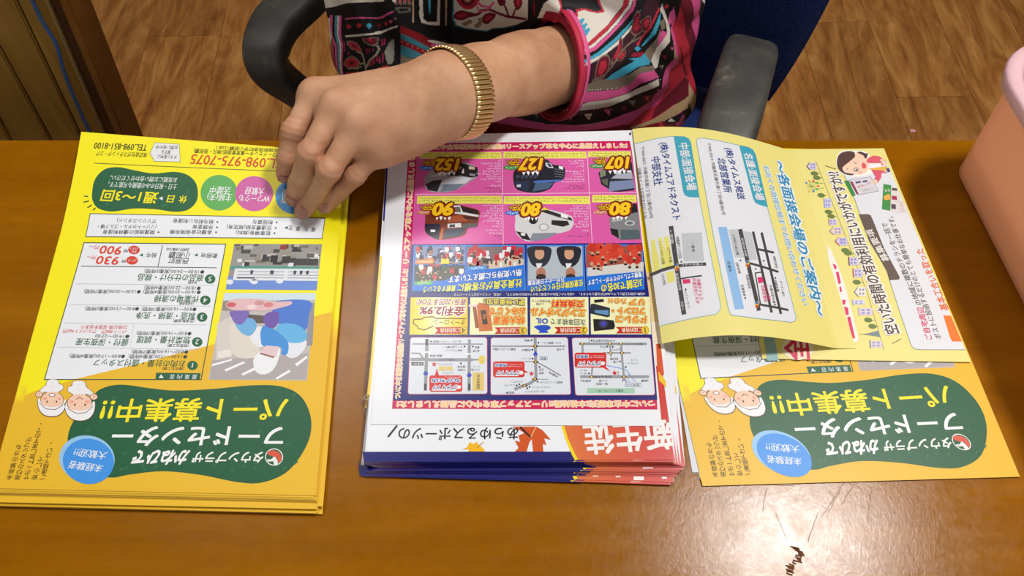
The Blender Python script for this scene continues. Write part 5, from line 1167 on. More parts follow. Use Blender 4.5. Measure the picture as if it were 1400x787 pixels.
    S.poly([c3(*p) for p in ((610, 228), (742, 210), (757, 228), (756, 244), (612, 236))], (236, 190, 80), 5.4); S.poly([c3(*p) for p in ((624, 238), (690, 232), (752, 262), (704, 262), (700, 300), (672, 340), (640, 320), (656, 290))], (226, 96, 116), 5.6); S.ell(*c3(650, 330), 4.2, 3.2, SK, 6, 14); S.poly([c3(*p) for p in ((738, 226), (760, 224), (772, 252), (750, 256))], (84, 66, 120), 6)
    S.quadbox([c3(415, 322), c3(450, 318), c3(505, 434), c3(478, 440)], (60, 140, 70), 4); S.quadbox([c3(455, 316), c3(620, 292), c3(680, 400), c3(524, 430)], (222, 220, 226), 5, (130, 120, 150), .5)
    S.poly([c3(460, 330), c3(480, 328), c3(528, 424), c3(512, 426)], (150, 60, 90), 6); S.text('ポスティング', *c3(520, 372), *c3(618, 340), 3.6, (210, 60, 90), lv=7, b=.02)
    for q in ((500, 330, 540, 322), (556, 322, 590, 316)): S.poly([c3(q[0], q[1]), c3(q[2], q[3]), c3(q[2] + 6, q[3] + 14), c3(q[0] + 6, q[1] + 14)], (90, 84, 130), 6)
    for q in ((540, 392, 640, 376), (550, 404, 650, 388)): S.scrib(*c3(q[0], q[1]), *c3(q[2], q[3]), 1.6, (130, 90, 110), 6, 3)
    S.poly([c3(718, 346), c3(778, 356), c3(770, 552), c3(706, 540)], (70, 150, 72), 4); S.blob([c3(*p) for p in ((724, 440), (760, 424), (770, 460), (740, 470), (722, 462))], (240, 180, 80), 5); S.text('ルル', *c3(726, 398), *c3(770, 392), 5, (250, 250, 240), lv=6)
    S.poly([c3(780, 362), c3(828, 372), c3(852, 470), c3(884, 560), c3(836, 572), c3(772, 552)], (226, 222, 220), 4)
    for q in ((784, 376, 822, 400), (782, 436, 820, 470), (778, 500, 812, 540)): S.poly([c3(q[0], q[1]), c3(q[2], q[1] + 4), c3(q[2] + 2, q[3]), c3(q[0], q[3] - 4)], (170, 50, 90) if q[1] == 436 else (90, 70, 80), 5)
    for k in range(5): S.scrib(*c3(834 + k * 4, 480 + k * 18), *c3(872 + k * 3, 490 + k * 18), 1.8, (200, 70, 100), 5, k)
print_B(SB)
SB.build('printing', M_PRINT, topB)

# curled sheet reaching from the middle pile over the right sheets
XA0, XA1 = .0965, .2255
def f_A(x, y):
    x = np.asarray(x, float); y = np.asarray(y, float)
    t = np.clip((x - XA0) / (XA1 - XA0), -.05, 1.08); s = np.clip((.45 - y) / .18, -.1, 1.1)
    base = (ZC + .0012) * (1 - t) + (ZB + .0012) * t
    return base + (.0125 + .0058 * s) * np.sin(np.pi * np.clip(t, 0, 1) ** .88) * (1 - .12 * t)
SA = Sheet(f_A); SA.cut = (0, .004)
CA = [tuple(SA.xy([c])[0]) for c in ((864.5, 176.5), (1088, 207), (1170, 476), (905, 469.5))]
topA = paper('leaflet', CA, f_A, M_PRINT, lambda u, v: (238, 227, 136), nu=44, nv=6, edge=(238, 228, 160), thick=.00025)
tag(topA, 'pale yellow interview-venue sheet curling from the middle pile over the right leaflets', 'leaflet')
def print_A(S):
    CY_ = (62, 166, 190); LB = (60, 100, 176); DK = (70, 66, 68); W = (228, 231, 238); NVY = (40, 66, 140)
    p1 = [(867.5, 197), (880, 193.6), (900, 189), (921, 186.4), (936, 187), (942, 190), (944.5, 196), (956, 270), (966, 320), (985.3, 418), (984, 424), (979, 429.5), (950, 434.6), (925, 440), (901.5, 446)]
    S.poly(p1, W, 1); S.line(p1, .7, (90, 170, 190), 3)
    S.poly([(921, 186.4), (934, 186.4), (940, 188.4), (944, 194), (956.4, 270), (942, 269.5), (936.5, 267), (934, 262)], CY_, 2)
    p2 = [(952, 193), (954, 189.6), (960, 188.6), (985, 193), (1010.5, 198.8), (1022, 201), (1029, 204.6), (1033, 212), (1049, 283), (1059, 320), (1088.4, 434), (1087, 438.6), (1081, 440.6), (1040, 436), (1003, 431.4), (998.6, 429), (996, 423), (975, 320)]
    S.poly(p2, W, 1); S.line(p2, .7, (90, 170, 190), 3, True)
    S.poly([(1010.5, 198.8), (1022, 200.6), (1029.6, 204.6), (1033.6, 212), (1050, 283.6), (1037, 279.6), (1032.4, 277), (1029.6, 271)], CY_, 2)
    S.text('中部:面接会場', 933.5, 195.6, 946, 260, 12.5, W, lv=5, b=.03, res=3); S.text('(株)タイムスアドネクスト', 906.8, 195, 925.6, 300.5, 10.4, NVY, lv=5, b=.02, res=3); S.text('中部支社', 895.6, 214.6, 900, 253, 11.4, NVY, lv=5, b=.02, res=3)
    S.text('〒904-0021 沖縄市胡屋1丁目12番地24号', 878.4, 200.6, 890.6, 298.6, 5, (84, 84, 92), b=0); S.text('沖縄タイムス中部支社ビル3F', 873.2, 229, 882.4, 299, 5, (84, 84, 92), b=0)
    S.text('名護:面接会場', 1021.7, 209.4, 1039.4, 273.4, 12.5, W, lv=5, b=.03, res=3); S.text('(株)タイムス発送', 995.6, 202.6, 1014, 272.6, 10.4, NVY, lv=5, b=.02, res=3); S.text('北部営業所', 985.6, 216, 995.4, 263, 11, NVY, lv=5, b=.02, res=3)
    S.text('〒905-0014 沖縄県名護市港1丁目4番地6号', 969, 195.6, 989.4, 294, 5, (84, 84, 92), b=0)
    S.text('～各面接会場のご案内～', 1064.6, 221, 1122, 431, 16, (40, 140, 190), lv=8, b=.03, out=(236, 246, 248), ow=.14, res=3); S.text('お近くの面接会場までお問い合わせください', 1047, 227, 1101.4, 417, 8.2, (50, 140, 186), lv=7, b=.01, out=(236, 246, 248), ow=.09)
    c2 = lambda x, y: (880 + x / 3.933, 300 + y / 3.933)
    def P(q, c, l): S.poly([c2(*p) for p in q], c, l)
    P([(38, 112), (80, 98), (132, 90), (160, 250), (100, 268), (46, 292)], (232, 226, 120), 2); P([(120, 285), (160, 275), (170, 330), (130, 345)], (232, 226, 120), 2)
    P([(203, 75), (312, 70), (325, 225), (215, 225)], (196, 200, 206), 2)
    S.line([c2(148, 48), c2(180, 270), c2(215, 498)], 6.4, DK, 3); S.line([c2(40, 298), c2(100, 272), c2(180, 250), c2(327, 240)], 4.4, DK, 3); S.line([c2(200, 318), c2(312, 302)], 2, DK, 3)
    P([(208, 322), (248, 320), (252, 342), (212, 346)], (222, 50, 110), 4)
    def pill(x, y):
        S.ell(*c2(x, y), 2.6, 5.2, (230, 190, 60), 4, 16, .1); S.ell(*c2(x - 1, y - 10), 2, 2, (50, 110, 190), 5, 12); S.ell(*c2(x + 1, y + 10), 2, 2, (200, 70, 50), 5, 12)
    pill(178, 256); S.text('沖縄タイムス', *c2(292, 318), *c2(312, 432), 5.4, (222, 50, 110), b=.01); S.text('中部支社ビル3F', *c2(268, 316), *c2(292, 452), 5.2, (222, 50, 110), b=.01)
    for t, a, b, c, d in (('一番街', 262, 120, 268, 175), ('沖縄銀行コザ支店', 180, 90, 198, 210), ('ミュージックタウン音市場', 86, 118, 106, 240), ('コザ十字路', 132, 150, 146, 232), ('コザ小学校', 100, 292, 112, 352), ('ファミリーマート', 222, 380, 244, 478)): S.text(t, *c2(a, b), *c2(c, d), 4.2, (90, 90, 84), b=0)
    for t, a, b, c, d in (('←那覇', 146, 56, 154, 130), ('国道330号線', 176, 290, 196, 380), ('北谷→', 205, 440, 212, 486), ('コザ十字路→', 200, 246, 318, 240)): S.text(t, *c2(a, b), *c2(c, d), 3.4, (232, 232, 232), lv=6, b=0)
    for q in ((202, 228), (226, 376)): S.ell(*c2(*q), 1.2, 1.2, INK, 5, 10)
    P([(400, 40), (447, 40), (470, 150), (540, 480), (490, 483), (440, 250)], (142, 188, 234), 2); P([(455, 55), (512, 52), (545, 205), (490, 205)], (196, 200, 206), 2); P([(530, 60), (580, 70), (610, 215), (560, 220)], (196, 200, 206), 2)
    for q, w in ((((518, 52), (620, 490)), 5.4), (((588, 65), (688, 500)), 3.4), (((634, 70), (738, 508)), 3.4), (((570, 235), (725, 282)), 3), (((615, 160), (700, 178)), 3), (((610, 455), (778, 487)), 3), (((598, 288), (640, 282)), 1.6), (((600, 290), (628, 455)), 1.6)): S.line([c2(*p) for p in q], w, DK, 3)
    P([(611, 312), (638, 308), (644, 338), (618, 344)], (222, 50, 110), 4); pill(558, 238); pill(608, 458)
    S.text('タイムス発送', *c2(656, 350), *c2(676, 436), 4.8, (222, 50, 110), b=.01); S.text('北部営業所', *c2(638, 352), *c2(656, 444), 4.8, (222, 50, 110), b=.01)
    for t, a, b, c, d in (('21世紀の森公園', 482, 80, 506, 190), ('名護湾', 456, 225, 466, 280), ('名護市役所', 556, 296, 570, 372), ('名護市営球場', 500, 230, 516, 290), ('名護漁港', 528, 350, 542, 412), ('沖縄銀行名護支店', 700, 196, 716, 262), ('沖縄食糧', 706, 322, 722, 388), ('オリオン通り', 738, 330, 752, 412), ('名護市営市場', 682, 352, 702, 450)): S.text(t, *c2(a, b), *c2(c, d), 4, (90, 90, 84), b=0)
    S.text('国道58号線', *c2(528, 100), *c2(552, 200), 3.2, (232, 232, 232), lv=6, b=0)
    for q in ((520, 220), (645, 222), (602, 266), (708, 314), (546, 422), (706, 458)): S.ell(*c2(*q), 1.2, 1.2, INK, 5, 10)
print_A(SA)
SA.build('printing', M_PRINT, topA)
# ---------------------------------------------------------------- the person: smooth solids blended in a distance field
def grid(lo, hi, h):
    ax = [np.arange(lo[i], hi[i] + h, h, dtype=np.float32) for i in range(3)]
    return ax, ax[0][:, None, None], ax[1][None, :, None], ax[2][None, None, :]
def d_cone(X, Y, Z, a, b, ra, rb, sx=None):
    """capsule from a to b whose radius runs from ra to rb"""
    a = np.array(a, np.float32); b = np.array(b, np.float32); ab = b - a; L2 = float(ab @ ab)
    px, py, pz = X - a[0], Y - a[1], Z - a[2]
    t = np.clip((px * ab[0] + py * ab[1] + pz * ab[2]) / L2, 0, 1)
    return np.sqrt((px - ab[0] * t) ** 2 + (py - ab[1] * t) ** 2 + (pz - ab[2] * t) ** 2) - (ra + (rb - ra) * t)
def d_ell(X, Y, Z, c, r, R=None):
    x, y, z = X - c[0], Y - c[1], Z - c[2]
    if R is not None:
        R = np.array(R); x, y, z = (R[0, 0] * x + R[1, 0] * y + R[2, 0] * z), (R[0, 1] * x + R[1, 1] * y + R[2, 1] * z), (R[0, 2] * x + R[1, 2] * y + R[2, 2] * z)
    k0 = np.sqrt((x / r[0]) ** 2 + (y / r[1]) ** 2 + (z / r[2]) ** 2); k1 = np.sqrt((x / r[0] ** 2) ** 2 + (y / r[1] ** 2) ** 2 + (z / r[2] ** 2) ** 2)
    return k0 * (k0 - 1) / (k1 + 1e-9)
def smin(a, b, k):
    h = np.clip(.5 + .5 * (b - a) / k, 0, 1); return b * (1 - h) + a * h - k * h * (1 - h)
def smax(a, b, k): return -smin(-a, -b, k)
def nets(ax, G):
    """naive surface nets"""
    G = G.astype(np.float32); S = G < 0; nx, ny, nz = G.shape; c = np.zeros((nx - 1, ny - 1, nz - 1), np.int8)
    sl = lambda o, n: slice(o, n - 1 + o)
    cs = [S[sl(i, nx), sl(j, ny), sl(k, nz)] for i in (0, 1) for j in (0, 1) for k in (0, 1)]
    tot = sum(x.astype(np.int8) for x in cs); act = (tot > 0) & (tot < 8); I, J, K = np.nonzero(act)
    acc = np.zeros((len(I), 3)); cnt = np.zeros(len(I))
    for d in range(3):
        for a in (0, 1):
            for b in (0, 1):
                o0 = [0, 0, 0]; q = [e for e in range(3) if e != d]; o0[q[0]] = a; o0[q[1]] = b; o1 = list(o0); o1[d] = 1
                g0 = G[I + o0[0], J + o0[1], K + o0[2]]; g1 = G[I + o1[0], J + o1[1], K + o1[2]]; m = (g0 < 0) != (g1 < 0)
                t = np.where(m, g0 / np.where(m, g0 - g1, 1), 0); p = np.zeros((len(I), 3)); p[:] = o0; p[:, d] = t
                acc[m] += p[m]; cnt[m] += 1
    V = acc / cnt[:, None] + np.stack([I, J, K], 1); h = ax[0][1] - ax[0][0]
    V = V * h + np.array([ax[0][0], ax[1][0], ax[2][0]])
    idx = -np.ones(act.shape, np.int64); idx[I, J, K] = np.arange(len(I)); F = []
    for d in range(3):
        s0 = [slice(None)] * 3; s1 = [slice(None)] * 3; s0[d] = slice(0, -1); s1[d] = slice(1, None)
        A, B = S[tuple(s0)], S[tuple(s1)]; e = A != B
        q = [x for x in range(3) if x != d]
        P_ = np.nonzero(e); P_ = [np.array(p) for p in P_]
        ok = (P_[q[0]] > 0) & (P_[q[1]] > 0) & (P_[q[0]] < G.shape[q[0]] - 1) & (P_[q[1]] < G.shape[q[1]] - 1)
        P_ = [p[ok] for p in P_]; fl = A[tuple(P_)]
        def at(a, b):
            c_ = [p.copy() for p in P_]; c_[q[0]] -= a; c_[q[1]] -= b; return idx[tuple(c_)]
        f = np.stack([at(1, 1), at(0, 1), at(0, 0), at(1, 0)], 1)
        if d == 1: fl = ~fl
        f = np.where(fl[:, None], f, f[:, ::-1]); F.append(f)
    return V, np.concatenate(F)

# joints of the left arm and hand (the hand lies at the left of the photograph)
WR = at_d(612, 124, .620); ELB = at_d(822, 76, .770)
ZT = ZL + .0005
MCP = [at_z(431, 128, .766), at_z(459, 146, .776), at_z(489, 170, .776), at_z(519, 196, .765)]
PIP = [at_z(401, 180, .755), at_z(423, 211, .763), at_z(450, 233, .759), at_z(485, 240, .746)]
DIP = [at_z(393, 216, .741), at_z(409, 250, .735), at_z(433, 263, .733), at_z(463, 263, .728)]
TIP = [at_z(389.5, 237, ZT + .015), at_z(402.5, 269, ZT + .0105), at_z(416.5, 286, ZT + .0098), at_z(446, 281, ZT + .0085)]
RAD = [(.0098, .0084, .0076, .0069), (.0100, .0087, .0077, .0069), (.0096, .0084, .0075, .0068), (.0088, .0074, .0067, .0060)]
for f_ in range(4): print('finger', f_, [round((a - b).length * 1000) for a, b in ((MCP[f_], PIP[f_]), (PIP[f_], DIP[f_]), (DIP[f_], TIP[f_]))])
print('forearm', (WR - ELB).length, 'WR', WR, 'ELB', ELB)
LSH = Vector((.160, .685, .985)); RSH = Vector((-.108, .685, .985)); RELB = Vector((-.112, .60, .675)); RWR = Vector((-.045, .505, .607))
RHAND = Vector((.015, .495, .604))
H1 = .00125
ax, X, Y, Z = grid((-.185, .36, .70), (.10, .60, .815), H1)
fd = (WR - ELB).normalized(); side = Vector((-fd.y, fd.x, 0)).normalized(); upn = side.cross(fd); upn = upn if upn.z > 0 else -upn
WR2 = WR + (ELB - WR) * .18
def arm_field(X, Y, Z):
    g = d_cone(X, Y, Z, WR, WR.lerp(ELB, .45), .0262, .0318); g = smin(g, d_cone(X, Y, Z, WR.lerp(ELB, .4), ELB, .0312, .0370), .008)
    so = side * .0085 * 1.0                                # wrist broader than thick
    g = smin(g, d_cone(X, Y, Z, WR + so, WR2 + so, .0205, .022), .012); g = smin(g, d_cone(X, Y, Z, WR - so, WR2 - so, .0205, .022), .012)
    return g
G = arm_field(X, Y, Z)
PR = [.0150, .0160, .0155, .0140]
for f_ in range(4):                                         # back of the hand
    w0 = WR + (MCP[f_] - MCP[1]) * .30 - Vector((0, 0, .002)); G = smin(G, d_cone(X, Y, Z, w0, MCP[f_] - Vector((0, 0, .006)), .0185, PR[f_]), .016)
palm = (MCP[0] + MCP[1] + MCP[2] + MCP[3]) / 4
G = smin(G, d_ell(X, Y, Z, (WR * .45 + palm * .55) - Vector((0, 0, .010)), (.032, .030, .018)), .018)
# thumb, folded beneath the palm and pinching the paper
TB = [WR.lerp(MCP[0], .30) - Vector((0, 0, .012)), at_z(478, 160, .745), at_z(438, 206, .733), at_z(420, 236, ZT + .0095)]
G = smin(G, d_cone(X, Y, Z, TB[0], TB[1], .0165, .0125), .012); G = smin(G, d_cone(X, Y, Z, TB[1], TB[2], .0115, .0102), .006); G = smin(G, d_cone(X, Y, Z, TB[2], TB[3], .0100, .0082), .004)
TONE = []
FG = None
for f_ in range(4):
    P = [MCP[f_] - Vector((0, 0, .002)), PIP[f_], DIP[f_], TIP[f_]]; r = RAD[f_]
    g = d_cone(X, Y, Z, P[0], P[1], r[0] * 1.06, r[1] * .95)
    g = smin(g, d_cone(X, Y, Z, P[1], P[2], r[1] * .97, r[2]), .004); g = smin(g, d_cone(X, Y, Z, P[2], P[3], r[2], r[3]), .003)
    n_ = Vector((0, -.35, 1)).normalized()
    g = smin(g, d_ell(X, Y, Z, P[1] + n_ * r[1] * .25, (r[1] * .93, r[1] * .96, r[1] * .80)), .004)          # knuckle
    # creases across the joints
    for J_, amp, wl_, rad in ((P[1], .00075, .0042, r[1] * 1.1), (P[2], .00055, .0034, r[2] * 1.0)):
        dv_ = (P[2] - P[1]).normalized() if J_ is P[1] else (P[3] - P[2]).normalized()
        t = (X - J_.x) * dv_.x + (Y - J_.y) * dv_.y + (Z - J_.z) * dv_.z; rr_ = (X - J_.x) ** 2 + (Y - J_.y) ** 2 + (Z - J_.z) ** 2
        g = g - amp * np.cos(2 * math.pi * t / wl_) * np.exp(-rr_ / rad ** 2)
    FG = g if FG is None else smin(FG, g, .0021)
    # knuckle of the hand
    G = smin(G, d_ell(X, Y, Z, MCP[f_] + Vector((0, 0, -.0005)), (.0104, .0104, .0092)), .007)
# tendons on the back of the hand
for f_ in (0, 1, 2, 3):
    a = WR.lerp(MCP[f_], .45) + Vector((0, 0, .0062)); b = MCP[f_] + Vector((0, 0, .0030)); G = smin(G, d_cone(X, Y, Z, a, b, .0046, .0060), .010)
G = smin(G, FG, .0042)
# hollows between the knuckles
for f_ in range(3):
    m = (MCP[f_] + MCP[f_ + 1]) / 2 + ((PIP[f_] + PIP[f_ + 1]) / 2 - (MCP[f_] + MCP[f_ + 1]) / 2) * .25 + Vector((0, 0, .011)); G = G + .0016 * np.exp(-((X - m.x) ** 2 + (Y - m.y) ** 2 + (Z - m.z) ** 2) / .0085 ** 2)
# skin folds at the wrist
t = (X - WR.x) * fd.x + (Y - WR.y) * fd.y + (Z - WR.z) * fd.z
for c_, a_w in ((.020, .00022), (.027, .00018)): G = G + a_w * np.exp(-((t - c_) / .0016) ** 2) * np.clip((Z - .775) * 60 + .5, 0, 1)
veins = [(WR.lerp(MCP[1], .15), WR.lerp(MCP[2], .75)), (WR.lerp(MCP[3], .2), WR.lerp(MCP[2], .8)), (WR.lerp(MCP[2], .3), WR.lerp(MCP[1], .85))]
V1, F1 = nets(ax, G); V1 = V1.astype(float)
del G, FG
def tone_at(V):
    T = np.zeros(len(V))
    for f_ in range(4):
        for p, s, a in ((MCP[f_], .011, .5), (PIP[f_], .008, .6), (DIP[f_], .006, .45), (TIP[f_], .009, .55)):
            d2 = ((V - np.array(p)) ** 2).sum(1); T += a * np.exp(-d2 / s ** 2 * .7)
    return np.clip(T, 0, .8)
# rest of the body at a coarser step
HC = Vector((.035, .665, 1.235))         # head centre
ax2, X, Y, Z = grid((-.30, .36, .0), (.34, 1.06, 1.42), .0075)
B = d_cone(X, Y, Z, ELB, LSH, .038, .037); B = smin(B, d_cone(X, Y, Z, WR.lerp(ELB, .75), ELB, .0340, .0370), .01)
B = smin(B, d_cone(X, Y, Z, RELB, RSH, .038, .037), .01); B = smin(B, d_cone(X, Y, Z, RELB, RWR, .038, .027), .02); B = smin(B, d_ell(X, Y, Z, RHAND - Vector((.015, 0, 0)), (.048, .036, .017)), .02)
for k in range(4): B = smin(B, d_cone(X, Y, Z, RHAND + Vector((.01, -.022 + .015 * k, -.002)), RHAND + Vector((.078 - .006 * abs(k - 1.5), -.026 + .017 * k, -.012)), .0088, .0075), .004)
B = smin(B, d_ell(X, Y, Z, (.028, .705, .80), (.125, .10, .22)), .03); B = smin(B, d_cone(X, Y, Z, LSH, RSH, .036, .036), .03)
B = smin(B, d_cone(X, Y, Z, (.030, .695, .99), (.033, .68, 1.14), .055, .052), .03)
head = d_ell(X, Y, Z, HC, (.074, .092, .108)); head = smin(head, d_ell(X, Y, Z, HC + Vector((0, -.028, -.058)), (.052, .055, .055)), .03)
head = smin(head, d_cone(X, Y, Z, HC + Vector((0, -.088, .01)), HC + Vector((0, -.104, -.026)), .009, .014), .012)
for s_ in (-1, 1):
    head = smin(head, d_ell(X, Y, Z, HC + Vector((s_ * .076, .004, -.012)), (.010, .018, .030)), .006)
    head = smax(head, -d_ell(X, Y, Z, HC + Vector((s_ * .031, -.094, .004)), (.015, .012, .010)), .012)
B = smin(B, head, .015)
for s_ in (-1, 1):
    B = smin(B, d_cone(X, Y, Z, (.025 + s_ * .075, .80, .515), (.025 + s_ * .10, .43, .52), .075, .055), .03); B = smin(B, d_cone(X, Y, Z, (.035 + s_ * .10, .43, .51), (.035 + s_ * .10, .44, .10), .052, .032), .02)
    B = smin(B, d_cone(X, Y, Z, (.035 + s_ * .10, .46, .045), (.035 + s_ * .11, .38, .035), .033, .028), .02)
V2, F2 = nets(ax2, B)
# the fine hand and forearm replace the coarse stretch of the same arm
Vb = np.concatenate([V1, V2]); Fb = np.concatenate([F1, F2 + len(V1)])
me = mesh_np('person', Vb, Fb, None, True); ta = me.attributes.new('tone', 'FLOAT', 'POINT'); ta.data.foreach_set('value', np.concatenate([tone_at(V1), np.zeros(len(V2))]).astype(np.float32))
person = link('person', me, M_SKIN)
tag(person, 'seated person in a multicoloured patterned blouse, one hand holding down the left pile', 'person')
# nails
def nail(base, tip, r, L, roll=0.0):
    d = (tip - base).normalized(); c = Vector((0, 0, CAMZ)) - tip; n = (Vector((0, 0, 1)) + c.normalized() * 1.2); n = (n - d * n.dot(d)).normalized(); b = d.cross(n)
    n = (n * math.cos(roll) + b * math.sin(roll)).normalized(); b = d.cross(n)
    bm = bmesh.new(); G_ = []; nu, nv = 10, 12
    for j in range(nv + 1):
        v = j / nv; row = []
        for i in range(nu + 1):
            u = i / nu * 2 - 1; w = .74 * (1 - .32 * max(0, (v - .72) / .28) ** 2 * abs(u)) * (1 - .25 * max(0, (.25 - v) / .25) ** 2)
            th = u * w * 1.12; rr_ = r * 1.12
            p = tip + d * (-.0050 + L * v * (1 - .10 * u * u * (v > .9)) ) + n * math.cos(th) * rr_ + b * math.sin(th) * rr_ - n * (.0020 * v * v * 1.6 + .0001)
            row.append(bm.verts.new(p))
        G_.append(row)
    for j in range(nv):
        for i in range(nu): bm.faces.new((G_[j][i], G_[j][i + 1], G_[j + 1][i + 1], G_[j + 1][i]))
    bmesh.ops.solidify(bm, geom=bm.faces[:], thickness=.0005); bmesh.ops.recalc_face_normals(bm, faces=bm.faces)
    return from_bm('fingernail', bm, M_NAIL, person, smooth=True)
nail(DIP[2], TIP[2], .0067, .0125); nail(DIP[3], TIP[3], .0059, .0110); nail(DIP[0], TIP[0], .0068, .0115, -.6); nail(DIP[1], TIP[1], .0068, .012, -.2)

# face and hair
for s_ in (-1, 1):
    bm = bmesh.new(); bmesh.ops.create_uvsphere(bm, u_segments=20, v_segments=14, radius=.0100); ey = from_bm('eye', bm, M_EYE, person, loc=HC + Vector((s_ * .031, -.0745, .004)), smooth=True)
    bm = bmesh.new(); bmesh.ops.create_uvsphere(bm, u_segments=16, v_segments=10, radius=.0056); from_bm('iris', bm, M_IRIS, ey, loc=(0, -.0057, -.0015), smooth=True)
    bm = bmesh.new(); c = HC + Vector((s_ * .032, -.083, .024)); tube(bm, [c + Vector((-.016, .004, -.002)), c + Vector((0, -.002, .003)), c + Vector((.016, .004, -.002))], [.0012, .0022, .0012], 8); from_bm('eyebrow', bm, M_HAIR, person, smooth=True)
bm = bmesh.new(); c = HC + Vector((0, -.0835, -.058)); tube(bm, [c + Vector((-.022, .010, .001)), c + Vector((-.008, .0, .002)), c, c + Vector((.008, 0, .002)), c + Vector((.022, .010, .001))], [.001, .0048, .005, .0048, .001], 10); from_bm('mouth', bm, M_LIP, person, smooth=True)
axh, X, Y, Z = grid((-.09, .55, 1.10), (.16, .82, 1.40), .005)
hg = d_ell(X, Y, Z, HC + Vector((0, .012, .016)), (.091, .106, .118)); hg = smin(hg, d_ell(X, Y, Z, HC + Vector((0, .045, -.045)), (.082, .066, .075)), .03)
hg = smax(hg, -d_ell(X, Y, Z, HC + Vector((0, -.085, -.035)), (.064, .075, .098)), .012); hg = hg + .0016 * np.sin(X * 260 + np.sin(Y * 40) * 2) * np.sin(Z * 22 + 1)
Vh, Fh = nets(axh, hg); link('hair', mesh_np('hair', Vh, Fh, None, True), M_HAIR, person)
# trousers and shoes
axt, X, Y, Z = grid((-.22, .34, .07), (.30, .93, .70), .0075)
tg = None
for s_ in (-1, 1):
    q = d_cone(X, Y, Z, (.025 + s_ * .075, .80, .515), (.025 + s_ * .10, .43, .52), .084, .064); q = smin(q, d_cone(X, Y, Z, (.035 + s_ * .10, .43, .51), (.035 + s_ * .10, .44, .10), .062, .048), .02); tg = q if tg is None else smin(tg, q, .03)
tg = smin(tg, d_ell(X, Y, Z, (.028, .76, .56), (.150, .12, .11)), .03); Vt, Ft = nets(axt, tg); link('trousers', mesh_np('trousers', Vt, Ft, None, True), M_TROUS, person)
for s_ in (-1, 1):
    bm = bmesh.new(); tube(bm, [Vector((.035 + s_ * .10, .50, .042)), Vector((.035 + s_ * .10, .47, .045)), Vector((.035 + s_ * .107, .40, .042)), Vector((.035 + s_ * .112, .345, .032)), Vector((.035 + s_ * .113, .325, .026))], [(.030, .028), (.040, .036), (.038, .042), (.028, .038), (.012, .022)], 16); from_bm('shoe', bm, M_BLACK, person, smooth=True)

# ---------------------------------------------------------------- blouse
HEMC = at_d(766, 94, (WR.lerp(ELB, .75) - Vector((0, 0, CAMZ))).dot(Vector((0, CP, -SP_))))
HEMC = WR.lerp(ELB, .62)
sd0 = (ELB - HEMC).normalized(); sd = (sd0 + Vector((.42, -.22, .12))).normalized()      # the sleeve mouth is cut on the slant
h3 = .003
ax3, X, Y, Z = grid((-.21, .455, .562), (.28, .86, 1.09), h3)
def blouse_parts(X, Y, Z):
    torso = d_ell(X, Y, Z, (.026, .700, .775), (.148, .135, .235)); torso = smin(torso, d_cone(X, Y, Z, LSH + Vector((-.02, 0, 0)), RSH + Vector((.02, 0, 0)), .064, .064), .05)
    torso = smin(torso, d_ell(X, Y, Z, (.026, .680, .655), (.146, .125, .085)), .04)
    torso = smin(torso, d_cone(X, Y, Z, (.132, .640, .86), (.128, .630, .66), .034, .040), .05); torso = smin(torso, d_ell(X, Y, Z, (.028, .622, .595), (.160, .088, .070)), .03)          # the blouse hangs full at this side
    # upper-arm sleeve, gathered towards the elbow, then its mouth on the forearm
    sl = d_cone(X, Y, Z, LSH, ELB + Vector((.010, .010, .010)), .062, .058); sl = smin(sl, d_cone(X, Y, Z, ELB + Vector((.006, .004, .004)), HEMC - sd0 * .05, .0535, .0418), .02)
    sl = smax(sl, -((X - HEMC.x) * sd.x + (Y - HEMC.y) * sd.y + (Z - HEMC.z) * sd.z), .003)
    sr = d_cone(X, Y, Z, RSH, RELB + Vector((.004, 0, .0)), .062, .055); sr = smin(sr, d_cone(X, Y, Z, RELB + Vector((.004, 0, 0)), RELB.lerp(RWR, .55), .055, .047), .01)
    dr = (RWR - RELB).normalized(); e_ = RELB.lerp(RWR, .5); sr = smax(sr, (X - e_.x) * dr.x + (Y - e_.y) * dr.y + (Z - e_.z) * dr.z, .003)
    return torso, sl, sr
torso, sl, sr = blouse_parts(X, Y, Z)
# folds: soft ridges running with the pull of the cloth
w1 = .0030 * np.sin((X * .8 + Z * 1.1) * 150 + np.sin(X * 34 + 2 * Y * 20) * 1.6) * np.exp(-(((X - .10) / .07) ** 2 + ((Z - .72) / .06) ** 2))
w2 = .0022 * np.sin((X * 1.2 - Z * .4) * 120 + np.sin(Z * 40) * 1.2)
torso = torso + w1 + .5 * w2 * np.clip((X - .06) * 12, 0, 1)
sl = sl + .0022 * np.sin((X * .9 + Y * .2 + Z * 1.0) * 130 + np.sin(X * 50) * 1.3) * np.clip((X - HEMC.x - .012) * 30, 0, 1)
sr = sr + .0022 * np.sin(X * 190 + np.sin(Z * 60) * 1.2 + Y * 40)
C_ = smin(torso, sl, .022); C_ = smin(C_, sr, .012)
C_ = smax(C_, -(d_cone(X, Y, Z, HEMC - sd0 * .08, ELB, .0365, .0395)), .002)                         # hollow of the sleeve mouth
C_ = smax(C_, Z - 1.045 - 0 * X, .006); C_ = smax(C_, -(d_ell(X, Y, Z, (.030, .655, 1.06), (.075, .085, .085))), .006)
C_ = smax(C_, -(Z - .575), .004)
V3, F3 = nets(ax3, C_); del C_, w1, w2
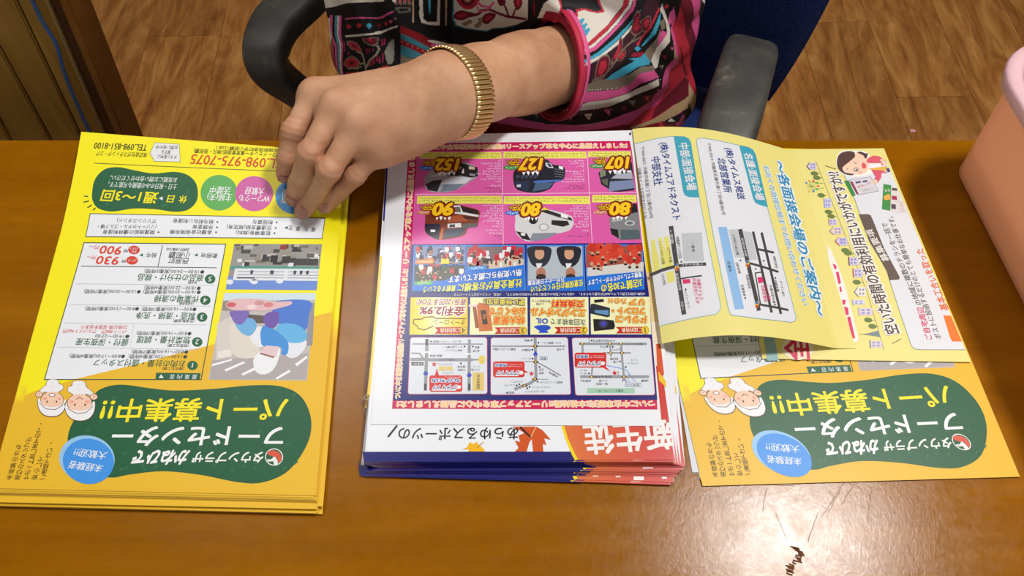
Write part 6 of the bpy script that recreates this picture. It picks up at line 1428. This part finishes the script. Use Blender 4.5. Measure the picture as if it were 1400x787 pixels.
# finer faces where the print is seen close
vx, vy = proj(V3[:, 0], V3[:, 1], V3[:, 2]); near = (V3[:, 2] < .87) & (V3[:, 2] > .585) & (V3[:, 1] < .68) & (V3[:, 0] > -.23)
bmc = bmesh.new(); mc = mesh_np('blouse', V3, F3); bmc.from_mesh(mc); bpy.data.meshes.remove(mc); bmc.verts.ensure_lookup_table()
es = [e for e in bmc.edges if near[e.verts[0].index] and near[e.verts[1].index]]
bmesh.ops.subdivide_edges(bmc, edges=es, cuts=3, use_grid_fill=True, smooth=0.0)
mb = bpy.data.meshes.new('blouse'); bmc.to_mesh(mb); bmc.free()
n = len(mb.vertices); vv = np.zeros(n * 3); mb.vertices.foreach_get('co', vv); VV = vv.reshape(-1, 3)
T_, SL_, SR_ = [], [], []
for k in range(0, n, 200000):
    a, b, c = blouse_parts(*(VV[k:k + 200000, i].astype(np.float32) for i in range(3))); T_.append(a); SL_.append(b); SR_.append(c)
T_, SL_, SR_ = map(np.concatenate, (T_, SL_, SR_)); REG = np.where((SL_ < T_ - .002) & (SL_ < SR_), 1, np.where((SR_ < T_ - .001), 2, 0))
# Flat pattern coordinates of the cloth: looked at squarely across the chest, tilted back
PN = Vector((.02, -.72, .69)).normalized(); PU = Vector((1, 0, 0)); PU = (PU - PN * PU.dot(PN)).normalized(); PV = PN.cross(PU)
if PV.z < 0: PV = -PV
PAT = np.stack([VV @ np.array(PU), VV @ np.array(PV)], 1)
mb.calc_loop_triangles(); bvh = BVHTree.FromPolygons([tuple(v) for v in V3], [tuple(int(i) for i in f) for f in F3])
_cache = {}
def cloth_pt(px, py):
    k = (round(px, 1), round(py, 1))
    if k not in _cache:
        d = Vector([float(c) for c in ray(px, py)]).normalized(); h = bvh.ray_cast(Vector((0, 0, CAMZ)), d)[0]
        if h is None: h = at_y(px, py, .56)
        _cache[k] = (h.dot(PU), h.dot(PV))
    return _cache[k]
PC = np.tile(np.array([24, 22, 26, 255.])[:3], (n, 1))
def inside(P, poly):
    poly = np.asarray(poly); x, y = P[:, 0], P[:, 1]; r = np.zeros(len(P), bool); j = len(poly) - 1
    for i in range(len(poly)):
        xi, yi = poly[i]; xj, yj = poly[j]
        if yi != yj:
            c = ((yi > y) != (yj > y)) & (x < (xj - xi) * (y - yi) / (yj - yi) + xi); r ^= c
        j = i
    return r
def pp(pts, col, reg=(0, 2), raw=False):
    q = np.array(pts if raw else [cloth_pt(*p) for p in pts]); lo, hi = q.min(0), q.max(0)
    m = (PAT[:, 0] >= lo[0]) & (PAT[:, 0] <= hi[0]) & (PAT[:, 1] >= lo[1]) & (PAT[:, 1] <= hi[1])
    if reg is not None: m &= np.isin(REG, reg)
    I = np.nonzero(m)[0]
    if len(I): PC[I[inside(PAT[I], q)]] = col
def pline(pts, w, col, reg=(0, 2)):
    for a, b in zip(pts[:-1], pts[1:]):
        a, b = np.array(a, float), np.array(b, float); d = (b - a) / max(np.hypot(*(b - a)), 1e-6); nn = np.array([-d[1], d[0]]) * w / 2; e = d * w * .3
        pp([tuple(a + nn - e), tuple(b + nn + e), tuple(b - nn + e), tuple(a - nn - e)], col, reg)
def pblob(pts, col, reg=(0, 2), n=4): pp([tuple(p) for p in catmull(pts, n, True)], col, reg)
BK = (24, 22, 26); CW = (226, 220, 208); PK = (222, 92, 152); RD = (192, 48, 66); TE = (66, 166, 196); TP = (128, 116, 98); MR = (112, 28, 48); TN = (186, 158, 118); TEd = (56, 120, 136); DR = (132, 26, 34)
# all-over patchwork beyond the part described below
pu, pv = PAT[:, 0], PAT[:, 1]; v0 = cloth_pt(640, 4)[1]
bandid = np.floor((pv - v0) / .021).astype(int); pal = np.array([BK, PK, CW, BK, RD, TP, BK, TE, MR, BK, TN, PK]); far_ = pv > v0 + .004
PC[far_] = pal[bandid[far_] % 12]
tile = (np.floor(pu / .052).astype(int) + np.floor(pv / .052).astype(int)) % 3 == 0
ring_ = np.hypot((pu / .052 % 1) - .5, (pv / .052 % 1) - .5); m = far_ & tile; PC[m] = CW; PC[m & (ring_ < .36)] = MR; PC[m & (ring_ < .25)] = RD; PC[m & (ring_ < .12)] = TP
ue = cloth_pt(925, 60)[0]; m = (pu > ue - .004) & (pv < v0 + .004)
for k_, (c_, w_) in enumerate((((192, 48, 66), .030), ((112, 28, 48), .016), ((222, 92, 152), .012), ((24, 22, 26), .02), ((186, 158, 118), .012))): PC[m & (((pv + pu * 1.2) / .018).astype(int) % 5 == k_)] = c_
# --- chest panels (pixel measurements brought onto the cloth)
c2_ = lambda x, y: (530 + x / 6.087, y / 6.087)
pp([(500, 30), (640, 30), (700, 60), (720, 120), (600, 140), (500, 120)], BK)
pp([c2_(*p) for p in ((205, -60), (218, -60), (218, 188), (205, 186))], TN); pp([c2_(*p) for p in ((478, -60), (494, -60), (492, 215), (478, 212))], TN)
pp([c2_(*p) for p in ((260, -60), (440, -60), (434, 212), (350, 208), (282, 190), (266, 130))], CW); pp([c2_(*p) for p in ((286, -60), (418, -60), (410, 184), (330, 182), (300, 160))], BK); pp([c2_(*p) for p in ((338, -60), (358, -60), (356, 112), (344, 118))], TE)
for k in range(4): pp([c2_(50 + k * 38, -20), c2_(76 + k * 38, -20), c2_(80 + k * 38, 40 + (k % 2) * 8), c2_(54 + k * 38, 34)], (120, 112, 98)); pblob([c2_(56 + k * 38, 0), c2_(70 + k * 38, -4), c2_(72 + k * 38, 22), c2_(60 + k * 38, 26)], (190, 60, 90))
pp([c2_(*p) for p in ((60, 60), (190, 60), (196, 100), (110, 110), (70, 100))], (104, 98, 86)); pp([c2_(*p) for p in ((90, 72), (170, 70), (170, 90), (100, 96))], BK)
fr = [(538, -60), (1165, -60), (1165, 170), (1060, 215), (960, 236), (870, 240), (825, 262), (760, 258), (640, 240), (560, 215), (536, 160)]
pp([c2_(*p) for p in fr], TEd); pp([c2_(553 + (x - 538) * .975, y - (8 if y > 0 else 0)) for x, y in fr], CW)
pblob([c2_(*p) for p in ((570, -40), (760, -40), (750, 30), (700, 72), (640, 74), (590, 30))], RD); pblob([c2_(*p) for p in ((600, -40), (725, -40), (715, 20), (680, 46), (640, 44), (612, 10))], MR); pblob([c2_(*p) for p in ((635, -30), (690, -30), (690, 8), (662, 20), (642, 8))], TN)
pblob([c2_(*p) for p in ((550, 150), (565, 105), (620, 85), (680, 100), (740, 110), (770, 90), (780, 110), (740, 135), (680, 145), (620, 170))], MR); pblob([c2_(*p) for p in ((568, 140), (590, 115), (630, 108), (660, 122), (640, 140), (600, 152))], RD)
pline([c2_(*p) for p in ((760, 90), (850, 80), (920, 110), (1000, 140), (1080, 150), (1150, 158))], 3.6, MR); pline([c2_(*p) for p in ((750, 20), (780, 50), (850, 60), (880, 20))], 3, PK); pline([c2_(*p) for p in ((745, 60), (765, 95), (830, 90), (860, 40))], 2.4, PK)
pline([c2_(*p) for p in ((1010, 140), (980, 60), (940, 10))], 2.6, MR); pline([c2_(*p) for p in ((1040, 140), (1060, 80), (1090, 40))], 2.6, MR)
pblob([c2_(*p) for p in ((780, 160), (810, 118), (860, 105), (900, 120), (880, 160), (830, 200), (790, 190))], MR); pblob([c2_(*p) for p in ((805, 165), (830, 135), (865, 128), (870, 145), (840, 172), (815, 180))], RD)
pblob([c2_(*p) for p in ((1050, -10), (1110, -10), (1118, 40), (1085, 85), (1058, 60))], MR); pblob([c2_(*p) for p in ((1066, -10), (1100, -5), (1098, 40), (1078, 50))], RD); pblob([c2_(*p) for p in ((915, -20), (975, -20), (980, 30), (945, 50), (920, 30))], MR)
for (x, y) in ((650, 195), (680, 180), (740, 215), (760, 200), (640, 200), (770, 165)): pblob([c2_(x - 22, y), c2_(x, y - 20), c2_(x + 26, y - 4), c2_(x + 8, y + 20)], (150, 128, 96))
pp([c2_(*p) for p in ((1170, -60), (1200, -60), (1200, 160), (1170, 170))], BK); pline([c2_(1215, -40), c2_(1220, 120)], 2, DR)
# waist bands at the left of the chest
c1_ = lambda x, y: (330 + x / 3.934, y / 3.934)
pp([c1_(*p) for p in ((815, 140), (860, 140), (960, 180), (1050, 230), (1110, 260), (1050, 290), (960, 240), (830, 175))], DR)
pp([c1_(*p) for p in ((830, 172), (900, 196), (1045, 272), (1040, 290), (900, 228), (830, 200))], TEd); pp([c1_(*p) for p in ((830, 200), (900, 228), (1010, 280), (980, 296), (900, 258), (828, 226))], DR); pp([c1_(*p) for p in ((828, 228), (900, 258), (985, 298), (940, 312), (880, 306), (824, 270))], TEd); pp([c1_(*p) for p in ((824, 272), (880, 306), (930, 316), (860, 345), (820, 350))], TP)
pblob([c1_(*p) for p in ((1000, 220), (1040, 218), (1120, 235), (1180, 255), (1130, 256), (1060, 240))], CW); pblob([c1_(*p) for p in ((1020, 240), (1070, 238), (1120, 256), (1080, 266), (1040, 258))], PK)
for k in range(7): pblob([c1_(840 + k * 27 + 3 * math.cos(a), 212 + k * 12 + 3 * math.sin(a)) for a in (0, 1.5, 3, 4.5)], (214, 190, 160))
# lower edge below the forearm
c4_ = lambda x, y: (640 + x / 5.833, 120 + y / 5.833)
pp([(500, 172), (640, 165), (700, 160), (900, 150), (900, 230), (500, 230)], DR)
pp([c4_(*p) for p in ((60, 262), (220, 236), (360, 232), (480, 262), (640, 288), (860, 298), (1000, 286), (1140, 255), (1250, 225), (1345, 180), (1400, 160), (1400, 215), (1345, 250), (1250, 290), (1100, 322), (900, 345), (700, 345), (480, 320), (260, 285))], PK)
pp([c4_(*p) for p in ((360, 232), (480, 190), (590, 160), (640, 100), (900, 90), (1400, -30), (1400, 160), (1345, 178), (1250, 222), (1130, 255), (1000, 284), (860, 297), (640, 286), (480, 260))], BK)
pp([c4_(*p) for p in ((1310, 300), (1345, 250), (1400, 215), (1480, 100), (1600, 60), (1640, 200), (1500, 260), (1400, 290))], RD)
c3_ = lambda x, y: (730 + x / 4.3727, y / 4.3727)
def P3(pts, c, reg=(0, 1)): pp([c3_(*p) for p in pts], c, reg)
# skirt of the blouse, right of the sleeve (torso and hanging sleeve together)
P3([(230, 640), (330, 610), (440, 596), (560, 560), (640, 520), (745, 470), (750, 510), (640, 555), (540, 600), (440, 640), (330, 655), (220, 672)], CW)
P3([(280, 560), (330, 548), (500, 535), (570, 500), (620, 440), (720, 420), (748, 462), (640, 500), (560, 556), (440, 592), (320, 612), (262, 616)], PK)
P3([(300, 520), (360, 480), (440, 470), (560, 450), (640, 400), (720, 390), (722, 420), (630, 440), (580, 500), (500, 532), (330, 546), (290, 560)], TP)
P3([(430, 478), (470, 440), (540, 400), (640, 340), (700, 360), (690, 385), (620, 400), (560, 440), (500, 470)], TE)
P3([(200, 665), (340, 655), (440, 642), (540, 602), (640, 556), (750, 512), (760, 470), (740, 420), (742, 400), (800, 330), (812, 260), (838, 270), (838, 330), (830, 355), (790, 400), (768, 470), (760, 530), (700, 600), (600, 660), (480, 704), (360, 735), (200, 742), (60, 740)], BK)
P3([(480, 706), (600, 662), (700, 602), (762, 532), (770, 470), (792, 402), (832, 358), (868, 350), (850, 330), (838, 270), (816, 180), (830, 130), (812, 120), (848, 110), (880, 270), (862, 380), (812, 420), (800, 520), (740, 620), (640, 680), (560, 742), (440, 764), (300, 778), (150, 770), (300, 750), (400, 738)], PK)
P3([(560, 745), (640, 682), (742, 622), (802, 522), (814, 422), (864, 382), (900, 420), (916, 450), (800, 560), (720, 650), (700, 720), (600, 752)], RD); P3([(848, 110), (880, 270), (905, 400), (912, 440), (862, 384), (858, 300), (838, 200), (826, 160)], RD)
P3([(705, 712), (722, 650), (802, 562), (905, 455), (925, 480), (925, 575), (830, 630), (740, 690)], MR); P3([(862, 250), (900, 380), (918, 450), (905, 452), (880, 330)], MR)
P3([(570, 762), (705, 716), (745, 692), (832, 632), (926, 577), (922, 645), (860, 680), (780, 722), (700, 742), (600, 770)], TN); P3([(780, 724), (862, 682), (922, 648), (930, 700), (900, 740), (800, 740)], BK); P3([(880, 730), (910, 670), (960, 690), (950, 740)], (120, 100, 90)); P3([(800, 726), (820, 706), (846, 726)], CW)
P3([(820, 40), (836, 40), (848, 110), (812, 150), (800, 140)], PK); P3([(760, 0), (835, 0), (830, 60), (800, 80), (770, 50)], BK); P3([(778, 38), (800, 22), (806, 44), (786, 56)], RD)
tri = [((15, 680), 30, TP), ((115, 710), 24, RD), ((222, 705), 26, (190, 40, 90)), ((325, 695), 24, CW), ((446, 668), 26, PK), ((536, 645), 18, MR), ((588, 615), 24, TP), ((676, 588), 26, RD), ((782, 340), 14, RD), ((762, 400), 14, TP), ((826, 290), 12, PK), ((745, 545), 14, PK)]
for (a, b), s_, c in tri:
    P3([(a - s_, b - s_ * .5), (a + s_ * .9, b - s_ * .7), (a + s_ * .3, b + s_)], c, (0, 1)); P3([(a - s_ * .4, b - s_ * .25), (a + s_ * .4, b - s_ * .35), (a + s_ * .1, b + s_ * .45)], BK if c != CW else MR, (0, 1)); P3([(a - s_ * .18, b - s_ * .1), (a + s_ * .2, b - s_ * .15), (a + s_ * .05, b + s_ * .2)], CW, (0, 1))
# --- sleeve over the elbow
S_ = (0, 1)
P3([(20, 110), (60, 20), (160, -60), (560, -60), (545, 10), (510, 60), (440, 150), (330, 250), (280, 290), (250, 200), (150, 90)], CW)
P3([(130, -60), (380, -60), (400, 20), (425, 72), (380, 80), (300, 60), (262, 70), (262, 100), (240, 116), (200, 124), (160, 112), (148, 80), (158, 40)], RD); P3([(148, -60), (370, -60), (385, 20), (410, 62), (370, 68), (300, 48), (250, 55), (248, 90), (232, 104), (200, 112), (168, 100), (160, 80), (170, 40)], BK)
P3([(192, 88), (190, 66), (202, 50), (212, 70), (206, 86)], TE)
for a, b in ((265, 120), (282, 150), (300, 178)): P3([(a, b + 30), (a - 4, b + 6), (a + 30, b - 14), (a + 38, b - 4), (a + 18, b + 34), (a + 4, b + 44)], TE)
P3([(280, 290), (330, 250), (440, 150), (520, 60), (555, -60), (585, -60), (560, 30), (500, 110), (440, 180), (350, 262), (285, 302)], RD); P3([(285, 302), (350, 264), (440, 184), (500, 116), (562, 34), (588, -60), (604, -60), (580, 40), (510, 130), (450, 196), (360, 276), (290, 318)], CW)
P3([(290, 318), (360, 278), (450, 200), (514, 132), (584, 42), (606, -60), (622, -60), (598, 60), (530, 140), (460, 214), (370, 300), (292, 330)], PK); P3([(292, 330), (370, 300), (460, 216), (530, 144), (598, 66), (620, -60), (655, -60), (612, 90), (545, 160), (480, 226), (380, 312), (296, 360)], BK)
P3([(296, 362), (380, 314), (482, 230), (548, 164), (614, 94), (640, 60), (600, 110), (560, 175), (500, 240), (400, 326), (300, 378)], TE); P3([(300, 378), (400, 328), (502, 244), (562, 178), (600, 130), (610, 150), (560, 200), (510, 260), (410, 340), (304, 400)], CW)
P3([(304, 402), (410, 344), (512, 264), (562, 204), (640, 80), (700, -60), (760, -60), (750, 40), (700, 150), (660, 220), (600, 290), (560, 345), (500, 395), (430, 470), (330, 490), (290, 580), (262, 600), (300, 480)], (60, 28, 40)); P3([(262, 600), (330, 490), (310, 540), (290, 590)], BK)
for q in ([(370, 440), (390, 360), (430, 335), (450, 360), (440, 420), (400, 470), (378, 470)], [(465, 360), (500, 290), (512, 235), (528, 250), (520, 310), (490, 365), (472, 376)], [(585, 170), (605, 90), (630, 75), (635, 130), (650, 175), (610, 205), (590, 195)], [(645, 130), (680, 100), (696, 110), (690, 160), (655, 185)], [(500, 350), (540, 300), (545, 330), (520, 360)]):
    c_ = np.mean(q, 0); pblob([c3_(*(c_ + (np.array(p) - c_) * 1.14)) for p in q], TP, S_); pblob([c3_(*p) for p in q], MR, S_); pblob([c3_(*(c_ + (np.array(p) - c_) * .62)) for p in q], RD, S_)
pline([c3_(*p) for p in ((350, 480), (420, 450), (465, 400), (470, 370))], 1.6, TP, S_); pline([c3_(*p) for p in ((470, 390), (530, 300), (570, 260), (650, 215), (670, 185))], 1.8, TP, S_); pline([c3_(*p) for p in ((570, 262), (600, 230), (612, 205))], 1.4, TP, S_)
P3([(640, 280), (700, 200), (750, 90), (760, 60), (755, 130), (730, 200), (660, 270)], TE); P3([(625, 280), (640, 240), (700, 170), (752, 60), (748, 40), (700, 140), (650, 210), (610, 265)], RD); P3([(600, 290), (622, 272), (640, 290), (620, 310)], TE); P3([(575, 340), (590, 318), (650, 310), (660, 325), (640, 340)], (150, 30, 56))
P3([(560, 350), (590, 348), (640, 342), (660, 318), (695, 362), (640, 372)], TE); P3([(660, 316), (735, 230), (755, 170), (758, 250), (736, 280), (700, 362), (690, 362)], TP); P3([(736, 280), (800, 190), (812, 250), (760, 310), (740, 400), (722, 410), (700, 364)], CW); P3([(742, 230), (765, 180), (800, 195), (740, 280)], PK)
P3([(755, 60), (765, 20), (790, 90), (815, 180), (812, 260), (800, 220), (790, 140), (770, 90)], CW); P3([(750, 130), (780, 110), (785, 170), (765, 180)], TP)
for a, b, c, d in ((240, 130, 340, 400), (226, 120, 318, 410)): pline([c3_(a, b), c3_((a + c) / 2 - 4, (b + d) / 2 + 4), c3_(c, d)], .35, BK, S_)
# --- the other sleeve (left in the photograph)
c0_ = lambda x, y: (430 + x / 6.846, y / 6.846)
R2 = (2, 0)
def P0_(pts, c, reg=R2): pp([c0_(*p) for p in pts], c, reg)
P0_([(-60, -200), (800, -200), (760, 20), (640, 15), (300, 30), (80, 38), (-60, 40)], CW); P0_([(-60, 38), (80, 40), (300, 32), (640, 17), (690, -40), (720, -20), (760, 100), (640, 150), (300, 150), (-60, 140)], BK)
P0_([(-100, 140), (110, 145), (105, 330), (150, 400), (130, 720), (-100, 760)], CW); P0_([(105, 145), (140, 145), (135, 260), (175, 350), (180, 460), (185, 760), (140, 760), (150, 420), (125, 330), (108, 230)], (176, 60, 84)); P0_([(20, 330), (90, 440), (120, 560), (160, 760), (90, 760), (60, 560), (30, 440)], (130, 60, 50)); P0_([(110, 360), (160, 400), (165, 760), (120, 760), (130, 560)], (150, 128, 100))
P0_([(145, 145), (170, 145), (168, 280), (190, 340), (215, 420), (205, 760), (185, 760), (190, 440), (160, 340), (148, 260)], PK); P0_([(170, 145), (192, 145), (190, 300), (240, 420), (222, 760), (205, 760), (208, 430), (168, 330)], BK)
P0_([(192, 145), (215, 145), (210, 320), (235, 440), (225, 760), (208, 760), (215, 440), (190, 330)], (80, 150, 166)); P0_([(215, 145), (230, 145), (225, 330), (250, 420), (248, 760), (228, 760), (236, 430), (212, 330)], CW); P0_([(230, 145), (250, 145), (248, 330), (268, 420), (262, 760), (250, 760), (252, 430), (228, 330)], PK)
P0_([(250, 145), (300, 148), (640, 150), (780, 90), (800, 260), (800, 760), (262, 760), (270, 420), (250, 330)], BK)
P0_([(285, 170), (420, 160), (560, 162), (620, 158), (680, 125), (745, 100), (745, 112), (690, 140), (630, 172), (560, 176), (420, 174), (288, 184)], PK); P0_([(285, 330), (400, 322), (520, 312), (620, 292), (700, 260), (775, 240), (775, 252), (700, 280), (620, 316), (520, 330), (400, 342), (290, 348)], CW)
for x, y, c, s_ in ((320, 250, RD, 26), (415, 238, RD, 28), (512, 240, TE, 30), (605, 238, MR, 26), (668, 222, RD, 20), (712, 202, PK, 18), (757, 174, TP, 16)): P0_([(x - s_, y), (x - 2, y - s_), (x + s_, y), (x + 2, y + s_)], c)
P0_([(300, 385), (340, 380), (400, 400), (440, 460), (450, 500), (400, 480), (340, 460), (305, 420)], TP); P0_([(310, 400), (345, 390), (395, 408), (430, 460), (438, 490), (390, 470), (335, 445)], RD); P0_([(335, 415), (365, 412), (395, 435), (400, 452), (360, 440)], MR)
P0_([(265, 600), (300, 540), (350, 520), (400, 545), (430, 590), (400, 640), (320, 650)], TP); P0_([(278, 598), (305, 552), (350, 534), (395, 556), (418, 590), (390, 625), (320, 632)], RD); P0_([(312, 590), (345, 566), (380, 580), (370, 602), (330, 608)], MR)
P0_([(440, 355), (600, 350), (596, 410), (570, 435), (520, 430), (460, 395)], TP); P0_([(455, 360), (590, 355), (582, 402), (540, 420), (480, 395)], MR); P0_([(480, 360), (530, 358), (545, 395), (510, 390)], RD)
for q, w in ((((400, 480), (450, 510), (465, 570), (480, 640), (490, 720)), 2.2), (((425, 600), (460, 590), (480, 620)), 2), (((490, 620), (520, 560), (580, 510), (605, 460), (590, 430)), 3), (((330, 640), (400, 640), (440, 620)), 1.6)): pline([c0_(*p) for p in q], w, (156, 146, 124), R2)
for x, y, L in ((490, 480, 60), (515, 470, 40), (548, 465, 36), (632, 400, 70), (655, 390, 60), (540, 580, 60), (560, 570, 50), (585, 545, 60), (610, 560, 70), (640, 540, 90), (280, 440, 90), (320, 500, 30), (520, 600, 40)): P0_([(x - 6, y - L / 2), (x + 6, y - L / 2 + 4), (x + 6, y + L / 2), (x - 5, y + L / 2)], (170, 44, 84))
P0_([(655, 480), (700, 400), (720, 370), (745, 360), (745, 560), (720, 600), (690, 600), (670, 560)], (150, 148, 136)); P0_([(580, 640), (680, 610), (720, 640), (640, 660), (580, 680)], RD); P0_([(290, 680), (420, 670), (430, 720), (300, 730)], RD); P0_([(310, 690), (400, 685), (390, 712), (320, 715)], MR)
hs_ = (VV - np.array(HEMC)) @ np.array(sd); ha_ = (VV - np.array(HEMC)) @ np.array(sd0); rd_ = np.sqrt(np.maximum(((VV - np.array(HEMC)) ** 2).sum(1) - ha_ ** 2, 0)); m = (rd_ < .0455) & (hs_ < .0035) & (hs_ > -.01) | (rd_ < .0425) & (hs_ < .05) & (hs_ > -.01); PC[m & (REG == 1)] = (150, 32, 54)
ca = mb.color_attributes.new('Col', 'FLOAT_COLOR', 'POINT'); L = PC / 255.0; L = np.where(L <= .04045, L / 12.92, ((L + .055) / 1.055) ** 2.4)
ca.data.foreach_set('color', np.column_stack([L, np.ones(n)]).astype(np.float32).ravel())
mb.polygons.foreach_set('use_smooth', np.ones(len(mb.polygons), bool))
blouse = link('blouse', mb, M_CLOTH, person)
# hem tapes round the sleeve mouth
ua = sd.orthogonal().normalized(); ub = sd.cross(ua)
def sleeve_r(c, d):                                       # radius of the sleeve at that angle
    h = bvh.ray_cast(c + d * .10, -d)[0]
    return min((h - c).length, .048) if h else .043
for off, r_, m_, nm in ((.0025, .0022, M_HEM, 'hem_tape'), (.0072, .0018, M_HEMP, 'hem_tape')):
    pts = []
    for k in range(40):
        a = 2 * math.pi * k / 40; d = ua * math.cos(a) + ub * math.sin(a); c = HEMC + sd * (off + .004); pts.append(HEMC + sd * off + d * (sleeve_r(c, d) + .0002))
    P_ = [Vector(p) for p in catmull(pts, 2, True)]; bm = bmesh.new(); rg = []
    m_n = len(P_)
    for i, p in enumerate(P_):
        t = (P_[(i + 1) % m_n] - P_[i - 1]).normalized(); dn = (p - HEMC - sd * off).normalized(); rg.append([bm.verts.new(p + dn * .0016 * math.sin(q * math.pi / 4) + sd * (r_ * 1.5) * math.cos(q * math.pi / 4)) for q in range(8)])
    for i in range(m_n):
        A_, B_ = rg[i], rg[(i + 1) % m_n]
        for q in range(8): bm.faces.new((A_[q], A_[(q + 1) % 8], B_[(q + 1) % 8], B_[q]))
    bmesh.ops.recalc_face_normals(bm, faces=bm.faces); ht = from_bm(nm, bm, m_, blouse, smooth=True)
    ht['label'] = 'crimson hem tape' if m_ is M_HEM else 'pink hem tape'
# silver beads along the seams
bm = bmesh.new(); bd = []
for (a, b, c, d, k) in ((330, 538, 400, 536, 5), (440, 534, 490, 528, 3), (120, 662, 380, 650, 14), (280, 748, 470, 718, 12), (548, 690, 560, 686, 1), (655, 720, 662, 716, 1), (20, 655, 90, 664, 4), (770, 395, 740, 560, 3)):
    for i in range(k): bd.append(c3_(a + (c - a) * i / max(k - 1, 1), b + (d - b) * i / max(k - 1, 1)))
for (a, b, c, d, k) in ((20, 290, 220, 324, 5), (880, 300, 1100, 285, 6)):
    for i in range(k): bd.append(c4_(a + (c - a) * i / (k - 1), b + (d - b) * i / (k - 1)))
for p in bd:
    d = Vector([float(c) for c in ray(*p)]).normalized(); h, nn, _i, _d = bvh.ray_cast(Vector((0, 0, CAMZ)), d)
    if h is not None: bmesh.ops.create_icosphere(bm, subdivisions=1, radius=.00065, matrix=Matrix.Translation(h))
bo = from_bm('beads', bm, M_BEAD, blouse, smooth=True); tag(bo, kind='stuff')

# ---------------------------------------------------------------- gold expanding bracelet on the wrist
bc = at_d(632, 119, .0) if False else WR + (ELB - WR).normalized() * .007
braxis = (ELB - WR).normalized(); u_ = side; v_ = braxis.cross(u_).normalized()
tilt = Matrix.Rotation(math.radians(9), 3, v_); u_ = tilt @ u_; braxis = tilt @ braxis
axb = (WR - ELB).normalized()
skin_bvh = BVHTree.FromPolygons([tuple(v) for v in V1], [tuple(int(i) for i in f) for f in F1])
brace = empty('bracelet', bc); tag(brace, 'gold expanding link bracelet worn round the wrist of the resting arm', 'bracelet')
NLK = 46
lk = bpy.data.meshes.new('link'); bm = bmesh.new()
rg = []
for i in range(7):                                          # a domed link, long across the band
    yy = (-.0084, -.0078, -.005, 0, .005, .0078, .0084)[i]; hgt = (.0006, .0014, .0018, .0019, .0018, .0014, .0006)[i]; wd = .00165 if 0 < i < 6 else .0012
    rg.append([bm.verts.new((wd * math.cos(q * math.pi / 4), yy, hgt * math.sin(q * math.pi / 4) * (1 if math.sin(q * math.pi / 4) > 0 else .4))) for q in range(8)])
for a, b in zip(rg[:-1], rg[1:]):
    for q in range(8): bm.faces.new((a[q], a[(q + 1) % 8], b[(q + 1) % 8], b[q]))
bm.faces.new(rg[0][::-1]); bm.faces.new(rg[-1]); bmesh.ops.recalc_face_normals(bm, faces=bm.faces); bm.to_mesh(lk); bm.free(); lk.materials.append(M_GOLD); lk.polygons.foreach_set('use_smooth', [True] * len(lk.polygons))
loop = []
for k in range(240):
    a = 2 * math.pi * k / 240; d = u_ * math.cos(a) + v_ * math.sin(a); h = skin_bvh.ray_cast(bc + d * .08, -d)[0]; loop.append(bc + d * (((h - bc).length if h else .028) + .0012))
cum = [0]
for a, b in zip(loop, loop[1:] + loop[:1]): cum.append(cum[-1] + (b - a).length)
NLK = int(cum[-1] / .00345); print('links', NLK)
for i in range(NLK):
    s_ = cum[-1] * i / NLK; k = int(np.searchsorted(cum, s_, 'right') - 1); t = (s_ - cum[k]) / (cum[k + 1] - cum[k]); p = loop[k].lerp(loop[(k + 1) % 240], t)
    tg_ = (loop[(k + 2) % 240] - loop[(k - 1) % 240]).normalized(); nr = (p - bc); nr = (nr - braxis * nr.dot(braxis)).normalized(); tg_ = braxis.cross(nr).normalized()
    o = bpy.data.objects.new('link', lk); COL.objects.link(o); o.parent = brace; M_ = Matrix((tg_, braxis, nr)).transposed().to_4x4(); M_.translation = p - bc; o.matrix_local = M_
bm = bmesh.new(); rr2 = [[], []]
for i, p in enumerate(loop[::4]):
    nr = (p - bc).normalized()
    for e_, sg in ((0, -1), (1, 1)): rr2[e_].append(bm.verts.new(p - bc + braxis * .0072 * sg - nr * .0004))
m_n = len(rr2[0])
for i in range(m_n): bm.faces.new((rr2[0][i], rr2[0][(i + 1) % m_n], rr2[1][(i + 1) % m_n], rr2[1][i]))
from_bm('spring_band', bm, M_GOLDS, brace)

# frayed pale fibres lying by the middle pile
bm = bmesh.new()
for (a, b) in (((493, 549), (500, 541)), ((495, 545), (503, 548)), ((500, 552), (497, 560)), ((497, 541), (503, 545))):
    tube(bm, [at_z(*a, DESK + .004), at_z((a[0] + b[0]) / 2 + 1, (a[1] + b[1]) / 2 - 1, DESK + .007), at_z(*b, DESK + .005)], [.0003, .00035, .0002], 6)
tube(bm, [at_z(500, 560, DESK + .0006), at_z(496, 552, DESK + .003), at_z(495, 545, DESK + .005)], .0003, 6) if False else None
o = from_bm('frayed_thread', bm, M_THREAD); tag(o, 'pale frayed fibres at the left edge of the middle pile', 'thread')
